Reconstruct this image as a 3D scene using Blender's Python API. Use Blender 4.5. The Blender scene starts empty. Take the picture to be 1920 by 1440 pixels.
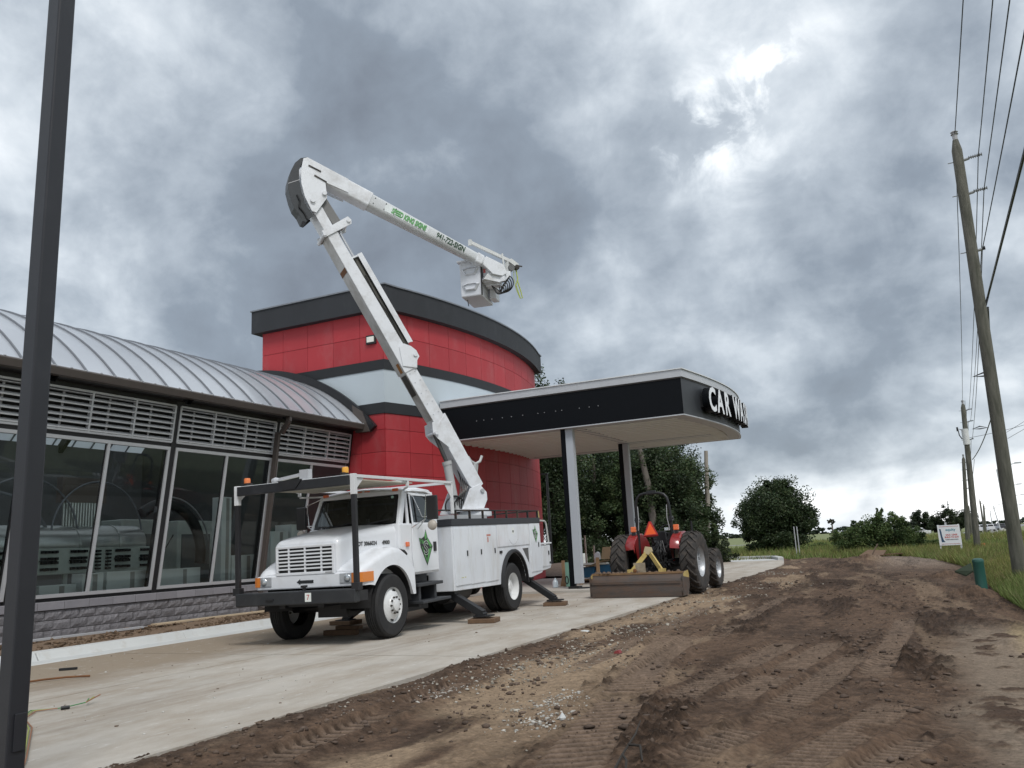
import bpy, bmesh, math, random
import numpy as np
from mathutils import Vector, Matrix
random.seed(7)
rng = np.random.default_rng(11)
rad = math.radians
# ------------------------------------------------------------------ camera
sc = bpy.context.scene
H = 1.4
pitch, roll, yaw = rad(11.3), rad(-2.95), rad(-24.95)
fwd = Vector((math.sin(yaw)*math.cos(pitch), math.cos(yaw)*math.cos(pitch), math.sin(pitch)))
r0 = Vector((math.cos(yaw), -math.sin(yaw), 0)); u0 = r0.cross(fwd)
right = r0*math.cos(roll) + u0*math.sin(roll)
up = -r0*math.sin(roll) + u0*math.cos(roll)
cd = bpy.data.cameras.new('camera'); cam = bpy.data.objects.new('camera', cd)
sc.collection.objects.link(cam)
cam.matrix_world = Matrix(((right.x, up.x, -fwd.x, 0), (right.y, up.y, -fwd.y, 0), (right.z, up.z, -fwd.z, H), (0, 0, 0, 1)))
cd.sensor_width = 36; cd.lens = 36*1540/1920; cd.clip_start = 0.05; cd.clip_end = 4000
sc.camera = cam
sc.render.resolution_x = 1024; sc.render.resolution_y = 768
sc.view_settings.view_transform = 'Standard'; sc.view_settings.look = 'None'
sc.view_settings.gamma = 1; sc.view_settings.exposure = 0.56
# ------------------------------------------------------------------ light and sky
SUN_EL, SUN_AZ = 52, 135          # elevation, compass angle (from +Y clockwise)
sun_dir = Vector((math.cos(rad(SUN_EL))*math.sin(rad(SUN_AZ)), math.cos(rad(SUN_EL))*math.cos(rad(SUN_AZ)), math.sin(rad(SUN_EL))))
sd = bpy.data.lights.new('sun', 'SUN'); so = bpy.data.objects.new('sun', sd); sc.collection.objects.link(so)
so.rotation_euler = sun_dir.to_track_quat('Z', 'Y').to_euler()
sd.energy = 1.5; sd.angle = rad(18); sd.color = (1, .975, .94)
W = bpy.data.worlds.new('World'); sc.world = W; W.use_nodes = True
nt = W.node_tree; nt.nodes.clear()
def N(nt, t, **k):
    n = nt.nodes.new(t)
    for a, b in k.items():
        if a in ('op',): n.operation = b
        elif a == 'inp':
            for i, v in b.items(): n.inputs[i].default_value = v
        else: setattr(n, a, b)
    return n
L = nt.links.new
tc = N(nt, 'ShaderNodeTexCoord')
sky = N(nt, 'ShaderNodeTexSky', sky_type='NISHITA'); sky.sun_disc = False
sky.sun_elevation = rad(SUN_EL); sky.sun_rotation = rad(SUN_AZ); sky.air_density = 1.2; sky.dust_density = 2
# clouds laid out on a flat deck seen from below: direction / (z + k)
sep = N(nt, 'ShaderNodeSeparateXYZ'); L(tc.outputs['Generated'], sep.inputs[0])
zc = N(nt, 'ShaderNodeMath', op='MAXIMUM', inp={1: 0.0}); L(sep.outputs['Z'], zc.inputs[0])
za = N(nt, 'ShaderNodeMath', op='ADD', inp={1: 0.42}); L(zc.outputs[0], za.inputs[0])
dv = N(nt, 'ShaderNodeVectorMath', op='DIVIDE'); L(tc.outputs['Generated'], dv.inputs[0])
cb = N(nt, 'ShaderNodeCombineXYZ')
for i in range(3): L(za.outputs[0], cb.inputs[i])
L(cb.outputs[0], dv.inputs[1])
def noise(vec, scale, detail, rough, dist=0.0, off=(0, 0, 0)):
    mp = N(nt, 'ShaderNodeMapping'); mp.inputs['Location'].default_value = off; L(vec, mp.inputs[0])
    n = N(nt, 'ShaderNodeTexNoise', inp={'Scale': scale, 'Detail': detail, 'Roughness': rough, 'Distortion': dist}); L(mp.outputs[0], n.inputs['Vector'])
    return n.outputs['Fac']
big = noise(dv.outputs[0], 1.5, 3, .5, .3, (3.1, 1.7, 0))
mid = noise(dv.outputs[0], 3.4, 9, .52, .25, (1.3, 5.2, 0))
fin = noise(tc.outputs['Generated'], 8.0, 8, .55, .2, (0.3, .2, 2))
def MA(op, a, b, c=None, clamp=False):
    m = N(nt, 'ShaderNodeMath', op=op); m.use_clamp = clamp
    for i, v in enumerate((a, b, c)):
        if v is None: continue
        if isinstance(v, (int, float)): m.inputs[i].default_value = v
        else: L(v, m.inputs[i])
    return m.outputs[0]
v = MA('ADD', MA('MULTIPLY', MA('SUBTRACT', big, .5), .7), MA('MULTIPLY', MA('SUBTRACT', mid, .5), .85))
v = MA('ADD', v, MA('MULTIPLY', MA('SUBTRACT', fin, .5), .62))
wsp = noise(tc.outputs['Generated'], 14.0, 9, .6, .5, (2.3, .7, 4))
v = MA('ADD', v, MA('MULTIPLY', MA('SUBTRACT', wsp, .5), .26))
brk = MA('MULTIPLY', MA('SUBTRACT', MA('ADD', MA('MULTIPLY', fin, .5), MA('MULTIPLY', wsp, .6)), .565), 9.0, None, True)
v = MA('ADD', v, 0.515)
# the cloud masses of this sky: (direction, sharpness, amount)
for d, k, a in [((-.11, .87, .48), 120, .02), ((-.138, .88, .454), 700, .40), ((-.072, .863, .50), 2000, .44), ((-.18, .869, .46), 1900, .40),
                ((-.11, .83, .545), 60, .06), ((-.27, .83, .48), 90, .12), ((-.09, .945, .31), 80, .14), ((-.35, .72, .60), 60, .10),
                ((-.451, .724, .521), 26, -.30), ((-.43, .78, .45), 60, -.16), ((-.60, .79, .13), 18, -.18), ((-.699, .673, .243), 14, -.14), ((-.20, .974, .12), 60, -.20), ((-.02, .99, .135), 55, -.14),
                ((-.664, .572, .481), 20, .12), ((-.05, .80, .60), 30, -.06), ((.05, .91, .40), 90, -.10), ((-.02, .955, .30), 50, .05), ((-.24, .95, .22), 60, -.06)]:
    q = Vector(d).normalized()
    dt = N(nt, 'ShaderNodeVectorMath', op='DOT_PRODUCT'); L(tc.outputs['Generated'], dt.inputs[0]); dt.inputs[1].default_value = q
    e = MA('EXPONENT', MA('MULTIPLY', MA('SUBTRACT', dt.outputs['Value'], 1.0), float(k)), None)
    if a > .25: e = MA('MULTIPLY', e, MA('ADD', MA('MULTIPLY', brk, 1.1), .0))
    v = MA('ADD', v, MA('MULTIPLY', e, float(a)*.8))
wob0 = noise(tc.outputs['Generated'], 4, 5, .55, 0, (7, 2, 1))
# the brighter strip low over the horizon
st = MA('MULTIPLY', MA('SUBTRACT', 1.0, MA('SMOOTHSTEP' if False else 'MINIMUM', MA('MULTIPLY', MA('MAXIMUM', MA('SUBTRACT', MA('ADD', zc.outputs[0], MA('MULTIPLY', MA('SUBTRACT', wob0, .5), .10)), .028), 0.0), 24.0), 1.0)), .50)
wob = noise(tc.outputs['Generated'], 5, 4, .5, 0, (4, 4, 1))
v = MA('ADD', v, MA('MULTIPLY', st, MA('ADD', MA('MULTIPLY', wob, 1.5), .05)))
cr = N(nt, 'ShaderNodeValToRGB'); L(v, cr.inputs[0])
el = cr.color_ramp.elements; el[0].position = 0.0; el[0].color = (.15, .172, .205, 1); el[1].position = 1.0; el[1].color = (1.15, 1.15, 1.15, 1)
for p, c in ((.25, (.205, .240, .285, 1)), (.42, (.33, .372, .42, 1)), (.56, (.48, .525, .57, 1)), (.74, (.70, .735, .765, 1))):
    e = el.new(p); e.color = c
mx = N(nt, 'ShaderNodeMix', data_type='RGBA'); mx.inputs[0].default_value = 0.06
L(cr.outputs[0], mx.inputs[6]); sk = N(nt, 'ShaderNodeVectorMath', op='SCALE'); L(sky.outputs[0], sk.inputs[0]); sk.inputs['Scale'].default_value = .10
L(sk.outputs[0], mx.inputs[7])
sc2 = N(nt, 'ShaderNodeVectorMath', op='SCALE'); L(mx.outputs[2], sc2.inputs[0]); sc2.inputs['Scale'].default_value = 10.0
bg = N(nt, 'ShaderNodeBackground', inp={'Strength': 0.1}); L(sc2.outputs[0], bg.inputs[0])
wo = N(nt, 'ShaderNodeOutputWorld'); L(bg.outputs[0], wo.inputs[0])
W.cycles.sampling_method = 'MANUAL'; W.cycles.sample_map_resolution = 1024
# ------------------------------------------------------------------ helpers
COL = sc.collection
WM = {}
def mat(name, col, rough=.6, metal=0., var=.12, scale=4., bump=0., bscale=60., spec=.5, coat=0., dirt=None, dirt_amt=.5, dirt_scale=3., attr=None, emis=None, translucent=0., stretch=(1, 1, 1), rnd=0.):
    m = bpy.data.materials.new(name); m.use_nodes = True; t = m.node_tree; p = t.nodes['Principled BSDF']; K = t.links.new
    out = t.nodes['Material Output']
    p.inputs['Roughness'].default_value = rough; p.inputs['Metallic'].default_value = metal
    p.inputs['Specular IOR Level'].default_value = spec; p.inputs['Coat Weight'].default_value = coat; p.inputs['Coat Roughness'].default_value = .08
    c = t.nodes.new('ShaderNodeTexCoord'); mp = t.nodes.new('ShaderNodeMapping'); mp.inputs['Scale'].default_value = stretch; K(c.outputs['Object'], mp.inputs[0])
    n = t.nodes.new('ShaderNodeTexNoise'); n.inputs['Scale'].default_value = scale; n.inputs['Detail'].default_value = 6; K(mp.outputs[0], n.inputs['Vector'])
    mixn = t.nodes.new('ShaderNodeMix'); mixn.data_type = 'RGBA'
    K(n.outputs['Fac'], mixn.inputs[0])
    if attr:
        a = t.nodes.new('ShaderNodeAttribute'); a.attribute_name = attr
        lo = t.nodes.new('ShaderNodeMix'); lo.data_type = 'RGBA'; lo.blend_type = 'MULTIPLY'; lo.inputs[0].default_value = 1
        K(a.outputs['Color'], lo.inputs[6]); lo.inputs[7].default_value = (1-var, 1-var, 1-var, 1)
        hi = t.nodes.new('ShaderNodeMix'); hi.data_type = 'RGBA'; hi.blend_type = 'MULTIPLY'; hi.inputs[0].default_value = 1
        K(a.outputs['Color'], hi.inputs[6]); hi.inputs[7].default_value = (1+var, 1+var, 1+var, 1)
        hi.clamp_result = False
        K(lo.outputs[2], mixn.inputs[6]); K(hi.outputs[2], mixn.inputs[7])
    else:
        mixn.inputs[6].default_value = tuple(x*(1-var) for x in col)+(1,); mixn.inputs[7].default_value = tuple(min(1, x*(1+var)) for x in col)+(1,)
    src = mixn.outputs[2]
    if dirt:
        n2 = t.nodes.new('ShaderNodeTexNoise'); n2.inputs['Scale'].default_value = dirt_scale; n2.inputs['Detail'].default_value = 9; n2.inputs['Roughness'].default_value = .68; K(mp.outputs[0], n2.inputs['Vector'])
        r = t.nodes.new('ShaderNodeValToRGB'); K(n2.outputs['Fac'], r.inputs[0]); r.color_ramp.elements[0].position = .62-.3*dirt_amt; r.color_ramp.elements[1].position = .82-.2*dirt_amt
        r.color_ramp.elements[1].color = (dirt_amt,)*3+(1,)
        m2 = t.nodes.new('ShaderNodeMix'); m2.data_type = 'RGBA'; K(r.outputs[0], m2.inputs[0]); K(src, m2.inputs[6]); m2.inputs[7].default_value = tuple(dirt)+(1,)
        src = m2.outputs[2]
    if rnd:
        oi = t.nodes.new('ShaderNodeObjectInfo'); mr = t.nodes.new('ShaderNodeMapRange'); K(oi.outputs['Random'], mr.inputs[0]); mr.inputs[3].default_value = 1-rnd; mr.inputs[4].default_value = 1+rnd
        vm = t.nodes.new('ShaderNodeVectorMath'); vm.operation = 'SCALE'; K(src, vm.inputs[0]); K(mr.outputs[0], vm.inputs['Scale']); src = vm.outputs[0]
    K(src, p.inputs['Base Color'])
    if bump:
        nb = t.nodes.new('ShaderNodeTexNoise'); nb.inputs['Scale'].default_value = bscale; nb.inputs['Detail'].default_value = 8; nb.inputs['Roughness'].default_value = .65; K(mp.outputs[0], nb.inputs['Vector'])
        b = t.nodes.new('ShaderNodeBump'); b.inputs['Strength'].default_value = 1.0; b.inputs['Distance'].default_value = bump; K(nb.outputs['Fac'], b.inputs['Height']); K(b.outputs[0], p.inputs['Normal'])
    if emis: p.inputs['Emission Color'].default_value = tuple(emis)+(1,); p.inputs['Emission Strength'].default_value = 1
    if translucent:
        tr = t.nodes.new('ShaderNodeBsdfTranslucent'); K(src, tr.inputs[0]); ms = t.nodes.new('ShaderNodeMixShader'); ms.inputs[0].default_value = translucent
        K(p.outputs[0], ms.inputs[1]); K(tr.outputs[0], ms.inputs[2]); K(ms.outputs[0], out.inputs[0])
    return m
def glass(name, tint, refl=.12, rough=.02):
    m = bpy.data.materials.new(name); m.use_nodes = True; t = m.node_tree; t.nodes.clear(); K = t.links.new
    o = t.nodes.new('ShaderNodeOutputMaterial'); ms = t.nodes.new('ShaderNodeMixShader'); tr = t.nodes.new('ShaderNodeBsdfTransparent'); g = t.nodes.new('ShaderNodeBsdfGlossy')
    tr.inputs[0].default_value = tuple(tint)+(1,); g.inputs['Roughness'].default_value = rough; g.inputs[0].default_value = (.85, .9, .9, 1)
    f = t.nodes.new('ShaderNodeFresnel'); f.inputs['IOR'].default_value = 1.5
    a = t.nodes.new('ShaderNodeMath'); a.operation = 'MULTIPLY_ADD'; a.inputs[1].default_value = 1.0; a.inputs[2].default_value = refl; a.use_clamp = True; K(f.outputs[0], a.inputs[0])
    K(a.outputs[0], ms.inputs[0]); K(tr.outputs[0], ms.inputs[1]); K(g.outputs[0], ms.inputs[2]); K(ms.outputs[0], o.inputs[0])
    return m
def frame3(z):
    z = Vector(z).normalized(); a = Vector((0, 0, 1)) if abs(z.z) < .9 else Vector((1, 0, 0))
    x = a.cross(z).normalized(); return x, z.cross(x)
class MB:
    def __init__(s): s.v = []; s.f = []; s.mi = []; s.cur = 0
    def add(s, vs, fs):
        o = len(s.v); s.v += [tuple(q) for q in vs]; s.f += [tuple(o+i for i in f) for f in fs]; s.mi += [s.cur]*len(fs); return s
    def box(s, x0, x1, y0, y1, z0, z1):
        return s.add([(x0, y0, z0), (x1, y0, z0), (x1, y1, z0), (x0, y1, z0), (x0, y0, z1), (x1, y0, z1), (x1, y1, z1), (x0, y1, z1)],
                     [(0, 3, 2, 1), (4, 5, 6, 7), (0, 1, 5, 4), (1, 2, 6, 5), (2, 3, 7, 6), (3, 0, 4, 7)])
    def bar(s, p, q, w, h, upv=(0, 0, 1), w2=None, h2=None):
        p, q = Vector(p), Vector(q); d = (q-p).normalized(); upv = Vector(upv); x = d.cross(upv)
        if x.length < 1e-4: x = d.cross(Vector((1, 0, 0)))
        x.normalize(); y = x.cross(d); w2 = w if w2 is None else w2; h2 = h if h2 is None else h2
        c = [(-1, -1), (1, -1), (1, 1), (-1, 1)]
        return s.add([p+x*a*w/2+y*b*h/2 for a, b in c]+[q+x*a*w2/2+y*b*h2/2 for a, b in c], [(0, 1, 2, 3), (7, 6, 5, 4), (0, 4, 5, 1), (1, 5, 6, 2), (2, 6, 7, 3), (3, 7, 4, 0)])
    def tube(s, pts, r, n=10, cap=True, closed=False):
        pts = [Vector(p) for p in pts]; rr = r if isinstance(r, (list, tuple)) else [r]*len(pts); vs = []; fs = []
        m = len(pts); X = None
        for i, p in enumerate(pts):
            a = pts[i-1] if i > 0 else (pts[-1] if closed else p); b = pts[i+1] if i < m-1 else (pts[0] if closed else p)
            d = (b-a).normalized()
            if X is None: X, Y = frame3(d)
            else:
                X = (X-d*X.dot(d)).normalized(); Y = d.cross(X)
            vs += [p+(X*math.cos(2*math.pi*k/n)+Y*math.sin(2*math.pi*k/n))*rr[i] for k in range(n)]
        R = m if closed else m-1
        for i in range(R):
            for k in range(n):
                a = i*n+k; b = i*n+(k+1) % n; c = ((i+1) % m)*n+(k+1) % n; e = ((i+1) % m)*n+k; fs.append((a, b, c, e))
        if cap and not closed: fs.append(tuple(range(n))[::-1]); fs.append(tuple((m-1)*n+k for k in range(n)))
        return s.add(vs, fs)
    def cyl(s, p, q, r, n=20, r2=None): return s.tube([p, q], [r, r if r2 is None else r2], n)
    def lathe(s, prof, origin, axis, n=32, close=True):      # prof: (radius, along)
        o = Vector(origin); a = Vector(axis).normalized(); X, Y = frame3(a); vs = []; fs = []; m = len(prof)
        for (r, h) in prof: vs += [o+a*h+(X*math.cos(2*math.pi*k/n)+Y*math.sin(2*math.pi*k/n))*r for k in range(n)]
        for i in range(m-1):
            for k in range(n): fs.append((i*n+k, i*n+(k+1) % n, (i+1)*n+(k+1) % n, (i+1)*n+k))
        if close: fs.append(tuple(range(n))[::-1]); fs.append(tuple((m-1)*n+k for k in range(n)))
        return s.add(vs, fs)
    def prism(s, poly, fn, a, b):                            # poly of (u,v); fn(u,v,w)->xyz
        n = len(poly); vs = [fn(u, w, a) for u, w in poly]+[fn(u, w, b) for u, w in poly]
        return s.add(vs, [tuple(range(n))[::-1], tuple(range(n, 2*n))]+[(i, (i+1) % n, n+(i+1) % n, n+i) for i in range(n)])
    def grid(s, P, cu=False):                                # P[i][j] points
        a, b = len(P), len(P[0]); vs = [q for r_ in P for q in r_]; fs = []
        for i in range(a-1):
            for j in range(b-1 if not cu else b): fs.append((i*b+j, i*b+(j+1) % b, (i+1)*b+(j+1) % b, (i+1)*b+j))
        return s.add(vs, fs)
    def build(s, name, m=None, parent=None, smooth=False, bevel=0, world=False, auto=None, **tags):
        me = bpy.data.meshes.new(name); v = s.v
        if world and parent is not None:
            inv = WM[parent.name].inverted(); v = [tuple(inv @ Vector(q)) for q in v]
        loc = None
        if parent is None:
            a = np.array(v); loc = Vector(((a[:, 0].min()+a[:, 0].max())/2, (a[:, 1].min()+a[:, 1].max())/2, a[:, 2].min())); v = [tuple(Vector(q)-loc) for q in v]
        me.from_pydata(v, [], s.f); me.validate(); o = bpy.data.objects.new(name, me); COL.objects.link(o)
        bm = bmesh.new(); bm.from_mesh(me); bmesh.ops.recalc_face_normals(bm, faces=bm.faces); bm.to_mesh(me); bm.free()
        ms = m if isinstance(m, (list, tuple)) else [m]
        for q in ms: me.materials.append(q)
        if len(ms) > 1 and len(me.polygons) == len(s.mi): me.polygons.foreach_set('material_index', s.mi)
        if loc is not None: o.location = loc
        if parent is not None:
            o.parent = parent
            if parent.name in WM: WM[o.name] = WM[parent.name]
        if smooth:
            me.polygons.foreach_set('use_smooth', [True]*len(me.polygons))
            try: me.set_sharp_from_angle(angle=rad(auto or 40))
            except Exception: pass
        if bevel:
            bv = o.modifiers.new('bevel', 'BEVEL'); bv.width = bevel; bv.segments = 2; bv.limit_method = 'ANGLE'; bv.angle_limit = rad(35)
        for k, w in tags.items(): o[k] = w
        return o
def tag(o, label=None, category=None, group=None, kind=None):
    for k, w in (('label', label), ('category', category), ('group', group), ('kind', kind)):
        if w: o[k] = w
    return o
def thing(name, label, category, loc=(0, 0, 0), rz=0, group=None, rot=None):
    o = bpy.data.objects.new(name, None); COL.objects.link(o); o.empty_display_size = .2
    M4 = Matrix.Translation(Vector(loc)) @ (rot if rot is not None else Matrix.Rotation(rz, 4, 'Z'))
    o.matrix_world = M4; WM[o.name] = M4
    return tag(o, label, category, group)
def inst(name, me, parent, loc=(0, 0, 0), M4=None):
    o = bpy.data.objects.new(name, me); COL.objects.link(o); o.parent = parent
    if M4 is not None: o.matrix_local = M4
    else: o.location = loc
    if parent.name in WM: WM[o.name] = WM[parent.name]
    return o
def copy_tree(o, parent=None):
    c = o.copy(); COL.objects.link(c); c.parent = parent
    if o.name in WM: WM[c.name] = WM[o.name]
    for ch in list(o.children): copy_tree(ch, c)
    return c
def text(name, body, size, m, parent, M4, ext=.001, bold=.0, world=False, sx=1.0):
    cu = bpy.data.curves.new('txt', 'FONT'); cu.body = body; cu.size = size; cu.extrude = ext; cu.offset = bold; cu.align_x = 'CENTER'; cu.align_y = 'CENTER'; cu.resolution_u = 3
    t = bpy.data.objects.new('txt', cu); COL.objects.link(t); me = bpy.data.meshes.new_from_object(t); bpy.data.objects.remove(t)
    me.name = name; me.materials.clear(); me.materials.append(m)
    A = (WM[parent.name].inverted() @ M4) if world else M4
    me.transform(A @ Matrix.Diagonal((sx, 1, 1, 1)))
    o = bpy.data.objects.new(name, me); COL.objects.link(o); o.parent = parent; WM[o.name] = WM.get(parent.name, Matrix())
    return o
def mframe(o, x, y):                                          # matrix with text x-dir, y-dir (z = x cross y)
    x = Vector(x).normalized(); y = Vector(y).normalized(); z = x.cross(y)
    return Matrix(((x.x, y.x, z.x, o[0]), (x.y, y.y, z.y, o[1]), (x.z, y.z, z.z, o[2]), (0, 0, 0, 1)))
# value noise in numpy
def _h(ix, iy, s):
    n = (ix.astype(np.int64)*374761393+iy.astype(np.int64)*668265263+s*1442695041) & 0x7fffffff
    n = ((n ^ (n >> 13))*1274126177) & 0x7fffffff
    return ((n ^ (n >> 16)) & 0xffff)/65535.0
def vn(x, y, s=0):
    ix, iy = np.floor(x), np.floor(y); fx, fy = x-ix, y-iy; fx = fx*fx*(3-2*fx); fy = fy*fy*(3-2*fy)
    a, b, c, d = _h(ix, iy, s), _h(ix+1, iy, s), _h(ix, iy+1, s), _h(ix+1, iy+1, s)
    return (a*(1-fx)+b*fx)*(1-fy)+(c*(1-fx)+d*fx)*fy
def fbm(x, y, f, o=4, s=0, g=.5):
    r = 0; a = 1; t = 0
    for i in range(o): r = r+a*vn(x*f+13.7*i, y*f+7.1*i, s+i); t += a; a *= g; f *= 2.03
    return r/t
def sst(e0, e1, x):
    t = np.clip((x-e0)/(e1-e0), 0, 1); return t*t*(3-2*t)
def fastmesh(name, V, F, m, cols=None, kind=None, smooth=False, parent=None, attr='Col'):
    me = bpy.data.meshes.new(name); V = np.asarray(V, np.float32); F = np.asarray(F, np.int32); k = F.shape[1]
    me.vertices.add(len(V)); me.vertices.foreach_set('co', V.ravel()); me.loops.add(F.size); me.loops.foreach_set('vertex_index', F.ravel())
    me.polygons.add(len(F)); me.polygons.foreach_set('loop_start', np.arange(0, F.size, k, dtype=np.int32)); me.polygons.foreach_set('loop_total', np.full(len(F), k, np.int32))
    if smooth: me.polygons.foreach_set('use_smooth', np.ones(len(F), bool))
    me.update(calc_edges=True)
    if cols is not None:
        ca = me.color_attributes.new(attr, 'FLOAT_COLOR', 'POINT'); c4 = np.ones((len(V), 4), np.float32); c4[:, :3] = cols; ca.data.foreach_set('color', c4.ravel())
    me.materials.append(m); o = bpy.data.objects.new(name, me); COL.objects.link(o); o.parent = parent
    if kind: o['kind'] = kind
    return o
# ------------------------------------------------------------------ materials
RED = mat('red_stucco', (.36, .026, .034), .62, var=.10, scale=1.7, bump=.004, bscale=90, dirt=(.34, .13, .13), dirt_amt=.35, dirt_scale=1.6, stretch=(1, 1, .45), rnd=.09)
REDJ = mat('red_joint', (.12, .012, .016), .8)
BAND = mat('dark_band', (.016, .018, .021), .75, var=.15, scale=2, bump=.003, bscale=120)
FASC = mat('dark_fascia', (.019, .021, .025), .7, var=.25, scale=1.5, bump=.003, bscale=100, dirt=(.055, .056, .06), dirt_amt=.25, stretch=(1, 1, .4))
GSTUC = mat('pale_stucco', (.46, .52, .56), .7, var=.05, scale=1.5, bump=.004, bscale=110)
CAPM = mat('metal_coping', (.22, .23, .25), .4, metal=.6, var=.2)
BLKP = mat('black_panel', (.003, .004, .006), .5, var=.1, spec=.15)
GALV = mat('pale_aluminium', (.50, .51, .53), .42, metal=.3, var=.08, dirt=(.3, .3, .3), dirt_amt=.2)
ALU = mat('aluminium_frame', (.55, .56, .58), .4, metal=.35, var=.06)
LOUV = mat('louver_aluminium', (.60, .61, .62), .45, metal=.25, var=.08, dirt=(.2, .2, .2), dirt_amt=.25)
DARK = mat('dark_void', (.012, .012, .013), .8)
BLKS = mat('black_steel', (.012, .012, .014), .45, var=.2, dirt=(.06, .055, .05), dirt_amt=.25)
BRONZE = mat('bronze_gutter', (.075, .062, .055), .5, var=.1)
SOFF = mat('cream_soffit', (.76, .76, .71), .45, var=.05)
GREYB = mat('grey_steel', (.34, .34, .35), .5, var=.08)
PALE = mat('pale_column', (.42, .45, .49), .5, var=.05)
CONC = mat('concrete', (.42, .40, .365), .9, var=.12, scale=.6, bump=.006, bscale=35, dirt=(.30, .255, .20), dirt_amt=.55, dirt_scale=.5)
CONCW = mat('fresh_concrete', (.52, .53, .52), .85, var=.1, scale=2, bump=.006, bscale=30, dirt=(.32, .27, .21), dirt_amt=.4, dirt_scale=4)
STONE = mat('split_face_block', (.185, .178, .188), .95, var=.35, scale=14, bump=.03, bscale=26, dirt=(.22, .20, .19), dirt_amt=.3, dirt_scale=9, rnd=.14)
SILL = mat('grey_sill_block', (.23, .222, .24), .85, var=.1, scale=5, bump=.004, bscale=60, dirt=(.27, .25, .24), dirt_amt=.25, dirt_scale=5, rnd=.08)
MORT = mat('mortar', (.15, .145, .14), .95)
ROOFM = mat('arch_roof_panel', (.80, .84, .90), .28, metal=.25, var=.06, scale=.8, coat=.6, translucent=.34, rnd=.07)
ROOFR = mat('roof_rib', (.20, .21, .23), .45, metal=.3)
GLS = glass('shop_glass', (.84, .90, .88), .0)
WHITE = mat('truck_white', (.74, .76, .79), .32, var=.03, coat=.5, dirt=(.46, .43, .39), dirt_amt=.34, dirt_scale=2.6)
WHITEB = mat('body_white', (.70, .73, .77), .38, var=.05, coat=.3, dirt=(.44, .41, .36), dirt_amt=.48, dirt_scale=3, stretch=(1, 1, .3))
BOOMW = mat('boom_white', (.70, .72, .75), .42, var=.06, dirt=(.27, .24, .20), dirt_amt=.48, dirt_scale=2.2)
BOOMG = mat('fibreglass_boom', (.55, .57, .58), .38, var=.08, dirt=(.27, .28, .25), dirt_amt=.4, dirt_scale=1.4)
RUST = mat('rust', (.15, .062, .022), .85, var=.4, scale=14)
RUBBER = mat('rubber', (.018, .018, .019), .78, var=.25, scale=9, bump=.002, bscale=200, dirt=(.07, .062, .055), dirt_amt=.28, dirt_scale=3)
RUBMUD = mat('muddy_rubber', (.035, .032, .030), .9, var=.3, scale=8, dirt=(.135, .105, .082), dirt_amt=.55, dirt_scale=5)
RIMW = mat('wheel_white', (.68, .69, .69), .35, var=.06, coat=.3, dirt=(.38, .36, .32), dirt_amt=.3, dirt_scale=6)
RIMS = mat('wheel_silver', (.46, .48, .50), .4, metal=.4, var=.1, dirt=(.2, .16, .13), dirt_amt=.35, dirt_scale=6)
CHROME = mat('chrome', (.6, .6, .6), .15, metal=1)
GRILLV = mat('grille_void', (.01, .01, .01), .7)
TGLASS = glass('truck_glass', (.13, .16, .16), .05, .01)
AMBER = mat('amber_lens', (.70, .22, .04), .25, coat=.6, var=.08)
ORANGEL = mat('orange_lens', (.78, .17, .05), .3, coat=.4)
LENS = mat('clear_lens', (.55, .58, .60), .12, metal=.6, var=.2, scale=20)
GREEN = mat('decal_green', (.10, .36, .09), .4, var=.25, scale=12)
DECB = mat('decal_black', (.012, .016, .012), .4)
DECW = mat('decal_white', (.75, .78, .75), .4)
TXTG = mat('text_green', (.10, .34, .10), .5, var=.3, scale=6)
TXTD = mat('text_dark_green', (.012, .05, .022), .5)
TXTX = mat('text_black', (.02, .022, .024), .5)
TXTR = mat('text_red', (.5, .05, .04), .5)
HOSE = mat('black_hose', (.012, .012, .012), .4)
WOOD = mat('lumber', (.30, .19, .105), .8, var=.25, scale=6, stretch=(8, 8, 1), dirt=(.15, .10, .06), dirt_amt=.3)
WOODD = mat('old_board', (.14, .085, .05), .9, var=.35, scale=8, dirt=(.07, .05, .035), dirt_amt=.4)
CARD = mat('cardboard', (.46, .33, .20), .85, var=.12, scale=3)
BLUE = mat('blue_box', (.012, .11, .22), .45, var=.15)
POLE = mat('weathered_pole', (.135, .130, .108), .9, var=.4, scale=4, stretch=(6, 6, .8), bump=.008, bscale=18, dirt=(.05, .052, .038), dirt_amt=.85, dirt_scale=1.6)
BARK = mat('bark', (.12, .10, .085), .95, var=.3, scale=6, stretch=(4, 4, 1), bump=.02, bscale=12)
SNAG = mat('dead_trunk', (.30, .27, .23), .9, var=.3, scale=5, stretch=(4, 4, .5), bump=.02, bscale=10)
LEAF = mat('leaves', (.05, .09, .03), .55, var=.25, scale=1.2, attr='Col', translucent=.25, spec=.35)
GRASSM = mat('grass_blades', (.1, .16, .05), .6, var=.25, scale=.4, attr='Col', translucent=.3, spec=.2)
TREDR = mat('tractor_red', (.25, .018, .018), .3, coat=.5, var=.08, dirt=(.16, .10, .08), dirt_amt=.3)
YEL = mat('worn_yellow', (.50, .38, .13), .6, var=.15, scale=6, dirt=(.11, .055, .03), dirt_amt=.55, dirt_scale=5)
RUSTY = mat('rusty_steel', (.075, .060, .052), .6, var=.4, scale=6, bump=.005, bscale=30, dirt=(.10, .048, .022), dirt_amt=.7, dirt_scale=3, stretch=(.6, 1, 2))
SMV = mat('smv_orange', (.95, .13, .03), .5, var=.03)
SMVR = mat('smv_border', (.45, .03, .03), .4)
GRNP = mat('green_plastic', (.018, .085, .068), .45, var=.1, dirt=(.09, .09, .07), dirt_amt=.25)
SIGNW = mat('sign_white', (.72, .74, .76), .5, var=.03)
SSTEEL = mat('stainless', (.55, .56, .54), .28, metal=.85, var=.1, scale=3)
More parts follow.
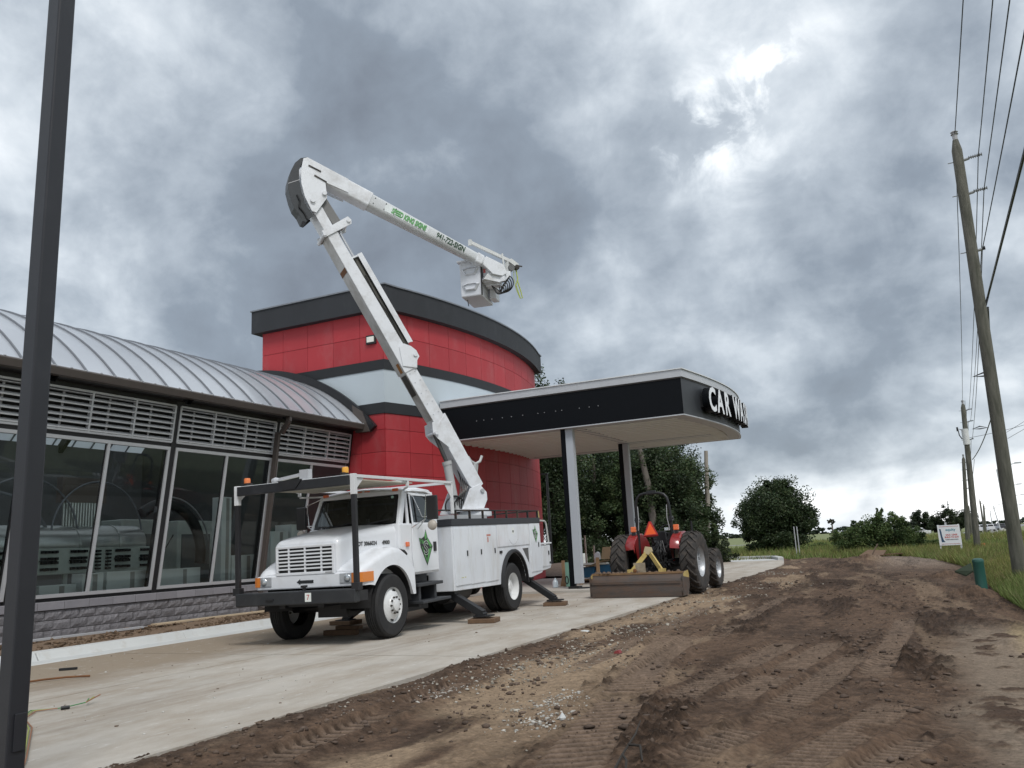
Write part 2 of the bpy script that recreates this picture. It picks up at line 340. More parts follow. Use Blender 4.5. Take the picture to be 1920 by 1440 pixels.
GALVP = mat('galvanised_plate', (.50, .54, .50), .55, metal=.2, var=.15, scale=9)
WBOX = mat('white_carton', (.72, .76, .74), .8, var=.05)
INTW = mat('interior_wall', (.17, .175, .17), .8, var=.15)
FLOORM = mat('tunnel_floor', (.20, .20, .19), .7, var=.15)
CLEARP = mat('clear_plastic', (.55, .62, .66), .15, var=.1, spec=.7)
LIMEST = mat('lime_cord', (.42, .50, .12), .7, var=.15)
# ------------------------------------------------------------------ ground
SLABX = -5.42
def tracks():
    # (x0,y0,x1,y1,width,pitch,amp,skew)
    return [(-3.9, 9.5, -4.25, 19, .40, .16, .020, -.3), (-.55, 9.6, -.25, 16, .34, .13, .016, .25), (-3.0, 13, -2.9, 22, .40, .17, .018, .2), (-2.15, 4.6, -3.75, 14.2, .50, .150, .030, .35), (-2.25, 8.0, -1.75, 12.8, .40, .115, .018, -.25), (-1.72, 8.1, -1.15, 12.9, .38, .115, .018, .25), (-1.25, 7.9, -.75, 11.6, .36, .11, .016, -.2),
            (-1.02, 5.2, -.22, 8.5, .36, .105, .030, .25), (-1.62, 5.9, -1.10, 8.1, .30, .10, .026, -.25), (-2.9, 9.0, -3.3, 13.5, .28, .15, .022, .3),
            (-4.6, 5.0, -4.9, 9.5, .30, .14, .012, .3), (-.75, 5.0, .12, 7.6, .24, .09, .014, .3)]
def dirt(x, y):
    """height and colour of the bare soil at arrays x, y"""
    wx = x+.35*(fbm(x, y, .7, 3, 91)-.5); wy = y
    z = -.115+.085*np.exp(-((x-SLABX)/.55)**2)*(.6+.8*fbm(x, y, 1.2, 3, 12))+.05*(fbm(x, y, .35, 3, 1)-.5)+.05*(fbm(wx*1.6, wy*.55, .9, 4, 5)-.5)
    # long ruts along the drive
    rut = np.sin((x+.06*y+.5*fbm(x, y, .25, 2, 60))*4.1)
    z = z+.018*rut*sst(-5.2, -4.2, x)*sst(.6, -.4, x)
    clod_m = sst(.52, .68, fbm(wx*1.5+.12*wy, wy*.30, .9, 4, 9, .6))*(.4+.6*sst(-4.4, -3.2, x))
    rough = fbm(x, y, 9, 4, 20, .6)
    flat = sst(.0, .55, x+.25*(fbm(x, y, 1.1, 3, 33)-.5)*2-(y-9)*.02)*sst(15.5, 13.5, y)
    strip = np.exp(-((x+4.05+.03*(y-8)+.4*(fbm(x, y, .5, 2, 44)-.5))/.42)**2)*sst(26, 14, y)
    amp = (.020+.055*clod_m)*(1-.93*flat)*(1-.65*strip)
    z = z+amp*(rough-.42)+.02*clod_m*(1-flat)
    fine = fbm(x, y, 34, 3, 40, .6)
    rdg = 1-np.abs(2*fbm(x*.8+.3*rough, y*.8, 6.5, 4, 140, .62)-1)
    crumb = np.clip(fbm(x, y, 15, 4, 150, .68)-.50, 0, 1)
    act = (.30+1.2*clod_m)*(1-.95*flat)*(1-.7*strip)
    z = z+act*(.016*sst(.72, 1.0, rdg)*rough+.125*crumb)/(1+np.clip(y-9, 0, 99)*.06)+.014*(fine-.5)*(1-.85*flat)
    mound = .22*np.exp(-(((x+1.9)/1.9)**2+((y-41)/5)**2))+.10*np.exp(-(((x+3.6)/1.4)**2+((y-33)/6)**2))+.09*np.exp(-(((x+.5)/1.6)**2+((y-24)/6)**2))
    for mx_, my_, s_, a_ in ((1.05, 20.5, .42, .20), (.75, 27.5, .45, .2), (-8.3, 52.8, 1.0, .5), (-1.78, 41.6, .5, .22), (.95, 12.3, .25, .1)):
        mound = mound+a_*np.exp(-(((x-mx_)/s_)**2+((y-my_)/(s_*1.2))**2))
    z = z+mound*(.8+.5*rough)
    # colours
    dk = np.array([.078, .053, .038]); md = np.array([.155, .105, .073]); sd_ = np.array([.36, .275, .190]); gy = np.array([.265, .215, .165]); ye = np.array([.40, .325, .20])
    t = sst(.30, .72, fbm(wx*1.3+.1*wy, wy*.28, 1.1, 5, 70, .6)*.65+rough*.45-.25*clod_m+.02)
    c = md[None]*(1-t)[:, None]*1.0+dk[None]*0
    c = dk*(1-t)[:, None]+md*t[:, None]
    sm = sst(.54, .64, fbm(wx*1.5+3+.12*wy, wy*.24, .85, 5, 81, .6))*(1-clod_m)*(.35+.6*sst(-2.2, -4.0, x))
    sm = np.clip(sm+strip*.95*sst(.3, .6, fbm(x, y*.5, 1.6, 4, 83)), 0, 1)
    c = c*(1-sm)[:, None]+sd_*sm[:, None]
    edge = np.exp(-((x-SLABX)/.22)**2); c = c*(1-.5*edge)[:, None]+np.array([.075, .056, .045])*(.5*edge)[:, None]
    c = c*(1-flat)[:, None]+(gy*(1-sst(.95, 1.25, x-.35*(fbm(x, y, 1.3, 3, 85)-.5))*sst(8.6, 9.2, y))[:, None]+ye*(sst(.95, 1.25, x-.35*(fbm(x, y, 1.3, 3, 85)-.5))*sst(8.6, 9.2, y))[:, None])*flat[:, None]
    spill = flat*sst(.58, .66, fbm(x, y, 1.7, 5, 87, .6)); z = z+.035*spill*rough
    c = c*(1-spill)[:, None]+dk*1.25*spill[:, None]
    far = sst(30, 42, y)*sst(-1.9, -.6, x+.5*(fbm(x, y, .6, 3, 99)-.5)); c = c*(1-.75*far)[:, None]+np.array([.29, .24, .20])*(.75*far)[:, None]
    # tyre prints
    for x0, y0, x1, y1, w, p, a, sk in tracks():
        dx, dy = x1-x0, y1-y0; Ln = math.hypot(dx, dy); dx /= Ln; dy /= Ln
        al = (x-x0)*dx+(y-y0)*dy; la = -(x-x0)*dy+(y-y0)*dx+.10*(fbm(x, y, .5, 2, 7)-.5)
        m = sst(-.1, .5, al)*sst(Ln+.1, Ln-.7, al)*sst(w/2+.03, w/2-.03, np.abs(la))*sst(.30, .46, fbm(x, y, 1.1, 3, 17))
        ph = (al+la*sk+.03*fbm(x, y, 3, 2, 8))/p
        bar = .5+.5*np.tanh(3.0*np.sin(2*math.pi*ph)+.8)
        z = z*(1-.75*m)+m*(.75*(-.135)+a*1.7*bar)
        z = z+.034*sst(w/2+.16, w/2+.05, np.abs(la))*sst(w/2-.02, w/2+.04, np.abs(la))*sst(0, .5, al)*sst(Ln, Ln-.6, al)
        c = c*(1-.85*m[:, None])+(np.array([.20, .150, .114])*(.26+.95*bar)[:, None])*(.85*m)[:, None]  # groove shade painted into the soil colour, raised bars kept paler
    c = c*np.array([.84, .80, .77])*(.60+.8*fine)[:, None]*(.80+.40*rough)[:, None]*(1-.48*np.clip(crumb*6, 0, 1)*np.clip(act*1.2, 0, 1))[:, None]
    return z, c
def make_dirt():
    ys = np.concatenate([[2.0, 2.6, 3.2, 3.6], 3.9*np.exp(np.linspace(0, math.log(13.5/3.9), 560)), 13.53*np.exp(np.linspace(0, math.log(54/13.53), 250))]); xs = np.concatenate([np.linspace(-5.46, 1.6, 440), np.linspace(1.64, 4.2, 40)])
    X, Y = np.meshgrid(xs, ys); x = X.ravel(); y = Y.ravel()
    curb = np.where(y > 36, -5.46-((np.clip(y, 36, 54)-36)/14)**2*1.5, -5.46)         # the slab edge swings left at the far end
    x = np.where(X.ravel() < 1.6, 1.6-(1.6-x)*(1.6-curb)/(1.6+5.46), x)
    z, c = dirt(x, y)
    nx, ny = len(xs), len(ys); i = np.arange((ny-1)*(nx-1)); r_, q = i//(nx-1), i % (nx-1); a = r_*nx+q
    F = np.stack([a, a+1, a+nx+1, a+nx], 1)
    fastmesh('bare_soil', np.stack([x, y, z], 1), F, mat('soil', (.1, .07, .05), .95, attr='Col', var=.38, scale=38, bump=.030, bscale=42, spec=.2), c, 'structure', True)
make_dirt()
# wide field under everything, reaching the horizon
g = MB(); xs = [-1600, -300, -60, -30, 4.2, 30, 120, 1600]; ys = [-60, 2, 54, 90, 200, 600, 1900]
for i in range(len(xs)-1):
    for j in range(len(ys)-1):
        if xs[i] >= -60 and xs[i+1] <= 4.2 and ys[j+1] <= 54: continue
        g.add([(xs[i], ys[j], -.20), (xs[i+1], ys[j], -.20), (xs[i+1], ys[j+1], -.20), (xs[i], ys[j+1], -.20)], [(0, 1, 2, 3)])
g.build('meadow_ground', mat('meadow', (.165, .19, .075), .9, var=.35, scale=.5, bump=.05, bscale=6, dirt=(.15, .135, .07), dirt_amt=.5, dirt_scale=.25), kind='structure')
g = MB(); g.add([(-60, -60, -.16), (4.2, -60, -.16), (4.2, 2.05, -.16), (-60, 2.05, -.16)], [(0, 1, 2, 3)]); g.add([(-60, 2.05, -.16), (-5.3, 2.05, -.16), (-5.3, 54, -.16), (-60, 54, -.16)], [(0, 1, 2, 3)])
g.build('site_ground', mat('site_soil', (.13, .098, .074), .95, var=.3, scale=2, bump=.03, bscale=9), kind='structure')
# drive: slabs cast end to end, joints between them
def edge_x(y): return -5.42-(((min(max(y, 36), 54)-36)/14)**2)*1.5
drive = MB(); yy = -8.0
cuts = [-8, -2, 4.1, 10.2, 16.3, 21.6, 26, 30, 34, 37, 40, 43, 46, 49]
for k in range(len(cuts)-1):
    a, b = cuts[k]+.014, cuts[k+1]-.014
    for (xa, xb) in ((-12.45, -9.012), (-8.988, None)):
        r0_, r1_ = (xb if xb else edge_x(a)), (xb if xb else edge_x(b))
        drive.add([(xa, a, -.2), (r0_, a, -.2), (r1_, b, -.2), (xa, b, -.2), (xa, a, 0), (r0_, a, 0), (r1_, b, 0), (xa, b, 0)], [(0, 3, 2, 1), (4, 5, 6, 7), (0, 1, 5, 4), (1, 2, 6, 5), (2, 3, 7, 6), (3, 0, 4, 7)])
drive.box(-30, -12.456, 34.2, 54, -.2, -.002); drive.box(-12.456, -12.2, 49.01, 54, -.2, -.004)
far_ = MB()
def slab_mat():
    m = mat('drive_concrete', (.45, .415, .365), .9, var=.16, scale=2.2, bump=.012, bscale=60, dirt=(.30, .245, .185), dirt_amt=.75, dirt_scale=1.3, stretch=(1.3, .55, 1))
    t = m.node_tree; K = t.links.new; p = t.nodes['Principled BSDF']; src = p.inputs['Base Color'].links[0].from_socket
    tcn = t.nodes.new('ShaderNodeTexCoord'); sp = t.nodes.new('ShaderNodeSeparateXYZ'); K(tcn.outputs['Object'], sp.inputs[0])
    nz = t.nodes.new('ShaderNodeTexNoise'); nz.inputs['Scale'].default_value = .7; nz.inputs['Detail'].default_value = 8; nz.inputs['Roughness'].default_value = .65; K(tcn.outputs['Object'], nz.inputs[0])
    # blown sand lying along the kerb side (object x is relative to the slab centre)
    a = t.nodes.new('ShaderNodeMath'); a.operation = 'MULTIPLY_ADD'; K(nz.outputs['Fac'], a.inputs[0]); a.inputs[1].default_value = 4.2; K(sp.outputs['X'], a.inputs[2])
    r = t.nodes.new('ShaderNodeMapRange'); K(a.outputs[0], r.inputs[0]); r.inputs[1].default_value = SANDX; r.inputs[2].default_value = SANDX+1.4; r.inputs[3].default_value = .95; r.inputs[4].default_value = 0
    mx_ = t.nodes.new('ShaderNodeMix'); mx_.data_type = 'RGBA'; K(r.outputs[0], mx_.inputs[0]); K(src, mx_.inputs[6]); mx_.inputs[7].default_value = (.27, .215, .155, 1)
    # pale paste flecks
    v_ = t.nodes.new('ShaderNodeTexNoise'); v_.inputs['Scale'].default_value = 11; v_.inputs['Detail'].default_value = 6; v_.inputs['Roughness'].default_value = .7; mpp = t.nodes.new('ShaderNodeMapping'); mpp.inputs['Scale'].default_value = (1.6, .35, 1); K(tcn.outputs['Object'], mpp.inputs[0]); K(mpp.outputs[0], v_.inputs[0])
    rr = t.nodes.new('ShaderNodeValToRGB'); rr.color_ramp.elements[0].position = .60; rr.color_ramp.elements[1].position = .68; rr.color_ramp.elements[1].color = (.6, .6, .6, 1); K(v_.outputs['Fac'], rr.inputs[0])
    m3 = t.nodes.new('ShaderNodeMix'); m3.data_type = 'RGBA'; K(rr.outputs[0], m3.inputs[0]); K(mx_.outputs[2], m3.inputs[6]); m3.inputs[7].default_value = (.62, .62, .60, 1)
    # mud carried along the wheel paths
    last = m3.outputs[2]
    for wxp in (-7.4, -9.9):
        d_ = t.nodes.new('ShaderNodeMath'); d_.operation = 'SUBTRACT'; K(sp.outputs['X'], d_.inputs[0]); d_.inputs[1].default_value = wxp-DRX
        n_ = t.nodes.new('ShaderNodeTexNoise'); n_.inputs['Scale'].default_value = 5; n_.inputs['Detail'].default_value = 8; n_.inputs['Roughness'].default_value = .7; mq = t.nodes.new('ShaderNodeMapping'); mq.inputs['Scale'].default_value = (1.5, .12, 1); mq.inputs['Location'].default_value = (wxp, 0, 0); K(tcn.outputs['Object'], mq.inputs[0]); K(mq.outputs[0], n_.inputs[0])
        ab = t.nodes.new('ShaderNodeMath'); ab.operation = 'ABSOLUTE'; K(d_.outputs[0], ab.inputs[0])
        m1 = t.nodes.new('ShaderNodeMapRange'); K(ab.outputs[0], m1.inputs[0]); m1.inputs[1].default_value = .12; m1.inputs[2].default_value = .55; m1.inputs[3].default_value = 1; m1.inputs[4].default_value = 0
        m2 = t.nodes.new('ShaderNodeMapRange'); K(n_.outputs['Fac'], m2.inputs[0]); m2.inputs[1].default_value = .42; m2.inputs[2].default_value = .68
        mm = t.nodes.new('ShaderNodeMath'); mm.operation = 'MULTIPLY'; K(m1.outputs[0], mm.inputs[0]); K(m2.outputs[0], mm.inputs[1])
        mf = t.nodes.new('ShaderNodeMath'); mf.operation = 'MULTIPLY'; K(mm.outputs[0], mf.inputs[0]); mf.inputs[1].default_value = .6
        mo = t.nodes.new('ShaderNodeMix'); mo.data_type = 'RGBA'; K(mf.outputs[0], mo.inputs[0]); K(last, mo.inputs[6]); mo.inputs[7].default_value = (.21, .165, .125, 1); last = mo.outputs[2]
    K(last, p.inputs['Base Color'])
    return m
a_ = np.array(drive.v); DRX = (a_[:, 0].min()+a_[:, 0].max())/2; SANDX = (-11.2+2.9)-(a_[:, 0].min()+a_[:, 0].max())/2
drive.build('concrete_drive', slab_mat(), kind='structure')
# rounded kerb at the far end of the drive
pts = [(edge_x(y)-.02, y) for y in (49.2, 50)]+[(-7.6, 52.6), (-8.8, 53.7), (-10.5, 54.3), (-14, 54.5), (-22, 54.5)]
k = MB()
for i in range(len(pts)-1):
    k.bar((pts[i][0], pts[i][1], -.02), (pts[i+1][0], pts[i+1][1], -.02), .32, .36)
k.add([(-12.2, 49, -.006), (-6.8, 49, -.006), (-7.2, 51, -.006), (-8.6, 53.6, -.006), (-12.2, 54.4, -.006)], [(0, 1, 2, 3, 4)])
k.build('far_kerb', CONCW, kind='structure', bevel=.04)
# kerb and gutter beside the tunnel, cast in lengths
kb = MB()
for i, y0 in enumerate(np.arange(-6, 21.5, 3.05)):
    y1 = min(y0+3.04, 21.6); dx = .01*math.sin(i*3)
    kb.prism([(-13.02+dx, .0), (-12.46, .012), (-12.40, -.2), (-13.30, -.2), (-13.30, .135), (-13.10+dx, .125)], lambda u, w, s: (u, s, w), y0, y1)
kb.build('kerb', CONCW, kind='structure', bevel=.015)
bs = MB()
P = [[(x, y, .03+.03*math.sin(y*1.7+x*4)+.03*random.random()) for x in np.linspace(-16.5, -13.28, 14)] for y in np.linspace(-6, 21.7, 120)]
bs.grid(P); bs.build('planting_soil', mat('planting_soil', (.17, .115, .075), .95, var=.35, scale=3, bump=.03, bscale=14), kind='structure')
# raised island below the canopy
isl = MB(); isl.prism([(-14.2, 23.75), (-7.9, 23.75), (-7.3, 24.35), (-7.3, 32.0), (-7.9, 32.6), (-14.2, 32.6)], lambda u, w, s: (u, w, s), -.05, .085)
isl.build('canopy_island', CONC, kind='structure', bevel=.02)
# ------------------------------------------------------------------ tower
PI = math.pi
TC, TR = (-33.73, 27.8), 20.06
A0 = math.asin(6.1/TR)
def arc(t, off=0):                     # t 0..1 from the front corner to the back corner
    a = -A0+2*A0*t; r_ = TR+off
    return (TC[0]+r_*math.cos(a), TC[1]+r_*math.sin(a))
tower = thing('tower', 'red tower with dark bands, pale middle stripe and bowed front beside the arched tunnel', 'building', (-17.2, 27.8, 0))
def plan(off, n=24):
    return [(-19.7-off, 34-0+off), (-19.7-off, 21.7-off)]+[(arc(0, off)[0]+.0, 21.7-off)]+[arc(i/n, off) for i in range(1, n)]+[(arc(1, off)[0], 33.9+off)]
c = MB(); c.prism(plan(-.03), lambda u, w, s: (u, w, s), 0, 9.9); c.build('wall', REDJ, tower, world=True)
c = MB(); c.prism(plan(.012), lambda u, w, s: (u, w, s), 6.17, 7.29); c.build('pale_stripe', GSTUC, tower, world=True)
for z0, z1 in ((7.272, 7.60), (5.84, 6.19)):
    c = MB(); c.prism(plan(.035), lambda u, w, s: (u, w, s), z0, z1); c.build('dark_band', BAND, tower, world=True)
c = MB(); c.prism(plan(.26, 30), lambda u, w, s: (u, w, s), 9.23, 10.02); c.build('fascia', FASC, tower, world=True)
c = MB(); c.prism(plan(.30, 30), lambda u, w, s: (u, w, s), 10.023, 10.07); c.build('coping', CAPM, tower, world=True)
rows = [(7.61, 8.432), (8.446, 9.225)]; lower = [(5.325, 5.832), (4.615, 5.312), (3.86, 4.602), (3.11, 3.847), (2.36, 3.097), (1.61, 2.347), (.86, 1.597), (.1, .847)]
cols = [-19.68, -18.76, -17.69, -16.62, -15.54, -14.635]
for i in range(5):
    for j, (z0, z1) in enumerate(rows+lower):
        if j > 1 and i < 3: continue
        c = MB(); c.box(cols[i]+.006, cols[i+1]-.006, 21.694, 21.74, z0, z1); c.build('wall_panel', RED, tower, world=True)
NC = 12
for i in range(NC):
    for (z0, z1) in rows+lower:
        c = MB(); ts = [(i+q/3)/NC for q in range(4)]; ts[0] += .0006; ts[-1] -= .0006
        o = [arc(t, .006) for t in ts]; n_ = [arc(t, -.04) for t in ts][::-1]
        c.prism(o+n_, lambda u, w, s: (u, w, s), z0, z1); c.build('wall_panel', RED, tower, world=True)
c = MB(); c.box(-15.25, -14.88, 21.62, 21.70, 8.16, 8.46); lf = c.build('light_housing', BLKS, tower, world=True, bevel=.01)
c = MB(); c.box(-15.20, -14.93, 21.595, 21.618, 8.22, 8.40); c.build('lens', mat('light_lens', (.75, .75, .68), .3), lf, world=True)
# arch flashing on the tower face
AC, AR = (-20.3, .85), 6.83
c = MB(); th = [rad(a) for a in np.linspace(97, 40.5, 40)]
c.prism([(AC[0]+(AR+.02)*math.cos(a), AC[1]+(AR+.02)*math.sin(a)) for a in th]+[(AC[0]+(AR+.30)*math.cos(a), AC[1]+(AR+.24)*math.sin(a)) for a in th[::-1]], lambda u, w, s: (u, s, w), 21.52, 21.66)
c.build('arch_flashing', BLKS, tower, world=True)
c = MB(); c.prism([(-15.62, 5.28), (-15.08, 5.28), (-15.36, 5.95), (-15.75, 6.2)], lambda u, w, s: (u, s, w), 21.50, 21.66); c.build('end_flashing', BRONZE, tower, world=True)
# ------------------------------------------------------------------ tunnel building
tun = thing('tunnel_building', 'long car wash tunnel with arched ribbed roof, leaning glass front, louvers and split block base', 'building', (-18, 12, 0))
def wx(z): return -16.5+.147*(z-.8)
Y0, Y1 = 0.15, 21.64
bays = [(.15, 3.75), (3.75, 7.35), (7.35, 10.95), (10.95, 14.55), (14.55, 18.15), (18.15, 21.64)]
c = MB(); c.box(-16.75, -16.47, Y0, Y1, -.1, .62); c.build('wall_core', MORT, tun, world=True)
def rough_block(seed, ln, hh=.19):
    rg = random.Random(seed); m_ = MB(); nx, nz = 6, 3; P = []
    for i in range(nz+1):
        row = []
        for j in range(nx+1):
            e = i in (0, nz) or j in (0, nx)
            row.append((0.0 if e else .010+.020*rg.random(), ln*j/nx, hh*i/nz))
        P.append(row)
    m_.grid(P); m_.add([(-.06, 0, 0), (-.06, ln, 0), (-.06, ln, hh), (-.06, 0, hh), (0, 0, 0), (0, ln, 0), (0, ln, hh), (0, 0, hh)], [(0, 1, 5, 4), (3, 2, 6, 7), (0, 4, 7, 3), (1, 2, 6, 5)])
    me = bpy.data.meshes.new('block'); me.from_pydata(m_.v, [], m_.f); me.materials.append(STONE); return me
BL = [rough_block(i, .392) for i in range(7)]
tl = Vector((-18, 12, 0))
for r_ in range(3):
    n = 0; y = Y0-(.2 if r_ % 2 else 0)
    while y < Y1-.1:
        if y > 5.5: inst('block', BL[(n*3+r_*5) % 7], tun, Vector((-16.44+.004*((n*7) % 3), y+.004, .012+.203*r_))-tl)
        y += .4; n += 1
y = Y0
while y < Y1-.2:
    if y > 5.5: c = MB(); c.box(-16.46, -16.385, y+.004, min(y+.6, Y1)-.004, .622, .79); c.build('sill_block', SILL, tun, world=True, bevel=.008)
    y += .6
c = MB(); c.prism([(-16.75, .62), (-16.46, .62), (-16.46, .79), (-16.75, .79)], lambda u, w, s: (u, s, w), Y0, Y1); c.build('sill_core', MORT, tun, world=True)
def wp(y, z, o=0): return (wx(z)+o, y, z)
def wbar(m_, ya, za, yb, zb, w, d, off=0):          # bar on the leaning wall plane
    if ya == yb: m_.add([wp(ya-w/2, za, off), wp(ya+w/2, za, off), wp(ya+w/2, za, off-d), wp(ya-w/2, za, off-d), wp(ya-w/2, zb, off), wp(ya+w/2, zb, off), wp(ya+w/2, zb, off-d), wp(ya-w/2, zb, off-d)], [(0, 1, 2, 3), (4, 5, 6, 7), (0, 1, 5, 4), (1, 2, 6, 5), (2, 3, 7, 6), (3, 0, 4, 7)])
    else: m_.add([wp(ya, za-w/2, off), wp(yb, za-w/2, off), wp(yb, za-w/2, off-d), wp(ya, za-w/2, off-d), wp(ya, za+w/2, off), wp(yb, za+w/2, off), wp(yb, za+w/2, off-d), wp(ya, za+w/2, off-d)], [(0, 1, 2, 3), (4, 5, 6, 7), (0, 1, 5, 4), (1, 2, 6, 5), (2, 3, 7, 6), (3, 0, 4, 7)])
    return m_
# dark structure: posts and rails behind the frames
for yb in [b[0] for b in bays[1:]]+[Y0+.06, Y1-.04]:
    wbar(MB(), yb, .8, yb, 5.5, .15, .25, -.005).build('wall_post', BLKS, tun, world=True)
c = MB(); wbar(c, Y0, .835, Y1, .835, .07, .12, -.02); c.build('sill_rail', BLKS, tun, world=True)
c = MB(); wbar(c, Y0, 4.285, Y1, 4.285, .09, .12, -.02); c.build('transom', BLKS, tun, world=True)
c = MB(); wbar(c, Y0, 5.36, Y1, 5.36, .2, .12, -.02); c.build('head_beam', BLKS, tun, world=True)
LZ0, LZ1 = 4.36, 5.24
rng2 = random.Random(3)
for bi, (a, b) in enumerate(bays):
    a += .085; b -= .085
    if b < 5: continue
    m_ = MB()
    for z_ in (.905, 4.205): wbar(m_, a, z_, b, z_, .075, .09, .02)
    midy = a+(b-a)*(.5 if bi != 5 else .47)
    for q in (a+.035, midy, b-.035): wbar(m_, q, .94, q, 4.17, .07, .09, .018)
    wf = m_.build('window_frame', ALU, tun, world=True)
    for (p, q) in ((a+.07, midy-.035), (midy+.035, b-.07)):
        g_ = MB(); g_.add([wp(p, .942, -.03), wp(q, .942, -.03), wp(q, 4.168, -.03), wp(p, 4.168, -.03)], [(0, 1, 2, 3)]); g_.build('pane', GLS, wf, world=True)
        g_ = MB()
        for s_ in (p+.012, q-.012): wbar(g_, s_, .95, s_, 4.16, .022, .03, -.022)
        g_.build('gasket', DARK, wf, world=True)
    # louvers: frame, three sections, blades
    m_ = MB()
    for z_ in (LZ0, LZ1, LZ1-.06): wbar(m_, a, z_, b, z_, .045 if z_ != LZ1-.06 else .012, .09, .02)
    for s_ in range(4): wbar(m_, a+(b-a)*s_/3, LZ0, a+(b-a)*s_/3, LZ1, .045, .09, .022)
    lv = m_.build('louver_frame', ALU, tun, world=True)
    m_ = MB(); m_.add([wp(a, LZ0, -.16), wp(b, LZ0, -.16), wp(b, LZ1, -.16), wp(a, LZ1, -.16)], [(0, 1, 2, 3)]); m_.build('louver_screen', DARK, tun, world=True)
    for s_ in range(3):
        p, q = a+(b-a)*s_/3+.024, a+(b-a)*(s_+1)/3-.024
        for r_ in range(6):
            z_ = LZ0+.035+(LZ1-LZ0-.10)*r_/5.95
            m_ = MB(); m_.add([wp(p, z_, .015), wp(q, z_, .015), wp(q, z_+.012, .015), wp(p, z_+.012, .015), wp(p, z_+.075, -.10), wp(q, z_+.075, -.10), wp(q, z_+.088, -.10), wp(p, z_+.088, -.10)], [(0, 1, 2, 3), (4, 5, 6, 7), (0, 1, 5, 4), (3, 2, 6, 7), (0, 3, 7, 4), (1, 2, 6, 5)])
            m_.add([wp(p, z_-.004, .02), wp(q, z_-.004, .02), wp(q, z_+.030, .02), wp(p, z_+.030, .02)], [(0, 1, 2, 3)])
            m_.build('slat', LOUV, lv, world=True)
        m_ = MB(); wbar(m_, (p+q)/2-.08, LZ0, (p+q)/2-.08, LZ1-.06, .05, .02, -.06); m_.build('louver_brace', GREYB, lv, world=True)
# gutter, soffit, downspouts
c = MB(); c.prism([(-15.30, 5.36), (-15.26, 5.50), (-15.28, 5.53), (-15.45, 5.53), (-15.47, 5.36)], lambda u, w, s: (u, s, w), -1, 21.55); c.build('gutter', BRONZE, tun, world=True)
c = MB(); c.box(-16.1, -15.48, -1, 21.6, 5.37, 5.40); c.build('eave_soffit', BLKS, tun, world=True)
for yd in (18.05, 10.85-7.2):
    c = MB(); c.bar((-15.38, yd, 5.36), (-15.38, yd, 5.22), .13, .10, (0, 1, 0)); c.bar((-15.38, yd, 5.24), (-15.66, yd+.02, 4.92), .13, .10, (0, 1, 0)); c.bar((wx(4.95)+.10, yd+.02, 4.96), (wx(.15)+.14, yd+.02, .15), .14, .10, (0, 1, 0))
    c.bar((wx(.15)+.14, yd+.02, .17), (wx(.1)+.35, yd+.02, .09), .13, .10, (0, 1, 0)); c.build('downspout', BRONZE, tun, world=True, bevel=.008)
# roof: panels between standing ribs
aa = [rad(v_) for v_ in np.linspace(42.7, 137.3, 36)]
ribs = [10.858-.711*k for k in range(16, 0, -1)]+[10.858+.711*k for k in range(16)]
ribs = [y for y in ribs if -.6 < y < 21.5]
ed = [-.6]+ribs+[21.6]
for i in range(len(ed)-1):
    P = [[(AC[0]+AR*math.cos(a), y, AC[1]+AR*math.sin(a)) for a in aa] for y in (ed[i]+.012, (ed[i]+ed[i+1])/2, ed[i+1]-.012)]
    for k_, a in enumerate(aa): P[1][k_] = (AC[0]+(AR+.012)*math.cos(a), P[1][k_][1], AC[1]+(AR+.012)*math.sin(a))
    m_ = MB(); m_.grid(P); m_.build('roof_panel', ROOFM, tun, world=True, smooth=True)
rb = MB()
for s_, (r1, r2) in ((-.022, (AR-.03, AR+.055)), (.022, (AR-.03, AR+.055))): pass
P = []
for a in aa: P.append([(AC[0]+r_*math.cos(a), s_, AC[1]+r_*math.sin(a)) for r_, s_ in ((AR-.04, -.016), (AR+.04, -.016), (AR+.04, .016), (AR-.04, .016))])
rb.grid(P, cu=True)
rb.v = [tuple(Vector(q)-tl) for q in rb.v]
r0o = rb.build('roof_rib', ROOFR, tun)
for i, y in enumerate(ribs):
    if i == 0: r0o.location = (0, y, 0); continue
    inst('roof_rib', r0o.data, tun, (0, y, 0))
c = MB()
for y in np.arange(-.5, 21.6, .355): c.box(-15.33, -15.29, y-.02, y+.02, 5.53, 5.56)
o = c.build('eave_bolt', GALV, tun, world=True); o['kind'] = 'stuff'
c = MB(); c.prism([(-15.36, 5.49), (-15.29, 5.49), (-15.29, 5.545), (-15.36, 5.56)], lambda u, w, s: (u, s, w), -.6, 21.55); c.build('eave_trim', GALV, tun, world=True)
# inner arches and purlins
for y in (3.75, 7.35, 10.95, 14.55, 18.15):
    P = [[(AC[0]+r_*math.cos(a), y+s_, AC[1]+r_*math.sin(a)) for r_, s_ in ((AR-.34, -.07), (AR-.10, -.07), (AR-.10, .07), (AR-.34, .07))] for a in aa]
    m_ = MB(); m_.grid(P, cu=True); m_.build('arch_beam', BLKS, tun, world=True)
for dg in (52, 68, 90, 112, 128):
    a = rad(dg); m_ = MB(); m_.bar((AC[0]+(AR-.1)*math.cos(a), 0, AC[1]+(AR-.1)*math.sin(a)), (AC[0]+(AR-.1)*math.cos(a), 21.6, AC[1]+(AR-.1)*math.sin(a)), .08, .08); m_.build('purlin', BLKS, tun, world=True)
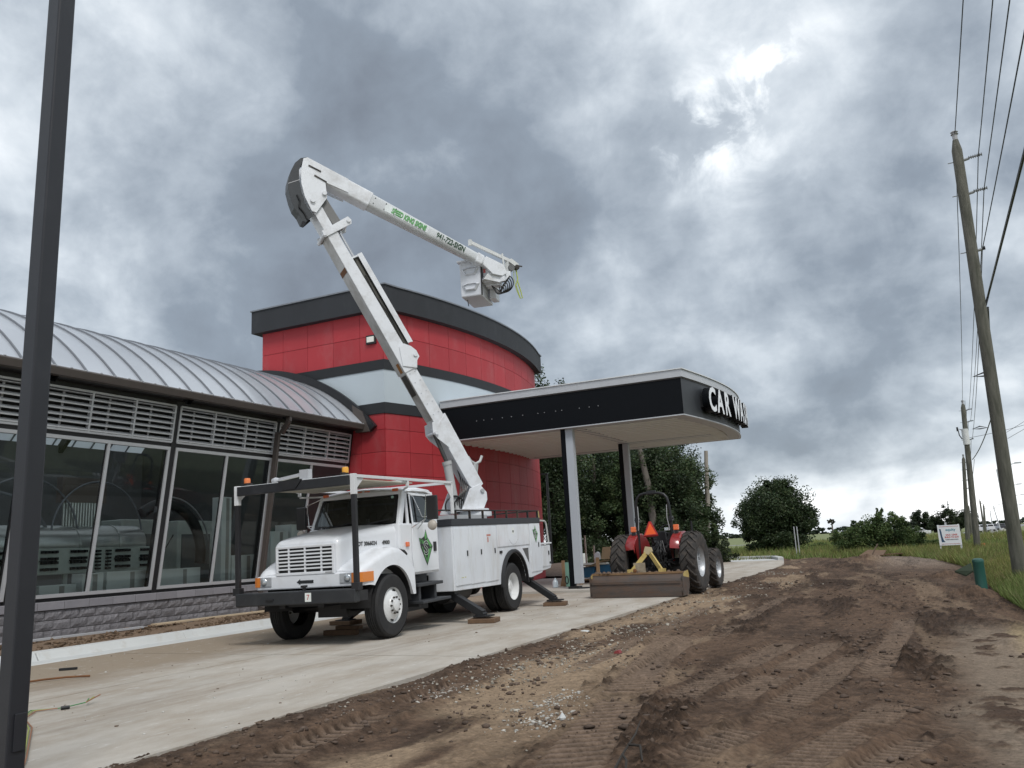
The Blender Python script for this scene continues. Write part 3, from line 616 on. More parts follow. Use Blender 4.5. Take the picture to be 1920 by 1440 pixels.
# back wall with high windows, floor, near end wall
m_ = MB(); m_.box(-25.3, -25.1, -.5, 21.6, 0, 5.5)
m_.build('back_wall', INTW, tun, world=True)
m_ = MB(); m_.prism([(-25.3, 0), (-16.4, 0), (-15.9, 5.4)]+[(AC[0]+(AR-.06)*math.cos(a), AC[1]+(AR-.06)*math.sin(a)) for a in aa[1:-1]]+[(-25.3, 5.4)], lambda u, w, s: (u, s, w), 21.45, 21.55); m_.build('far_wall', mat('far_wall_dark', (.10, .105, .10), .8), tun, world=True)
m_ = MB(); m_.prism([(-25.3, 0), (-16.6, 0), (-16.5, .8), (-15.8, 5.4)]+[(AC[0]+(AR-.06)*math.cos(a), AC[1]+(AR-.06)*math.sin(a)) for a in aa[1:-1]]+[(-25.3, 5.4)], lambda u, w, s: (u, s, w), -.5, -.35); m_.build('end_wall', INTW, tun, world=True)
m_ = MB(); m_.box(-25.1, -16.75, -.35, 21.6, .02, .10); m_.build('tunnel_floor', FLOORM, tun, world=True)
# inside the tunnel
bl = thing('air_duct', 'stainless round duct lying behind the first windows above the valve panel', 'duct', (-18.1, 12.8, .1))
m_ = MB(); m_.lathe([(.02, 0), (.36, .02), (.46, .10), (.47, .2), (.47, 5.2), (.46, 5.28), (.3, 5.4), (.02, 5.42)], (-18.1, 10.0, 2.0), (0, 1, 0), 40); m_.build('drum', SSTEEL, bl, world=True, smooth=True)
for y in (12.0, 13.4, 14.5): m_ = MB(); m_.lathe([(.475, -.02), (.49, -.02), (.49, .02), (.475, .02)], (-18.1, y, 2.0), (0, 1, 0), 40); m_.build('drum_band', SSTEEL, bl, world=True, smooth=True)
for i in range(14): m_ = MB(); m_.tube([(-17.95, 13.15+i*.075, 2.35), (-17.95, 13.15+i*.075, 3.0)], .033, 8); m_.build('stack_pipe', SSTEEL, bl, world=True, smooth=True)
m_ = MB(); m_.box(-18.1, -17.9, 13.05, 14.25, 3.0, 3.6); m_.build('stack_box', mat('rusty_box', (.16, .13, .11), .7), bl, world=True)
vp = thing('valve_panel', 'galvanised plate carrying rows of black valves under the stainless duct', 'panel', (-17.5, 13.2, .1))
m_ = MB(); m_.box(-17.55, -17.5, 10.6, 15.35, 1.34, 1.92); m_.build('plate', GALVP, vp, world=True, bevel=.01)
for y in (10.8, 13.0, 15.2): m_ = MB(); m_.box(-17.62, -17.555, y-.05, y+.05, .1, 1.36); m_.build('leg', GALVP, vp, world=True)
rr_ = random.Random(5); m_ = MB()
for yb in (11.3, 12.32, 13.05, 14.25, 14.98):
    for zz in (1.46, 1.60, 1.69, 1.84):
        for q in range(5 if yb < 14.9 else 4): m_.box(-17.5, -17.42-.02*rr_.random(), yb+q*.085, yb+q*.085+.06, zz-.030, zz+.030)
    m_.box(-17.5, -17.45, yb-.03, yb+.38, 1.63, 1.65)
for yb in (13.70, 13.98):
    for zz in (1.43, 1.51, 1.59, 1.67, 1.76, 1.84): m_.box(-17.5, -17.43, yb, yb+.12, zz-.025, zz+.02)
o = m_.build('valves', DARK, vp, world=True); o['kind'] = 'stuff'
def hoop(name, label, x, y, r_, zc_, tube, mt, a0=.0, a1=PI):
    m_ = MB(); m_.tube([(x, y+r_*math.cos(a), zc_+r_*1.05*math.sin(a)) for a in np.linspace(a0, a1, 30)], tube, 10); return tag(m_.build(name, mt, smooth=True), label, 'hoop')
hoop('spray_hoop', 'thin grey spray hoop over the duct in the first pane', -17.8, 12.1, 1.35, 2.1, .022, CAPM)
hoop('spray_hoop', 'thin grey spray hoop crossing behind the first window mullion', -17.8, 14.0, 1.25, 2.2, .022, CAPM)
hoop('spray_hoop', 'broken grey hoop curving down at the left of the first pane', -17.9, 11.4, 1.5, 1.6, .035, CAPM, -.1, 1.6)
hoop('brush_hoop', 'large dark curved brush hoop behind the second pair of windows', -17.7, 15.9, 1.25, 1.7, .14, mat('dark_rubber_hoop', (.018, .02, .02), .5), -.2, 2.2)
hoop('brush_hoop_rail', 'thin pale rail outside the dark brush hoop', -17.6, 15.95, 1.42, 1.7, .02, GREYB, -.2, 1.8)
m_ = MB(); m_.tube([(-17.3, 15.2, .9), (-17.4, 15.5, 1.6), (-17.6, 16.1, 2.2)], .02, 6); tag(m_.build('black_cable', HOSE, smooth=True), 'thin black cable hanging inside the second pair of windows', 'cable')
for k, (y, x) in enumerate(((16.4, -19.5), (18.6, -19.8))):
    t_ = thing('wash_cabinet', ('grey machine cabinet deep behind the second pair of windows', 'grey machine cabinet deep behind the third pair of windows')[k], 'cabinet', (x, y, .1)); m_ = MB(); m_.box(-.4, .4, -.7, .7, 0, 2.6); m_.build('shell', GALVP, t_, bevel=.03); m_ = MB(); m_.box(.401, .42, -.55, .55, .3, 2.2); m_.build('door', mat('cabinet_dark', (.10, .11, .11), .6), t_)
for (y0, y1, x0, x1, z1, lb) in ((11.9, 12.75, -17.2, -16.85, 1.12, 'low white carton below the valve panel beside the black post'), (12.85, 13.40, -17.15, -16.8, 1.33, 'white carton standing below the valve panel just left of the first mullion'), (13.50, 14.65, -17.2, -16.8, 1.34, 'white carton with grey tape stripe right of the first mullion'),
                            (15.0, 16.3, -17.1, -16.8, 1.33, 'white carton low in the left pane of the second bay'), (17.05, 17.42, -17.2, -16.85, 3.18, 'tall narrow white sheet carton standing on end inside the glass'),
                            (17.5, 18.5, -17.2, -16.85, 1.60, 'white carton pile right of the tall sheet carton'), (19.1, 19.8, -17.4, -16.9, 2.25, 'white carton behind the glass above the truck bonnet'), (19.9, 20.7, -17.5, -16.9, 2.45, 'highest white carton behind the glass next to the windscreen')):
    t_ = thing('carton', lb, 'box', ((x0+x1)/2, (y0+y1)/2, .1), rz=rad(rng2.uniform(-5, 5)), group='white cartons inside the tunnel')
    m_ = MB(); m_.box(-(x1-x0)/2, (x1-x0)/2, -(y1-y0)/2, (y1-y0)/2, 0, z1-.1); m_.build('carton_body', WBOX, t_, bevel=.01)
    m_ = MB(); hy = (y1-y0)/2; m_.box((x1-x0)/2, (x1-x0)/2+.004, -.06+hy*.2, .06+hy*.2, .02, z1-.13); m_.build('tape', mat('grey_tape', (.33, .33, .31), .6), t_)
# ------------------------------------------------------------------ canopy
can = thing('canopy', 'black fascia canopy with bowed end carrying the CAR WASH letters on two posts', 'canopy', (-10, 29.4, 0))
def cend(n=18, off=0.):                # bowed end, near to far
    pts = []
    for i in range(n+1):
        t = i/n; y = 24.1+7.72*t; x = -5.63+.254*t+.433*4*t*(1-t)*(1+.25*(2*t-1))
        pts.append((x+off, y+off*(2*t-1)*1.0))
    return pts
def cplan(off=0.):
    e = cend(18, off); e[0] = (e[0][0], 24.1-off); e[-1] = (e[-1][0], 31.82+off)
    return [(-13.95, 31.82+off), (-13.95, 24.1-off)]+e
c = MB()
pl_o, pl_i = cplan(0), cplan(-.06)
n = len(pl_o); vs = [(u, w, z) for z in (5.07, 6.163) for (u, w) in pl_o]+[(u, w, z) for z in (5.07, 6.163) for (u, w) in pl_i]
fs = []
for i in range(1, n-1+1):
    j = (i+1) % n; fs += [(i, j, n+j, n+i), (2*n+i, 2*n+j, 3*n+j, 3*n+i), (i, j, 2*n+j, 2*n+i)]
c.add(vs, fs); c.build('fascia', BLKP, can, world=True)
def endstrip(z0, z1, off, mt, nm):
    m_ = MB(); e = cend(24, 0); P = [[(x+off, y, z) for (x, y) in e] for z in (z0, z1)]; m_.grid(P); return m_.build(nm, mt, can, world=True)
endstrip(5.073, 6.161, .006, mat('end_fascia', (.026, .029, .034), .5, var=.08), 'end_fascia')
c = MB(); c.prism(cplan(.05), lambda u, w, s: (u, w, s), 6.20, 6.427); c.build('roof_edge', GALV, can, world=True)
c = MB(); c.prism(cplan(.018), lambda u, w, s: (u, w, s), 6.165, 6.199); c.build('roof_trim', BRONZE, can, world=True)
c = MB(); c.prism(cplan(.085), lambda u, w, s: (u, w, s), 6.43, 6.46); c.build('roof_cap', mat('white_cap', (.66, .68, .70), .4), can, world=True)
# soffit edge trim and beams
def ringp(off0, off1, z0, z1, mt, nm):
    a, b = cplan(off0), cplan(off1); n = len(a); m_ = MB()
    m_.add([(u, w, z) for z in (z0, z1) for (u, w) in a]+[(u, w, z) for z in (z0, z1) for (u, w) in b], [f for i in range(1, n) for j in ((i+1) % n,) for f in ((i, j, 2*n+j, 2*n+i), (i, j, n+j, n+i), (2*n+i, 2*n+j, 3*n+j, 3*n+i))])
    return m_.build(nm, mt, can, world=True)
ringp(.02, -.05, 5.038, 5.07, GALV, 'soffit_trim')
ringp(-.055, -.42, 5.041, 5.10, mat('border_grey', (.46, .45, .44), .5), 'soffit_border')
for k in range(17):
    y = 24.52+k*.42; t = (y-24.1)/7.72; xe = -5.63+.254*t+.433*4*t*(1-t)-.45
    c = MB(); c.prism([(0, 0), (.37, 0), (.37, .008), (.26, .008), (.25, .09), (.12, .09), (.11, .008), (0, .008)], lambda u, w, s: (s, y+u, 5.128-w), -14.3, xe); c.build('soffit_panel', SOFF, can, world=True)
for y0, y1, x0, x1 in ((24.27, 24.60, -13.8, -6.1), (29.5, 30.0, -9.3, -6.0), (31.2, 31.65, -13.7, -9.0)):
    c = MB(); c.box(x0, x1, y0, y1, 5.045, 5.08); c.build('soffit_beam', GREYB, can, world=True)
c = MB(); c.box(-9.35, -9.05, 24.6, 29.5, 5.047, 5.08); c.build('cross_beam', GREYB, can, world=True)
c = MB(); c.add([(-14.6, 24.2, 5.184), (-5.7, 24.2, 5.184), (-5.5, 31.63, 5.184), (-14.6, 31.63, 5.184)], [(0, 1, 2, 3)]); c.build('deck', DARK, can, world=True)
for (x, y, wz, gw) in ((-9.68, 24.36, 5.043, .24), (-9.49, 29.65, 5.043, .21)):
    c = MB(); c.box(x, x+.16, y-.08, y+.08, .08, wz); co = c.build('column', BLKP, can, world=True)
    c = MB(); c.box(x+.168, x+.168+gw, y-.09, y+.12, .24, wz); c.build('column_cladding', PALE, co, world=True)
    c = MB(); c.box(x-.04, x+.30, y-.12, y+.2, .086, .16); c.lathe([(.27, 0), (.27, .025)], (x+.36, y+.1, .087), (0, 0, 1), 24); c.build('base_plate', BLKS, co, world=True)
for px_ in (-12.58, -12.31, -12.01, -11.62, -11.29, -10.88, -10.34, -10.11, -9.72, -9.51, -8.91, -8.58, -8.28):
    c = MB(); c.lathe([(.012, 0), (.011, -.02)], (px_, 24.1, 5.627), (0, 1, 0), 8); c.build('stud', GALV, can, world=True)
# CAR WASH channel letters on the bowed end
def endpt(y):
    t = (y-24.1)/7.72; x = -5.63+.254*t+.433*4*t*(1-t)*(1+.25*(2*t-1)); e = 1e-3; t2 = t+e; x2 = -5.63+.254*t2+.433*4*t2*(1-t2)*(1+.25*(2*t2-1)); return x, Vector((x2-x, 7.72*e, 0)).normalized()
LET = [('C', 25.65), ('A', 26.31), ('R', 26.99), ('W', 28.11), ('A', 28.88), ('S', 29.54), ('H', 30.18)]
fm = mat('letter_face', (.80, .82, .85), .35, var=.02)
for ch, y in LET:
    x, tg = endpt(y); nrm = Vector((tg.y, -tg.x, 0))
    o3 = (x+nrm.x*.20, y+nrm.y*.20, 5.608)
    Mx = mframe(o3, tg, (0, 0, 1))
    lt = text('letter', ch, 1.04, BLKP, can, Mx, ext=.115, bold=.038, world=True, sx=.82)
    text('letter_face', ch, 1.04, fm, lt, mframe((x+nrm.x*.318, y+nrm.y*.318, 5.608), tg, (0, 0, 1)), ext=.004, bold=.026, world=True, sx=.82)
m_ = MB()
for i in range(12):
    y = 25.4+i*5.0/12; x, tg = endpt(y); x2, _ = endpt(y+5.0/12); m_.bar((x+.05, y, 5.59), (x2+.05, y+5.0/12, 5.59), .08, .35)
m_.build('letter_raceway', BLKS, can, world=True)
# ------------------------------------------------------------------ bucket truck
th_ = rad(2.0); PT = rad(1.05); RL = rad(-.7)
TO = Vector((-9.29, 12.15, .0))
Rt = Matrix.Rotation(th_, 4, 'Z') @ Matrix.Rotation(PT, 4, 'X') @ Matrix.Rotation(RL, 4, 'Y')
trk = thing('bucket_truck', 'white bucket truck with folded boom raised high, parked before the glass front', 'truck', TO, rot=Rt)
TM = WM[trk.name]
def uz(y, z): return z-.018*y                                  # measured height -> height in the tilted truck frame
def B(name, m_, mt, par=trk, **k): return m_.build(name, mt, par, **k)
# frame, axles
m_ = MB(); m_.box(-.45, -.33, -.95, 7.3, .62, .86); m_.box(.33, .45, -.95, 7.3, .62, .86)
for y in (-.9, .8, 2.2, 3.6, 6.4): m_.box(-.33, .33, y, y+.1, .64, .84)
m_.box(-.25, .25, .5, 2.2, .42, .7); m_.cyl((-.95, .08, .53), (.95, .08, .53), .07); m_.box(-.3, .3, -.1, .25, .38, .64); m_.cyl((-.95, 5.35, .54), (.95, 5.35, .54), .09); m_.lathe([(.05, -.25), (.22, -.12), (.22, .12), (.05, .25)], (0, 5.35, .5), (0, 1, 0), 16)
m_.cyl((0, 2.1, .5), (0, 5.2, .52), .06)
B('chassis', m_, BLKS)
def wheel(x, y, side, front):
    """tyre with grooves, steel wheel, nuts; x is the outer face"""
    cx = x-side*.14; z = .535-uz(0, 0)-(.018*y); z = .535-.0184*y
    o_ = MB(); n = 48; w_ = .135
    prof = [(.30, -w_+.01), (.40, -w_-.005), (.49, -w_+.0), (.525, -w_+.035)]
    for g in range(5):
        a = -w_+.045+g*.042; prof += [(.537, a), (.537, a+.028), (.524, a+.031), (.524, a+.039)]
    prof = prof[:-2]+[(.537, w_-.045), (.525, w_-.035), (.49, w_), (.40, w_+.005), (.30, w_-.01)]
    o_.lathe(prof, (cx, y, z), (1, 0, 0), n, close=False)
    # flattened where it stands
    o_.v = [(a, b, max(c_, z-.527)) for a, b, c_ in o_.v]
    t_ = B('wheel', o_, RUBBER, smooth=True, auto=30)
    r_ = MB(); s_ = side
    if front: pr = [(.302, .132), (.300, .10), (.285, .075), (.27, .10), (.235, .125), (.16, .150), (.15, .165), (.10, .175), (.098, .205), (.06, .215), (.001, .215)]
    else: pr = [(.302, .132), (.300, .11), (.285, .06), (.275, -.02), (.22, -.06), (.15, -.065), (.148, .03), (.10, .045), (.09, .06), (.001, .06)]
    r_.lathe([(a, b*s_) for a, b in pr], (cx, y, z), (1, 0, 0), 40, close=False)
    rim = r_.build('rim', RIMW, t_, smooth=True, auto=35)
    if abs(x) > 1:
        q_ = MB()
        for k in range(10):
            a = 2*PI*k/10; h = .165 if front else -.06
            q_.cyl((cx+s_*(h-.02), y+.135*math.cos(a), z+.135*math.sin(a)), (cx+s_*(h+.03), y+.135*math.cos(a), z+.135*math.sin(a)), .018, 6)
        q_ = q_.build('lug_nuts', CHROME if not front else RUBMUD, t_); q_['kind'] = 'stuff'
    if front:
        for k in range(2):
            q_ = MB(); a = PI/4+PI*k+.6
            c0 = Vector((cx+s_*.118, y+.248*math.cos(a), z+.248*math.sin(a))); tg = Vector((0, -math.sin(a), math.cos(a))); rd = Vector((0, math.cos(a), math.sin(a)))
            q_.add([c0+tg*.055*math.cos(b)+rd*.022*math.sin(b)+Vector((s_*.008, 0, 0)) for b in np.linspace(0, 2*PI, 14, endpoint=False)], [tuple(range(14))])
            q_.build('hand_hole', DARK, t_)
    return t_
wheel(1.13, .10, 1, True); wheel(-1.13, .10, -1, True)
for s_ in (1, -1):
    wheel(1.13*s_, 5.33, s_, False); wheel(.82*s_, 5.33, s_, False)
# bumper
m_ = MB(); m_.box(-1.21, 1.21, -1.16, -1.02, .69, .91); B('bumper', m_, mat('bumper_black', (.022, .024, .027), .5, var=.2, scale=5, bump=.003, bscale=50, dirt=(.10, .10, .10), dirt_amt=.3), bevel=.02)
m_ = MB(); m_.box(-1.16, 1.16, -1.03, -.72, .70, .86); B('bumper_shelf', m_, BLKS)
m_ = MB(); m_.box(.24, .36, -1.166, -1.161, .735, .875); st_ = B('sticker', m_, DECW)
text('sticker_mark', '7', .12, TXTR, st_, mframe((.30, -1.168, .80), (1, 0, 0), (0, 0, 1)), ext=.0005)
m_ = MB(); m_.box(-.55, -.40, -1.18, -1.16, .77, .80); m_.tube([(.17, -1.09, .9), (.17, -1.09, .99)], .03, 10); m_.box(.13, .21, -1.13, -1.05, .96, .995); B('tow_hook', m_, BLKS)
# grille panel and bonnet
def section(y, hw, top, bot, r_, crown, n=10):
    pts = [(-hw, y, bot)]
    for k in range(n+1):
        a = PI-PI/2*k/n; pts.append((-hw+r_+r_*math.cos(a), y, top-r_+r_*math.sin(a)))
    for k in range(1, 8):
        t = k/8; pts.append((-hw+r_+2*(hw-r_)*t, y, top+crown*4*t*(1-t)))
    for k in range(n+1):
        a = PI/2-PI/2*k/n; pts.append((hw-r_+r_*math.cos(a), y, top-r_+r_*math.sin(a)))
    pts.append((hw, y, bot)); return pts
S = [(-.80, .62, 1.66, .95, .10, .0), (-.785, .65, 1.70, .95, .11, .012), (-.72, .67, 1.735, .95, .12, .025), (-.5, .70, 1.785, .95, .13, .04), (-.2, .745, 1.835, .95, .14, .045), (.1, .80, 1.875, .95, .15, .045), (.4, .865, 1.905, .95, .15, .04), (.62, .92, 1.925, .95, .14, .035)]
m_ = MB(); P = [section(y, hw, t_-.018*y, b_, r_, c_) for y, hw, t_, b_, r_, c_ in S]; m_.grid(P); m_.add(P[0], [tuple(range(len(P[0])))])
bon = B('bonnet', m_, WHITE, smooth=True, auto=50)
# fenders
def fend(s_):
    m_ = MB(); P = []; ay, az, ar = .10, .55, .66
    for y in np.linspace(-.80, .86, 40):
        top = np.interp(y, [-.80, -.70, -.5, -.25, 0, .25, .45, .65, .86], [1.17, 1.25, 1.34, 1.43, 1.50, 1.525, 1.50, 1.40, 1.20])
        xo = np.interp(y, [-.80, -.65, -.4, .2, .86], [1.03, 1.09, 1.125, 1.14, 1.13])
        low = np.interp(y, [-.80, -.56, .76, .86], [.93, .93, .66, .66])
        if abs(y-ay) < ar: low = max(low, az+math.sqrt(ar*ar-(y-ay)**2))
        low = min(low, top-.12)
        rr_ = .16; row = [(s_*.5, y, top+.03), (s_*.80, y, top+.015)]
        for k in range(9):
            a = PI/2*k/8; row.append((s_*(xo-rr_+rr_*math.sin(a)), y, top-rr_*.75+rr_*.75*math.cos(a)))
        zl = row[-1][2]; row[-1] = (row[-1][0], y, max(row[-1][2], low+.02)) if zl < low else row[-1]
        row = [(a_, b_, max(c_, low+.001*(i))) for i, (a_, b_, c_) in enumerate(row)]
        row += [(s_*(xo+.006), y, low+(row[-1][2]-low)*.5), (s_*(xo+.012), y, low), (s_*(xo-.05), y, low+.004), (s_*(xo-.06), y, low+.05)]
        P.append(row)
    m_.grid(P); m_.add(P[0], [tuple(range(len(P[0])))]); m_.add(P[-1], [tuple(range(len(P[0])))])
    f = B('fender', m_, WHITE, smooth=True, auto=45)
    m_ = MB(); m_.box(*(sorted((s_*.52, s_*1.02))), -.45, .80, .9, 1.10); Q = []
    for a in np.linspace(0, PI, 20): Q.append([(s_*x, ay+.655*math.cos(a), az+.655*math.sin(a)) for x in (.50, 1.10)])
    m2 = MB(); m2.grid(Q); m2.build('wheel_well', DARK, f)
    return f
fR = fend(1); fL = fend(-1)
m_ = MB(); m_.box(-1.02, 1.02, -.835, -.70, .93, 1.16); B('valance', m_, WHITE, bevel=.02)
# grille: white surround with open slots
m_ = MB(); m_.box(-.56, .56, -.815, -.806, 1.20, 1.62); B('grille_back', m_, GRILLV)
m_ = MB(); m_.box(-.60, .60, -.845, -.80, 1.155, 1.20); m_.box(-.60, .60, -.845, -.80, 1.615, 1.645); m_.box(-.60, -.555, -.845, -.80, 1.20, 1.615); m_.box(.555, .60, -.845, -.80, 1.20, 1.615)
gf = B('grille', m_, WHITE, bevel=.006)
for k in range(7):
    z = 1.2+.0595*(k+1)-.012; m_ = MB(); m_.box(-.555, .555, -.842, -.812, z, z+.025); m_.build('slat', WHITE, gf)
m_ = MB()
for x in (-.335, .0, .335): m_.box(x-.014, x+.014, -.838, -.812, 1.2, 1.615)
m_.build('grille_mullion', WHITE, gf)
m_ = MB(); m_.prism([(-.10, 1.015), (.17, 1.015), (.17, 1.065), (-.10, 1.065), (-.10, 1.085), (-.17, 1.04), (-.10, .995)], lambda u, w, s: (u, s, w), -.842, -.836); B('front_badge', m_, TXTX)
m_ = MB(); m_.prism([(.42, 1.165), (.56, 1.165), (.56, 1.19), (.42, 1.19)], lambda u, w, s: (u, s, w), -.8475, -.8455); B('grille_badge', m_, GREYB)
for s_ in (1, -1):
    m_ = MB(); a, b = sorted((s_*.70, s_*.93)); m_.box(a, b, -.85, -.80, .985, 1.145); hl = B('headlight', m_, RIMS, bevel=.008)
    m_ = MB(); m_.lathe([(.001, -.035), (.04, -.032), (.062, -.02), (.072, 0)], (s_*.855, -.842, 1.065), (0, 1, 0), 20); m_.build('bulb', LENS, hl, smooth=True)
    m_ = MB(); P = []
    for y, x in ((-.848, .935), (-.848, 1.0), (-.83, 1.06), (-.77, 1.105), (-.62, 1.125), (-.50, 1.14)): P.append([(s_*x, y, .985), (s_*x, y, 1.145)])
    m_.grid(P); P2 = [[(a-s_*.03 if i > 2 else a, b+.03 if i <= 2 else b, c_) for a, b, c_ in r_] for i, r_ in enumerate(P)]; m_.grid(P2)
    m_.add([P[i][0] for i in range(6)]+[P2[i][0] for i in range(5, -1, -1)], [tuple(range(12))]); m_.add([P[i][1] for i in range(6)]+[P2[i][1] for i in range(5, -1, -1)], [tuple(range(12))]); B('turn_signal', m_, AMBER)
# cab
def cabp(s_):   # side outline (y,z)
    return
m_ = MB(); hw = 1.0
# floor to belt
m_.prism([(.62, .98), (2.06, .98), (2.06, 1.90), (.62, 1.93)], lambda u, w, s: (s, u, w), -hw, hw)
lowc = B('cab_lower', m_, WHITE, bevel=.03)
# pillars and roof (greenhouse)
WB, WT = (.66, 1.925), (.93, 2.50)
def pillar(x0, x1, p0, p1, w_=.10, t_=.07, xi=None): gh.bar((x0, p0[0], p0[1]), (x1, p1[0], p1[1]), t_, w_, (0, 1, 0))
for s_ in (1, -1):
    for x0, x1, p0, p1, w_, t_ in ((.945, .885, (.70, 1.90), (.96, 2.52), .13, .075), (.965, .90, (1.98, 1.90), (1.93, 2.52), .17, .07), (.96, .895, (.98, 1.90), (1.02, 2.52), .06, .05)):
        gh = MB(); pillar(s_*x0, s_*x1, p0, p1, w_, t_); B('cab_pillar', gh, WHITE, bevel=.015)
gh = MB(); gh.prism([(-.93, 1.90), (.93, 1.90), (.88, 2.5), (-.88, 2.5)], lambda u, w, s: (u, s, w), 1.99, 2.05); B('cab_back', gh, WHITE, bevel=.01)
m_ = MB(); P = []
for y, hwz, zt, rr_ in ((.86, .86, 2.56, .04), (.90, .90, 2.60, .07), (1.05, .915, 2.645, .09), (1.5, .92, 2.665, .09), (1.95, .915, 2.635, .09), (2.05, .90, 2.57, .05)):
    row = [(-hwz+.015, y, 2.47)]
    for k in range(7):
        a = PI-PI/2*k/6; row.append((-hwz+rr_+rr_*math.cos(a), y, zt-.05-rr_*.6+rr_*.6*math.sin(a)))
    for k in range(1, 6): row.append((-hwz+rr_+2*(hwz-rr_)*k/6, y, zt-.05+.05*math.sin(PI*k/6)))
    for k in range(7):
        a = PI/2-PI/2*k/6; row.append((hwz-rr_+rr_*math.cos(a), y, zt-.05-rr_*.6+rr_*.6*math.sin(a)))
    row.append((hwz-.015, y, 2.47)); P.append(row)
m_.grid(P); m_.add(P[0], [tuple(range(len(P[0])))]); m_.add(P[-1], [tuple(range(len(P[0])))]); B('cab_roof', m_, WHITE, smooth=True, auto=45)
for s_ in (1, -1):
    m_ = MB(); m_.tube([(s_*.90, .93, 2.50), (s_*.93, 1.2, 2.535), (s_*.935, 1.7, 2.53), (s_*.92, 2.02, 2.47)], .018, 8); B('rain_gutter', m_, WHITE)
# windscreen with black rubber
def ws(u, v_, o=0):          # u -1..1, v 0..1 on the raked screen
    x = u*(.915-.07*v_); y = .625+.27*v_+.03*abs(u)**2-o; z = 1.945+.555*v_
    return (x, y, z)
def rrect(u0, u1, v0, v1, ru, rv, n=5):
    pts = []
    for cx_, cy_, a0 in ((u1-ru, v1-rv, 0), (u0+ru, v1-rv, PI/2), (u0+ru, v0+rv, PI), (u1-ru, v0+rv, 1.5*PI)):
        for k in range(n+1): a = a0+PI/2*k/n; pts.append((cx_+ru*math.cos(a), cy_+rv*math.sin(a)))
    return pts
o_ = rrect(-.985, .985, .0, 1.0, .10, .16); i_ = rrect(-.93, .93, .065, .93, .085, .14)
m_ = MB(); n = len(o_); m_.add([ws(u, w, .030) for u, w in o_]+[ws(u, w, .030) for u, w in i_], [(i, (i+1) % n, n+(i+1) % n, n+i) for i in range(n)]); m_.add([ws(u, w, .0) for u, w in o_]+[ws(u, w, .030) for u, w in o_], [(i, (i+1) % n, n+(i+1) % n, n+i) for i in range(n)])
B('windscreen_seal', m_, mat('rubber_seal', (.01, .01, .01), .4))
m_ = MB(); P = [[ws(u, w, .022) for w in np.linspace(.05, .95, 5)] for u in np.linspace(-.95, .95, 13)]; m_.grid(P); wsg = B('windscreen', m_, TGLASS, smooth=True)
m_ = MB(); c0 = ws(.86, .86, .032); m_.add([(c0[0]+.03*math.cos(a), c0[1], c0[2]+.03*math.sin(a)) for a in np.linspace(0, 2*PI, 16, endpoint=False)], [tuple(range(16))]); m_.build('sticker', mat('pale_green_sticker', (.35, .55, .48), .5), wsg)
for u0 in (-.55, .25):
    m_ = MB(); a = Vector(ws(u0, -.01, .05)); b = Vector(ws(u0+.42, .09, .05)); m_.bar(a, b, .02, .02); m_.bar(b+Vector((-.22, 0, -.03)), b+Vector((.18, 0, .02)), .012, .02); B('wiper', m_, BLKS)
# interior: seats, dash, dark lining
m_ = MB(); m_.box(-.85, .85, .78, 1.02, 1.55, 1.93); m_.box(-.8, -.2, 1.5, 1.75, 1.5, 2.2); m_.box(.2, .8, 1.5, 1.75, 1.5, 2.2); m_.tube([(.5+.2*math.cos(a), 1.08+.06*math.sin(a), 2.0+.19*math.sin(a)) for a in np.linspace(0, 2*PI, 20, endpoint=False)], .017, 8, closed=True); m_.box(-.86, .86, 1.93, 1.97, 1.0, 2.48); B('cab_interior', m_, mat('cab_lining', (.035, .037, .04), .8))
m_ = MB(); m_.tube([(.08, 1.0, 1.93), (.08, 1.0, 2.07)], .035, 12); B('cup', m_, mat('cup_clear', (.4, .42, .45), .4))
# doors: side plane x = 1.0
def door(s_):
    X = s_*1.0
    m_ = MB(); m_.prism([(1.06, 1.02), (2.0, 1.02), (2.0, 1.895), (1.06, 1.915), (1.02, 1.6), (1.02, 1.3)], lambda u, w, s: (s, u, w), X+s_*.002, X+s_*.022); d_ = B('door', m_, WHITE, bevel=.012)
    fr = [(1.05, 1.90), (1.99, 1.885), (1.94, 2.475), (1.09, 2.50)]; gi = [(1.11, 1.935), (1.92, 1.925), (1.88, 2.435), (1.13, 2.45)]
    def SX(z): return X*(1-.0-(z-1.9)*.135/1.0) + s_*.0
    m2 = MB(); m2.add([(SX(z)+s_*.012, y, z) for y, z in fr]+[(SX(z)+s_*.012, y, z) for y, z in gi], [(i, (i+1) % 4, 4+(i+1) % 4, 4+i) for i in range(4)]); m2.add([(SX(z)-s_*.03, y, z) for y, z in gi]+[(SX(z)+s_*.012, y, z) for y, z in gi], [(i, (i+1) % 4, 4+(i+1) % 4, 4+i) for i in range(4)]); m2.build('window_frame', WHITE, d_)
    m2 = MB(); m2.add([(SX(z)-s_*.012, y, z) for y, z in gi], [(0, 1, 2, 3)]); m2.build('window_pane', TGLASS, d_)
    m2 = MB(); m2.bar((SX(1.93)-s_*.006, 1.27, 1.93), (SX(2.45)-s_*.006, 1.29, 2.45), .018, .02, (0, 1, 0)); m2.add([(SX(z)+s_*.001, y, z) for y, z in [(1.09, 1.915), (1.94, 1.905), (1.90, 2.455), (1.11, 2.47)]]+[(SX(z)+s_*.0, y, z) for y, z in gi], [(i, (i+1) % 4, 4+(i+1) % 4, 4+i) for i in range(4)]); m2.build('window_seal', BLKS, d_)
    m2 = MB(); m2.box(*sorted((X+s_*.022, X+s_*.045)), 1.80, 1.90, 1.38, 1.56); m2.build('door_handle', BLKS, d_, bevel=.008)
    if s_ > 0: logo(d_, Vector((X+.0235, 1.50, 1.46)), .34, Vector((0, 1, 0)))
    return d_
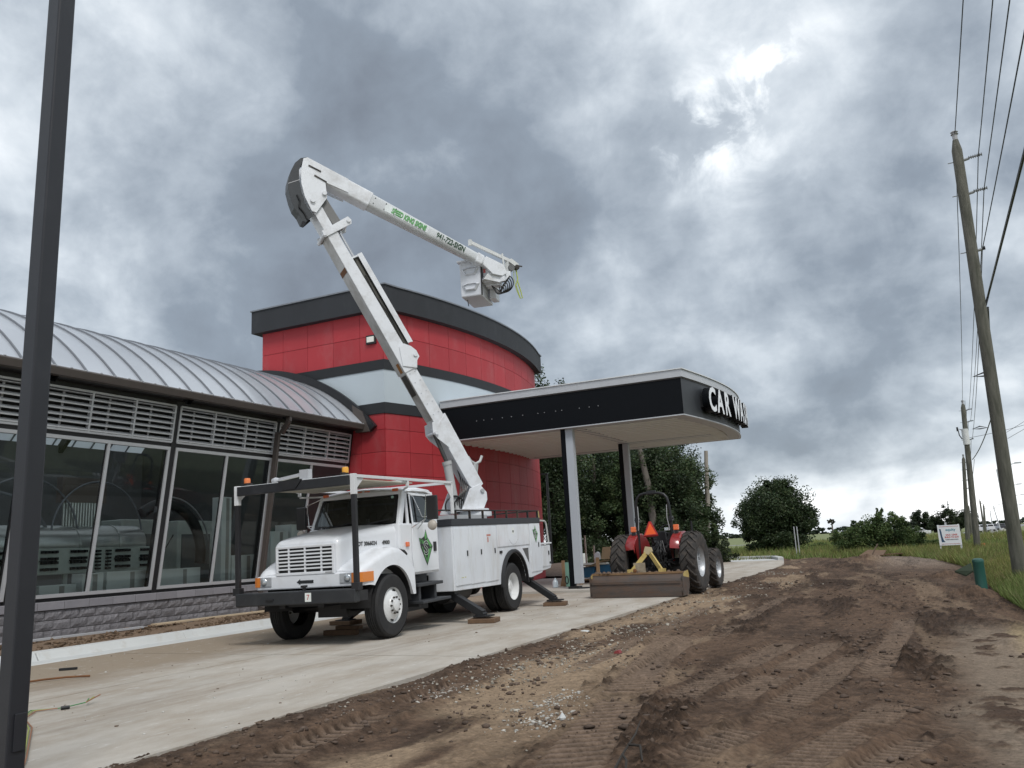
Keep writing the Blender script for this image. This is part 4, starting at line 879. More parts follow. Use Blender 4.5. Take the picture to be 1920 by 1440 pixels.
def logo(par, c_, hh, ax):
    """black crowned diamond with green stripes and a white-edged S"""
    def pt(u, w, o): return (c_.x+o, c_.y+u*ax.y*hh*1.35-.04*hh, c_.z+w*hh)
    m2 = MB(); m2.add([pt(*q, .001) for q in ((-.50, .55), (-.28, .50), (-.05, .62), (.08, 1.0), (.22, .55), (.62, .05), (.10, -1.0), (-.38, .02))], [tuple(range(8))]); lg = m2.build('logo', DECB, par)
    m2 = MB()
    for q in (((-.05, .62), (.08, .92), (.16, .55), (.02, .42)), ((.22, .5), (.56, .05), (.40, .02), (.12, .38)), ((.12, -.88), (.52, -.04), (.36, -.06), (.10, -.62)), ((-.30, .06), (-.22, .06), (.06, -.62), (.08, -.86)), ((-.48, .54), (-.40, .52), (-.34, .22), (-.40, .24)), ((-.32, .44), (-.22, .46), (-.18, .20), (-.26, .22)), ((.14, -.10), (.36, -.10), (.20, -.44), (.06, -.38)), ((-.16, .38), (.10, .34), (-.06, .20), (-.18, .24))):
        m2.add([pt(*p, .0025) for p in q], [(0, 1, 2, 3)])
    m2.build('green_stripe', GREEN, lg)
    Mx = mframe((c_.x+.003, c_.y+.03*hh, c_.z-.06*hh), (0, 1, 0), (0, 0, 1))
    text('letter', 'S', hh*1.05, DECW, lg, Mx, ext=.0006, bold=.010, sx=1.1); Mx = mframe((c_.x+.0045, c_.y+.03*hh, c_.z-.06*hh), (0, 1, 0), (0, 0, 1)); text('letter_core', 'S', hh*1.05, DECB, lg, Mx, ext=.0006, bold=.0, sx=1.1)
door(1); door(-1)
# bonnet lettering, side lamps
text('door_number', 'DOT 3066024', .098, TXTX, bon, mframe((.766, -.13, 1.60), (.17, 1, 0), (0, 0, 1)), ext=.0015, bold=.002, sx=.95)
text('model_badge', '4900', .095, mat('badge_grey', (.12, .12, .12), .3, metal=.5), bon, mframe((.862, .36, 1.60), (.2, 1, 0), (0, 0, 1)), ext=.004, bold=.003)
m_ = MB(); m_.box(1.0, 1.035, .80, .90, 1.50, 1.585); B('side_marker', m_, ORANGEL, bevel=.01)
m_ = MB(); m_.tube([(.90, .50, 1.50), (.99, .57, 1.46), (1.02, .70, 1.42), (.99, .82, 1.37)], [.01, .018, .03, .03], 8); B('bonnet_latch', m_, BLKS, smooth=True)
for x in (-.78, -.17, .0, .17, .78):
    m_ = MB(); m_.box(x-.06, x+.06, .865, .91, 2.535, 2.585); B('roof_marker', m_, ORANGEL, bevel=.01)
# cab lower extras: cowl, steps
m_ = MB(); m_.prism([(.60, .98), (1.06, .98), (1.06, 1.90), (.62, 1.92)], lambda u, w, s: (s, u, w), -.985, .985); B('cowl', m_, WHITE, bevel=.02)
for s_ in (1, -1):
    st = MB(); st.box(*sorted((s_*.55, s_*1.12)), 1.0, 1.95, .76, .82); st.box(*sorted((s_*.62, s_*1.20)), 1.02, 2.1, .46, .51)
    st.box(*sorted((s_*.62, s_*.68)), 1.0, 2.1, .30, .95); st.box(*sorted((s_*.66, s_*1.05)), 1.12, 1.20, .40, .78); st.box(*sorted((s_*.66, s_*1.05)), 1.72, 1.80, .48, .78)
    B('cab_step', st, mat('step_steel', (.035, .038, .043), .6, var=.2, dirt=(.09, .085, .08), dirt_amt=.3), bevel=.01)
m_ = MB(); m_.lathe([(.05, 0), (.30, .02), (.31, .1), (.31, .8), (.30, .88), (.05, .9)], (-.75, 2.4, .62), (0, 1, 0), 24); m_.box(-.25, .25, 2.2, 3.4, .5, .62); m_.lathe([(.05, 0), (.26, .02), (.27, .1), (.27, .9), (.05, .95)], (.55, 2.9, .55), (0, 1, 0), 20); B('fuel_tank', m_, BLKS, smooth=True)
# mirrors
for s_ in (1, -1):
    m_ = MB(); m_.box(*sorted((s_*1.36, s_*1.58)), .98, 1.06, 1.96, 2.40); mi = B('mirror', m_, mat('mirror_black', (.012, .012, .013), .45), bevel=.02)
    m_ = MB(); m_.lathe([(.001, -.06), (.05, -.055), (.085, -.03), (.095, 0), (.001, .005)], (s_*1.47, 1.0, 1.86), (0, 1, 0), 20); m_.build('round_mirror', mat('mirror_back', (.42, .38, .33), .4), mi, smooth=True)
    m_ = MB(); m_.tube([(s_*.93, .98, 2.50), (s_*1.05, 1.05, 2.42), (s_*1.24, 1.05, 2.02), (s_*1.38, 1.03, 2.02)], .010, 6); m_.tube([(s_*1.0, 1.25, 1.80), (s_*1.30, 1.05, 1.98)], .010, 6); m_.tube([(s_*1.0, 1.05, 1.84), (s_*1.30, 1.05, 1.98)], .010, 6); m_.tube([(s_*1.30, 1.03, 1.98), (s_*1.34, 1.03, 2.42), (s_*.95, .98, 2.52)], .009, 6); m_.build('mirror_arm', CHROME, mi)
# ladder-rack style guard over the cab
RK = mat('rack_white', (.66, .67, .68), .45, var=.05, dirt=(.4, .36, .3), dirt_amt=.3)
m_ = MB()
for s_ in (1, -1):
    m_.box(*sorted((s_*1.155, s_*1.245)), -1.13, -1.05, 2.40, 2.735)
    m_.bar((s_*1.20, -1.05, 2.70), (s_*1.20, 2.36, 2.70), .05, .05); m_.bar((s_*1.20, 2.34, 2.72), (s_*1.20, 2.34, 2.08), .05, .06, (0, 1, 0))
    m_.prism([(-1.05, 2.675), (-.78, 2.675), (-1.05, 2.46)], lambda u, w, s: (s, u, w), s_*1.19, s_*1.20); m_.prism([(2.31, 2.675), (2.05, 2.675), (2.31, 2.40)], lambda u, w, s: (s, u, w), s_*1.19, s_*1.20)
    m_.bar((s_*1.20, .62, 2.70), (s_*1.20, .62, 2.58), .05, .05, (0, 1, 0)); m_.bar((s_*1.20, .62, 2.56), (s_*.9, 1.0, 2.56), .03, .03)
m_.bar((-1.2, .55, 2.67), (1.2, .55, 2.67), .06, .05); m_.bar((-1.2, 2.34, 2.70), (1.2, 2.34, 2.70), .05, .05); m_.bar((-1.2, -1.09, 2.70), (1.2, -1.09, 2.70), .06, .05)
rk = B('guard_rack', m_, RK, bevel=.005)
m_ = MB(); m_.box(-1.15, 1.15, -1.168, -1.10, 2.555, 2.715); m_.build('padded_bar', mat('bar_black', (.016, .017, .02), .45, var=.3, dirt=(.08, .08, .085), dirt_amt=.3), rk, bevel=.008)
for s_ in (1, -1):
    m_ = MB(); m_.box(*sorted((s_*1.16, s_*1.24)), -1.125, -1.055, .9, 2.398); m_.box(*sorted((s_*1.13, s_*1.27)), -1.15, -1.03, .88, 1.0); m_.build('guard_post', mat('post_black', (.014, .014, .016), .5, dirt=(.07, .07, .07), dirt_amt=.2), rk, bevel=.006)
    m_ = MB(); m_.lathe([(.07, 0), (.07, .03), (.055, .035)], (s_*1.0, -1.05, 2.74), (0, 0, 1), 16); m_.build('beacon_base', BLKS, rk)
    m_ = MB(); m_.lathe([(.055, .03), (.056, .10), (.048, .125), (.001, .13)], (s_*1.02, -1.05, 2.735), (0, 0, 1), 16); m_.build('beacon', mat('beacon_yellow', (.80, .38, .04), .3, coat=.4) if s_ > 0 else mat('beacon_orange', (.75, .20, .05), .3, coat=.4), rk, smooth=True)
m_ = MB()
for k in range(9): m_.box(-1.1+k*.247, -1.1+k*.247+.240, -1.02, .95, 2.645, 2.665)
m_.build('deck_board', mat('cream_deck', (.52, .50, .42), .7, var=.1, dirt=(.25, .2, .15), dirt_amt=.4), rk)
m_ = MB(); m_.bar((-.35, -1.0, 2.78), (.15, -1.0, 2.83), .07, .05); m_.box(.10, .28, -1.06, -.95, 2.72, 2.90); m_.lathe([(.001, 0), (.05, .02), (.06, .08), (.03, .16)], (-.52, -1.0, 2.76), (1, 0, .1), 12); B('searchlight', m_, GALV)
m_ = MB(); m_.prism([(-.26, 2.735), (.24, 2.735), (.10, 2.58), (-.14, 2.58)], lambda u, w, s: (u, s, w), -1.185, -1.16); B('searchlight_plate', m_, BLKS)
# service body
yb0, yb1 = 2.38, 7.17; XB = 1.13
def bz(y, z): return uz(y, z)
m_ = MB()
ac = (5.38, .60); ra = .70
archp = [(ac[0]+ra*math.cos(a), ac[1]-.1+ra*math.sin(a)) for a in np.linspace(PI-.12, .12, 18)]
out = [(2.38, .57), (4.60, .53)]+[(y, max(z, .53)) for y, z in archp]+[(6.45, .56), (7.17, .63), (7.17, 1.86), (2.38, 1.84)]
for s_ in (1, -1): m_.prism(out, lambda u, w, s: (s, u, w), s_*.55, s_*XB)
m_.box(-.56, .56, 2.4, 7.1, .9, 1.05); m_.box(-.56, .56, 2.36, 2.42, .9, 1.86)
body = B('service_body', m_, WHITEB, bevel=.01)
for s_ in (1, -1): m_ = MB(); Q = [[(s_*x, ac[0]+(ra-.004)*math.cos(a), ac[1]-.1+(ra-.004)*math.sin(a)) for x in (.4, 1.12)] for a in np.linspace(0, PI, 20)]; m_.grid(Q); m_.build('wheel_well', DARK, body)
for s_ in (1, -1):
    m_ = MB(); P = []
    for a in np.linspace(-.05, PI+.05, 26): P.append([(s_*x, ac[0]+r_*math.cos(a), ac[1]-.1+r_*math.sin(a)) for x, r_ in ((1.12, ra), (1.19, ra-.01), (1.20, ra+.02), (1.17, ra+.07), (1.125, ra+.07))])
    m_.grid(P); m_.build('fender_flare', mat('flare_rubber', (.018, .018, .02), .5), body, smooth=True)
def panel(y0, y1, z0, z1, nm='cabinet_door', s_=1, th=.018, hnd=None):
    m_ = MB(); m_.box(*sorted((s_*XB, s_*(XB+th))), y0+.008, y1-.008, z0, z1); p_ = m_.build(nm, WHITEB, body, bevel=.006)
    if hnd:
        m_ = MB(); m_.box(*sorted((s_*(XB+th), s_*(XB+th+.012))), hnd[0]-.022, hnd[0]+.022, hnd[1]-.055, hnd[1]+.055); m_.build('latch', BLKS, p_, bevel=.003)
    return p_
for s_ in (1, -1):
    panel(2.44, 3.12, .66, 1.80, s_=s_, hnd=(3.0, 1.28)); panel(3.12, 3.83, .65, 1.81, s_=s_, hnd=(3.66, 1.28)); pdw = panel(3.83, 4.50, .64, 1.81, s_=s_, hnd=(4.36, 1.28))
    ph = panel(4.52, 6.42, 1.345, 1.83, 'horizontal_door', s_=s_); prr = panel(6.46, 7.14, .68, 1.84, s_=s_, hnd=(6.98, 1.32))
    if s_ > 0:
        m_ = MB(); m_.box(XB+.018, XB+.0195, 3.97, 4.18, 1.60, 1.64); m_.box(XB+.018, XB+.0195, 4.0, 4.06, 1.47, 1.58); m_.build('warning_label', mat('faded_red', (.5, .2, .16), .5), pdw)
        m_ = MB(); m_.box(XB+.018, XB+.0195, 5.36, 5.50, 1.62, 1.76); lb_ = m_.build('round_sticker', DECW, ph); m_ = MB(); m_.box(XB+.0196, XB+.021, 5.40, 5.46, 1.65, 1.70); m_.build('round_sticker_mark', TXTX, lb_)
        m_ = MB(); m_.tube([(XB+.018, 5.43+.28*math.cos(a), 1.60+.22*math.sin(a)) for a in np.linspace(-2.6, -.5, 14)], .0035, 5); m_.build('scratch', GREYB, ph)
        m_ = MB(); m_.box(XB+.018, XB+.0195, 2.68, 2.78, .80, .815); m_.box(XB+.018, XB+.0195, 2.83, 2.88, .80, .82); m_.build('warning_label', mat('faded_yellow', (.5, .5, .2), .5), body)
        logo(prr, Vector((XB+.019, 6.80, 1.58)), .22, Vector((0, 1, 0)))
        m_ = MB(); m_.prism([(5.98, 1.26), (6.33, 1.26), (6.33, .90)], lambda u, w, s: (s, u, w), XB-.02, XB+.002); m_.build('fuel_recess', mat('recess_grey', (.10, .10, .10), .6), body); m_ = MB(); m_.bar((XB+.006, 6.34, .9), (XB+.006, 6.34, 1.28), .02, .03, (0, 1, 0)); m_.bar((XB+.006, 5.96, 1.28), (XB+.006, 6.36, 1.28), .02, .03, (0, 0, 1)); m_.build('recess_trim', WHITEB, body)
        m_ = MB(); m_.box(XB, XB+.02, 4.64, 4.76, 1.20, 1.26); m_.build('latch', BLKS, body)
# black strip above the cabinets and pipe rail
m_ = MB()
for s_ in (1, -1): m_.box(*sorted((s_*.60, s_*1.15)), 2.36, 7.18, 1.845, 1.985)
strip = m_.build('top_strip', mat('strip_grey', (.028, .03, .036), .55, var=.15), body, bevel=.01)
m_ = MB(); zr = 2.155
RA = mat('pipe_rail', (.014, .014, .014), .5, var=.1, dirt=(.40, .24, .14), dirt_amt=.35, dirt_scale=2.2)
for s_ in (1, -1):
    m_.tube([(s_*1.12, 2.05 if s_ > 0 else 2.4, zr), (s_*1.12, 7.15, zr)], .016, 8)
    for y in np.arange(2.62, 7.2, .64): m_.bar((s_*1.12, y, 1.98 if s_ < 0 else 1.86), (s_*1.12, y, zr+.01), .045, .03, (0, 1, 0))
m_.tube([(1.12, 7.15, zr), (-1.12, 7.15, zr)], .016, 8); m_.tube([(1.12, 2.05, zr), (-1.1, 2.05, zr)], .016, 8)
m_.build('pipe_rail', RA, body)
m_ = MB(); m_.tube([(1.12, 7.17, zr), (1.13, 7.18, 1.97)], .02, 8); m_.build('rail_end', mat('rail_yellow', (.42, .33, .14), .7), body)
# tail shelf
m_ = MB(); m_.prism([(7.18, .66), (7.80, .70), (7.86, .78), (7.86, 1.30), (7.18, 1.31)], lambda u, w, s: (s, u, w), -1.11, 1.11); ts = m_.build('tail_box', WHITEB, body, bevel=.012)
m_ = MB(); m_.box(-1.14, 1.14, 7.16, 7.92, 1.312, 1.35); m_.build('tail_shelf', WHITEB, body, bevel=.008)
m_ = MB(); m_.box(1.111, 1.125, 7.24, 7.82, .76, 1.26); tdn = m_.build('tail_door', WHITEB, body, bevel=.006)
m_ = MB(); m_.box(1.125, 1.138, 7.66, 7.72, 1.04, 1.14); m_.lathe([(.03, 0), (.03, .014)], (1.125, 7.74, .84), (1, 0, 0), 12); m_.build('latch', BLKS, tdn)
m_ = MB(); m_.tube([(1.08, 7.18, 1.92), (1.08, 7.66, 1.90), (1.08, 7.74, 1.87), (1.08, 7.78, 1.80), (1.08, 7.86, 1.36)], .022, 10); m_.tube([(-1.08, 7.18, 1.92), (-1.08, 7.66, 1.90), (-1.08, 7.74, 1.87), (-1.08, 7.78, 1.80), (-1.08, 7.86, 1.36)], .022, 10); m_.build('grab_rail', mat('rail_pale', (.5, .5, .48), .45), body, smooth=True)
m_ = MB(); m_.box(-.5, .5, 3.2, 4.6, 1.05, 1.55); m_.box(-.45, .1, 2.6, 3.1, 1.5, 2.02); m_.box(.15, .6, 3.3, 5.2, 1.9, 2.10); m_.build('deck_gear', mat('gear_grey', (.42, .43, .44), .5, var=.2), body)
# outriggers
OM = mat('outrigger_black', (.013, .014, .016), .5, var=.2, dirt=(.07, .065, .06), dirt_amt=.3)
for i, (s_, y) in enumerate(((1, 2.62), (-1, 2.62), (1, 6.62), (-1, 6.62))):
    zf = .10-.0184*y
    m_ = MB(); m_.bar((s_*.72, y, .92-.3), (s_*(1.60 if y < 5 else 1.60), y, zf+.05), .14, .17, (0, 1, 0)); m_.box(*sorted((s_*.60, s_*1.06)), y-.11, y+.11, .50, .62); og = B('outrigger', m_, OM, bevel=.008)
    m_ = MB(); m_.box(*sorted((s_*1.44, s_*1.80)), y-.12, y+.12, zf-.002, zf+.028); m_.tube([(s_*1.62, y-.09, zf+.05), (s_*1.62, y+.09, zf+.05)], .035, 10); m_.build('outrigger_foot', OM, og)
# turret and boom, in the boom plane
az_ = rad(50); Tw = Vector((-9.504, 18.285, 2.913)); bd = Vector((math.cos(az_), math.sin(az_), 0)); bn = Vector((math.sin(az_), -math.cos(az_), 0))
def bp(s, z, o=0): return tuple(Tw+bd*s+bn*o+Vector((0, 0, z)))
def BP(name, m_, mt, par=trk, **k): return m_.build(name, mt, par, world=True, **k)
def bprism(poly, a, b, m_=None): m_ = m_ or MB(); m_.prism(poly, lambda u, w, s: bp(u, w, s), a, b); return m_
ped = MB(); ped.lathe([(.36, 0), (.36, .15), (.30, .2), (.30, .78), (.42, .8), (.42, .92)], bp(-.2, -1.50), (0, 0, 1), 28); BP('pedestal', ped, BOOMW, smooth=True, auto=30)
TP = [(-.64, -.60), (-.38, -.02), (-.12, .08), (.06, -.12), (.07, -.30), (-.07, -.60)]
m_ = bprism(TP, .17, .21); bprism(TP, -.21, -.17, m_); bprism([(-.64, -.62), (-.07, -.62), (-.07, -.56), (-.64, -.56)], -.17, .17, m_); m_.cyl(bp(-.3, -.58), bp(-.3, -.52), .45, 28); tur = BP('turret', m_, BOOMW, bevel=.006)
m_ = MB(); m_.cyl(bp(-.06, -.08, .20), bp(-.06, -.08, .25), .05, 16); tp_ = m_.build('pivot_pin', RIMS, tur, world=True, smooth=True)
m_ = bprism([(-1.0, -.62), (-.78, -.10), (-.6, -.12), (-.56, -.62)], -.32, -.26); m_.build('turret_gusset', BOOMW, tur, world=True)
m_ = MB(); m_.cyl(bp(-.70, -.60, -.1), bp(-.72, -.28, -.1), .12, 16); m_.build('swing_motor', BOOMW, tur, world=True)
A_ = Vector((-.17, 0)); dl = Vector((-.497, .868)); nl = Vector((.868, .497))
def LP(t, h): q = A_+dl*t+nl*(h+.03); return (q.x, q.y)
m_ = bprism([LP(.0, .15), LP(2.0, .21), LP(1.80, -.17), LP(.12, -.19), LP(-.05, -.06)], -.36, .19); lb = BP('lower_boom', m_, BOOMW, bevel=.012)
m_ = bprism([LP(1.7, .165), LP(4.0, .150), LP(4.0, -.155), LP(1.7, -.16)], -.33, .16); m_.build('boom_section', BOOMW, lb, world=True, bevel=.015)
m_ = bprism([LP(3.32, .175), LP(7.3, .125), LP(7.3, -.15), LP(3.32, -.175)], -.36, .18); m_.build('outer_sleeve', BOOMW, lb, world=True, bevel=.012)
m_ = MB()
for t in (2.1, 2.4, 2.7, 3.0, 3.25):
    for h in (-.07, .08): m_.cyl(bp(*LP(t, h), .16), bp(*LP(t, h), .171), .014, 8)
o = m_.build('bolt', RIMS, lb, world=True); o['kind'] = 'stuff'
UGM = mat('underside_shade_grime', (.50, .50, .49), .6, var=.15, scale=3, dirt=(.20, .17, .13), dirt_amt=.7, dirt_scale=1.4)  # darker grey paints shade onto the boom underside, mixed with real grime
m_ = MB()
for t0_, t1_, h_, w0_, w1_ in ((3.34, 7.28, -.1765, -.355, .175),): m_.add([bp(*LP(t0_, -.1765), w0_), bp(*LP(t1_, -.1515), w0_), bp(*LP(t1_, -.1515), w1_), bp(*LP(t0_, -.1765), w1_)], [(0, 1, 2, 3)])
m_.build('shaded_worn_underside', UGM, lb, world=True)
m_ = MB(); m_.add([bp(*LP(2.0, -.162), -.325), bp(*LP(3.3, -.160), -.325), bp(*LP(3.3, -.160), .155), bp(*LP(2.0, -.162), .155)], [(0, 1, 2, 3)]); m_.build('shaded_worn_underside', UGM, lb, world=True)
# rust and grime on the underside
m_ = MB(); U_ = lambda t0, t1, h, o0, o1: m_.add([bp(*LP(t0, h), o0), bp(*LP(t1, h), o0+.02), bp(*LP(t1, h), o1), bp(*LP(t0, h), o1-.03)], [(0, 1, 2, 3)])
U_(6.15, 6.28, -.165, -.35, .17); m_.build('rust_band', RUST, lb, world=True)
m_ = MB(); U_(3.36, 3.62, -.1785, -.12, .10); m_.build('rust_patch', mat('orange_rust', (.30, .13, .03), .8, var=.4, scale=14), lb, world=True)
m_ = MB(); U_(2.72, 3.28, -.1645, -.28, .10); m_.build('grease_patch', mat('grease', (.05, .046, .04), .6, var=.6, scale=12), lb, world=True)
LG = [LP(3.50, -.14), LP(3.95, .02), LP(3.98, .17), LP(3.84, .30), LP(3.68, .37), LP(3.52, .36), LP(3.46, .26), LP(3.30, .16)]
m_ = bprism(LG, .181, .205); bprism(LG, -.385, -.361, m_); m_.cyl(bp(*LP(3.60, .29), -.22), bp(*LP(3.60, .29), .235), .05, 14); m_.build('cylinder_lug', BOOMW, lb, world=True)
LG = [LP(1.95, -.12), LP(1.95, -.22), LP(1.72, -.33), LP(1.55, -.30), LP(1.2, -.15)]
m_ = bprism(LG, .19, .205); bprism(LG, -.38, -.361, m_); m_.cyl(bp(*LP(1.68, -.26), -.42), bp(*LP(1.68, -.26), .26), .05, 16); m_.build('lift_lug', BOOMW, lb, world=True)
# open channel guarding the upper cylinder
m_ = bprism([LP(3.95, .40), LP(6.42, .40), LP(6.42, .425), LP(3.95, .425)], -.15, .15); bprism([LP(3.95, .16), LP(6.42, .14), LP(6.42, .42), LP(3.95, .42)], -.16, -.145, m_); bprism([LP(3.95, .30), LP(6.45, .30), LP(6.45, .43), LP(3.92, .43)], .14, .155, m_)
bprism([LP(6.40, .12), LP(6.44, .12), LP(6.44, .42), LP(6.40, .42)], -.15, .15, m_); m_.build('cylinder_cover', BOOMW, lb, world=True)
m_ = MB(); m_.cyl(bp(*LP(3.75, .27), .0), bp(*LP(6.38, .25), .0), .085, 18); m_.build('upper_cylinder', mat('dark_cylinder', (.10, .098, .085), .6, var=.4, scale=6), lb, world=True, smooth=True)
m_ = MB(); m_.tube([bp(*LP(4.1, .20), .13), bp(*LP(4.8, .24), .12), bp(*LP(5.3, .18), .13), bp(*LP(5.9, .22), .12)], .016, 6); m_.build('hose', HOSE, lb, world=True, smooth=True)
m_ = MB(); m_.cyl(bp(*LP(6.35, .25), .0), bp(*LP(7.28, .25), .0), .035, 14); m_.build('cylinder_rod', CHROME, lb, world=True, smooth=True)
LG = [LP(7.13, -.22), LP(7.30, -.22), LP(7.38, .56), LP(7.27, .60), LP(7.18, .55)]
m_ = bprism(LG, .185, .215); bprism(LG, -.39, -.361, m_); m_.cyl(bp(*LP(7.28, .52), -.42), bp(*LP(7.28, .52), .25), .05, 14); m_.cyl(bp(*LP(7.20, -.20), -.48), bp(*LP(7.20, -.20), .25), .045, 12); m_.build('link_plate', BOOMW, lb, world=True)
m_ = bprism([LP(7.25, -.14), LP(7.85, -.14), LP(8.0, .0), LP(7.85, .12), LP(7.25, .12)], -.32, .16); m_.build('boom_head', BOOMW, lb, world=True, bevel=.01)
m_ = bprism([LP(7.2, .16), LP(8.05, .12), LP(8.1, .34), LP(7.2, .38)], -.12, .12); m_.build('link_arm', mat('link_grey', (.16, .16, .155), .6, var=.2), lb, world=True)
EP = [(-4.40, 8.07), (-4.30, 8.11), (-3.30, 7.69), (-3.30, 7.33), (-3.87, 7.52), (-3.83, 7.12), (-4.09, 6.70), (-4.20, 6.73), (-4.37, 7.08), (-4.45, 7.41), (-4.46, 7.76)]
m_ = bprism(EP, .19, .215); bprism(EP, -.39, -.365, m_)
for (a, b, r_) in ((-3.90, 7.22, .055), (-4.18, 7.00, .06)): m_.cyl(bp(a, b, -.42), bp(a, b, .265), r_, 16)
elb = BP('elbow', m_, BOOMW)
for (a, b), (c_, e_) in (((-4.28, 7.90), (-3.98, 7.78)), ((-4.14, 7.66), (-3.84, 7.52))):
    m_ = MB(); m_.bar(bp(a, b, .225), bp(c_, e_, .225), .02, .03); m_.build('chain_bolt', RUBMUD, elb, world=True)
go = [(-4.30, 8.13), (-4.46, 8.08), (-4.60, 7.93), (-4.70, 7.70), (-4.76, 7.45), (-4.765, 7.25), (-4.70, 6.98), (-4.62, 6.76), (-4.50, 6.62), (-4.42, 6.45), (-4.34, 6.43)]
gi_ = [(-4.16, 6.62), (-4.36, 6.92), (-4.44, 7.2), (-4.50, 7.5), (-4.50, 7.75), (-4.42, 8.0), (-4.3, 8.09)]
m_ = MB(); nn = len(go); m_.add([bp(a, b, .185) for a, b in go]+[bp(a, b, -.185) for a, b in go], [(i, i+1, nn+i+1, nn+i) for i in range(nn-1)]); bprism(go+gi_, .17, .186, m_); bprism(go+gi_, -.186, -.17, m_); m_.build('belt_guard', mat('guard_rubber', (.022, .026, .03), .5, var=.25, dirt=(.06, .065, .07), dirt_amt=.3), elb, world=True)
m_ = bprism([(-4.76, 7.36), (-4.48, 7.50), (-4.48, 7.52), (-4.76, 7.38)], .187, .191); m_.build('guard_seam', GREYB, elb, world=True)
m_ = MB(); m_.tube([bp(-4.55, 7.1, .20), bp(-4.48, 6.95, .21), bp(-4.50, 6.8, .21), bp(-4.38, 6.66, .20), bp(-4.30, 6.5, .20)], .022, 8); m_.build('elbow_hose', HOSE, elb, world=True, smooth=True)
# upper boom: rounded tapering beam
U0, U1 = Vector((-3.95, 7.76)), Vector((.68, 5.80)); du = (U1-U0).normalized(); nu = Vector((-du.y, du.x))
LU = (U1-U0).length
def UP(t, h): q = U0+du*t+nu*h; return (q.x, q.y)
def beam(t0, t1, h0, h1, w0, w1, rr_=.055, o_=0):
    m_ = MB(); P = []
    for t in np.linspace(t0, t1, 6):
        f = (t-t0)/(t1-t0); hh, ww = (h0+(h1-h0)*f)/2, (w0+(w1-w0)*f)/2; row = []
        for cx_, cy_, a0 in ((ww-rr_, hh-rr_, 0), (-ww+rr_, hh-rr_, PI/2), (-ww+rr_, -hh+rr_, PI), (ww-rr_, -hh+rr_, 1.5*PI)):
            for k in range(5): a = a0+PI/2*k/4; q = UP(t, cy_+rr_*math.sin(a)); row.append(bp(q[0], q[1], cx_+rr_*math.cos(a)))
        P.append(row)
    m_.grid(P, cu=True); m_.add(P[0], [tuple(range(20))]); m_.add(P[-1], [tuple(range(20))]); return m_
ub = BP('upper_boom', beam(.9, LU-.12, .41, .27, .38, .27, .10), BOOMG, smooth=True, auto=40)
beam(.05, 1.32, .43, .42, .37, .39, .06).build('boom_butt', BOOMW, ub, world=True, smooth=True, auto=40)
m_ = MB()
for t in (1.42, 1.72, 2.0):
    for h in (.09, -.07): m_.cyl(bp(*UP(t, h), .183), bp(*UP(t, h), .194), .014, 8)
o = m_.build('bolt', BLKS, ub, world=True); o['kind'] = 'stuff'
def wof(t): return (.38+(.27-.38)*(t-.9)/(LU-1.02))/2
Mb = lambda t, h, o: mframe(bp(*UP(t, h), o), bd*du.x+Vector((0, 0, du.y)), bd*nu.x+Vector((0, 0, nu.y)))
m_ = MB(); m_.add([bp(*UP(1.72, .10), wof(1.72)+.002), bp(*UP(2.95, .09), wof(2.95)+.002), bp(*UP(2.95, -.085), wof(2.95)+.002), bp(*UP(1.72, -.10), wof(1.72)+.002)], [(0, 1, 2, 3)]); m_.build('banner', mat('banner_white', (.68, .72, .72), .5), ub, world=True)
text('boom_lettering', 'SPEED KING SIGNS', .20, TXTG, ub, Mb(2.40, .0, wof(2.36)+.012) @ Matrix.Rotation(-.011, 4, 'Y') @ Matrix.Rotation(.011, 4, 'Y'), ext=.004, bold=.007, world=True, sx=.58)
text('boom_phone_number', '941-722-SIGN', .21, TXTD, ub, Mb(3.62, .0, wof(3.62)), ext=.008, bold=.006, world=True, sx=.68)
m_ = beam(LU-.62, LU-.44, .30, .29, .30, .29, .05); m_.build('tip_collar', BOOMW, ub, world=True)
t0 = LU
TPp = [UP(t0-.40, .13), UP(t0+.12, .15), UP(t0+.30, -.02), UP(t0+.20, -.16), UP(t0-.05, -.24), UP(t0-.40, -.13)]
m_ = bprism(TPp, .11, .17); bprism(TPp, -.17, -.11, m_); bprism([(.30, 5.46), (.80, 5.40), (1.08, 5.62), (1.08, 5.76), (.42, 5.64)], -.40, .10, m_); tip = BP('boom_tip', m_, BOOMW, bevel=.006)
m_ = MB(); m_.cyl(bp(*UP(t0+.02, 0), -.13), bp(*UP(t0+.02, 0), .105), .11, 18); m_.build('sheave', DARK, tip, world=True)
m_ = MB(); m_.cyl(bp(1.12, 5.86, -.12), bp(1.12, 5.86, .10), .09, 16); m_.build('sheave', mat('sheave_grey', (.12, .12, .12), .5), tip, world=True)
m_ = MB(); m_.bar(bp(.0, 6.46, .02), bp(1.12, 6.06, .02), .07, .085); m_.bar(bp(-.02, 6.38, .02), bp(-.02, 6.54, .02), .06, .09); m_.build('jib', mat('jib_white', (.60, .61, .60), .5, var=.1), tip, world=True)
m_ = MB(); m_.bar(bp(.92, 5.75, .05), bp(.88, 6.24, .05), .04, .04); m_.bar(bp(1.10, 6.08, .02), bp(1.32, 5.94, .02), .10, .12); m_.bar(bp(1.04, 6.10, .0), bp(1.04, 5.60, .0), .10, .08, (0, 1, 0)); m_.build('jib_post', mat('jib_white', (.60, .61, .60), .5, var=.1), tip, world=True)
m_ = MB(); m_.lathe([(.001, -.06), (.07, -.05), (.07, .05), (.001, .06)], bp(1.30, 5.90, .02), tuple(bn), 14); m_.bar(bp(1.25, 5.95, .04), bp(1.46, 5.94, .04), .03, .03); m_.build('hook', RUBMUD, tip, world=True)
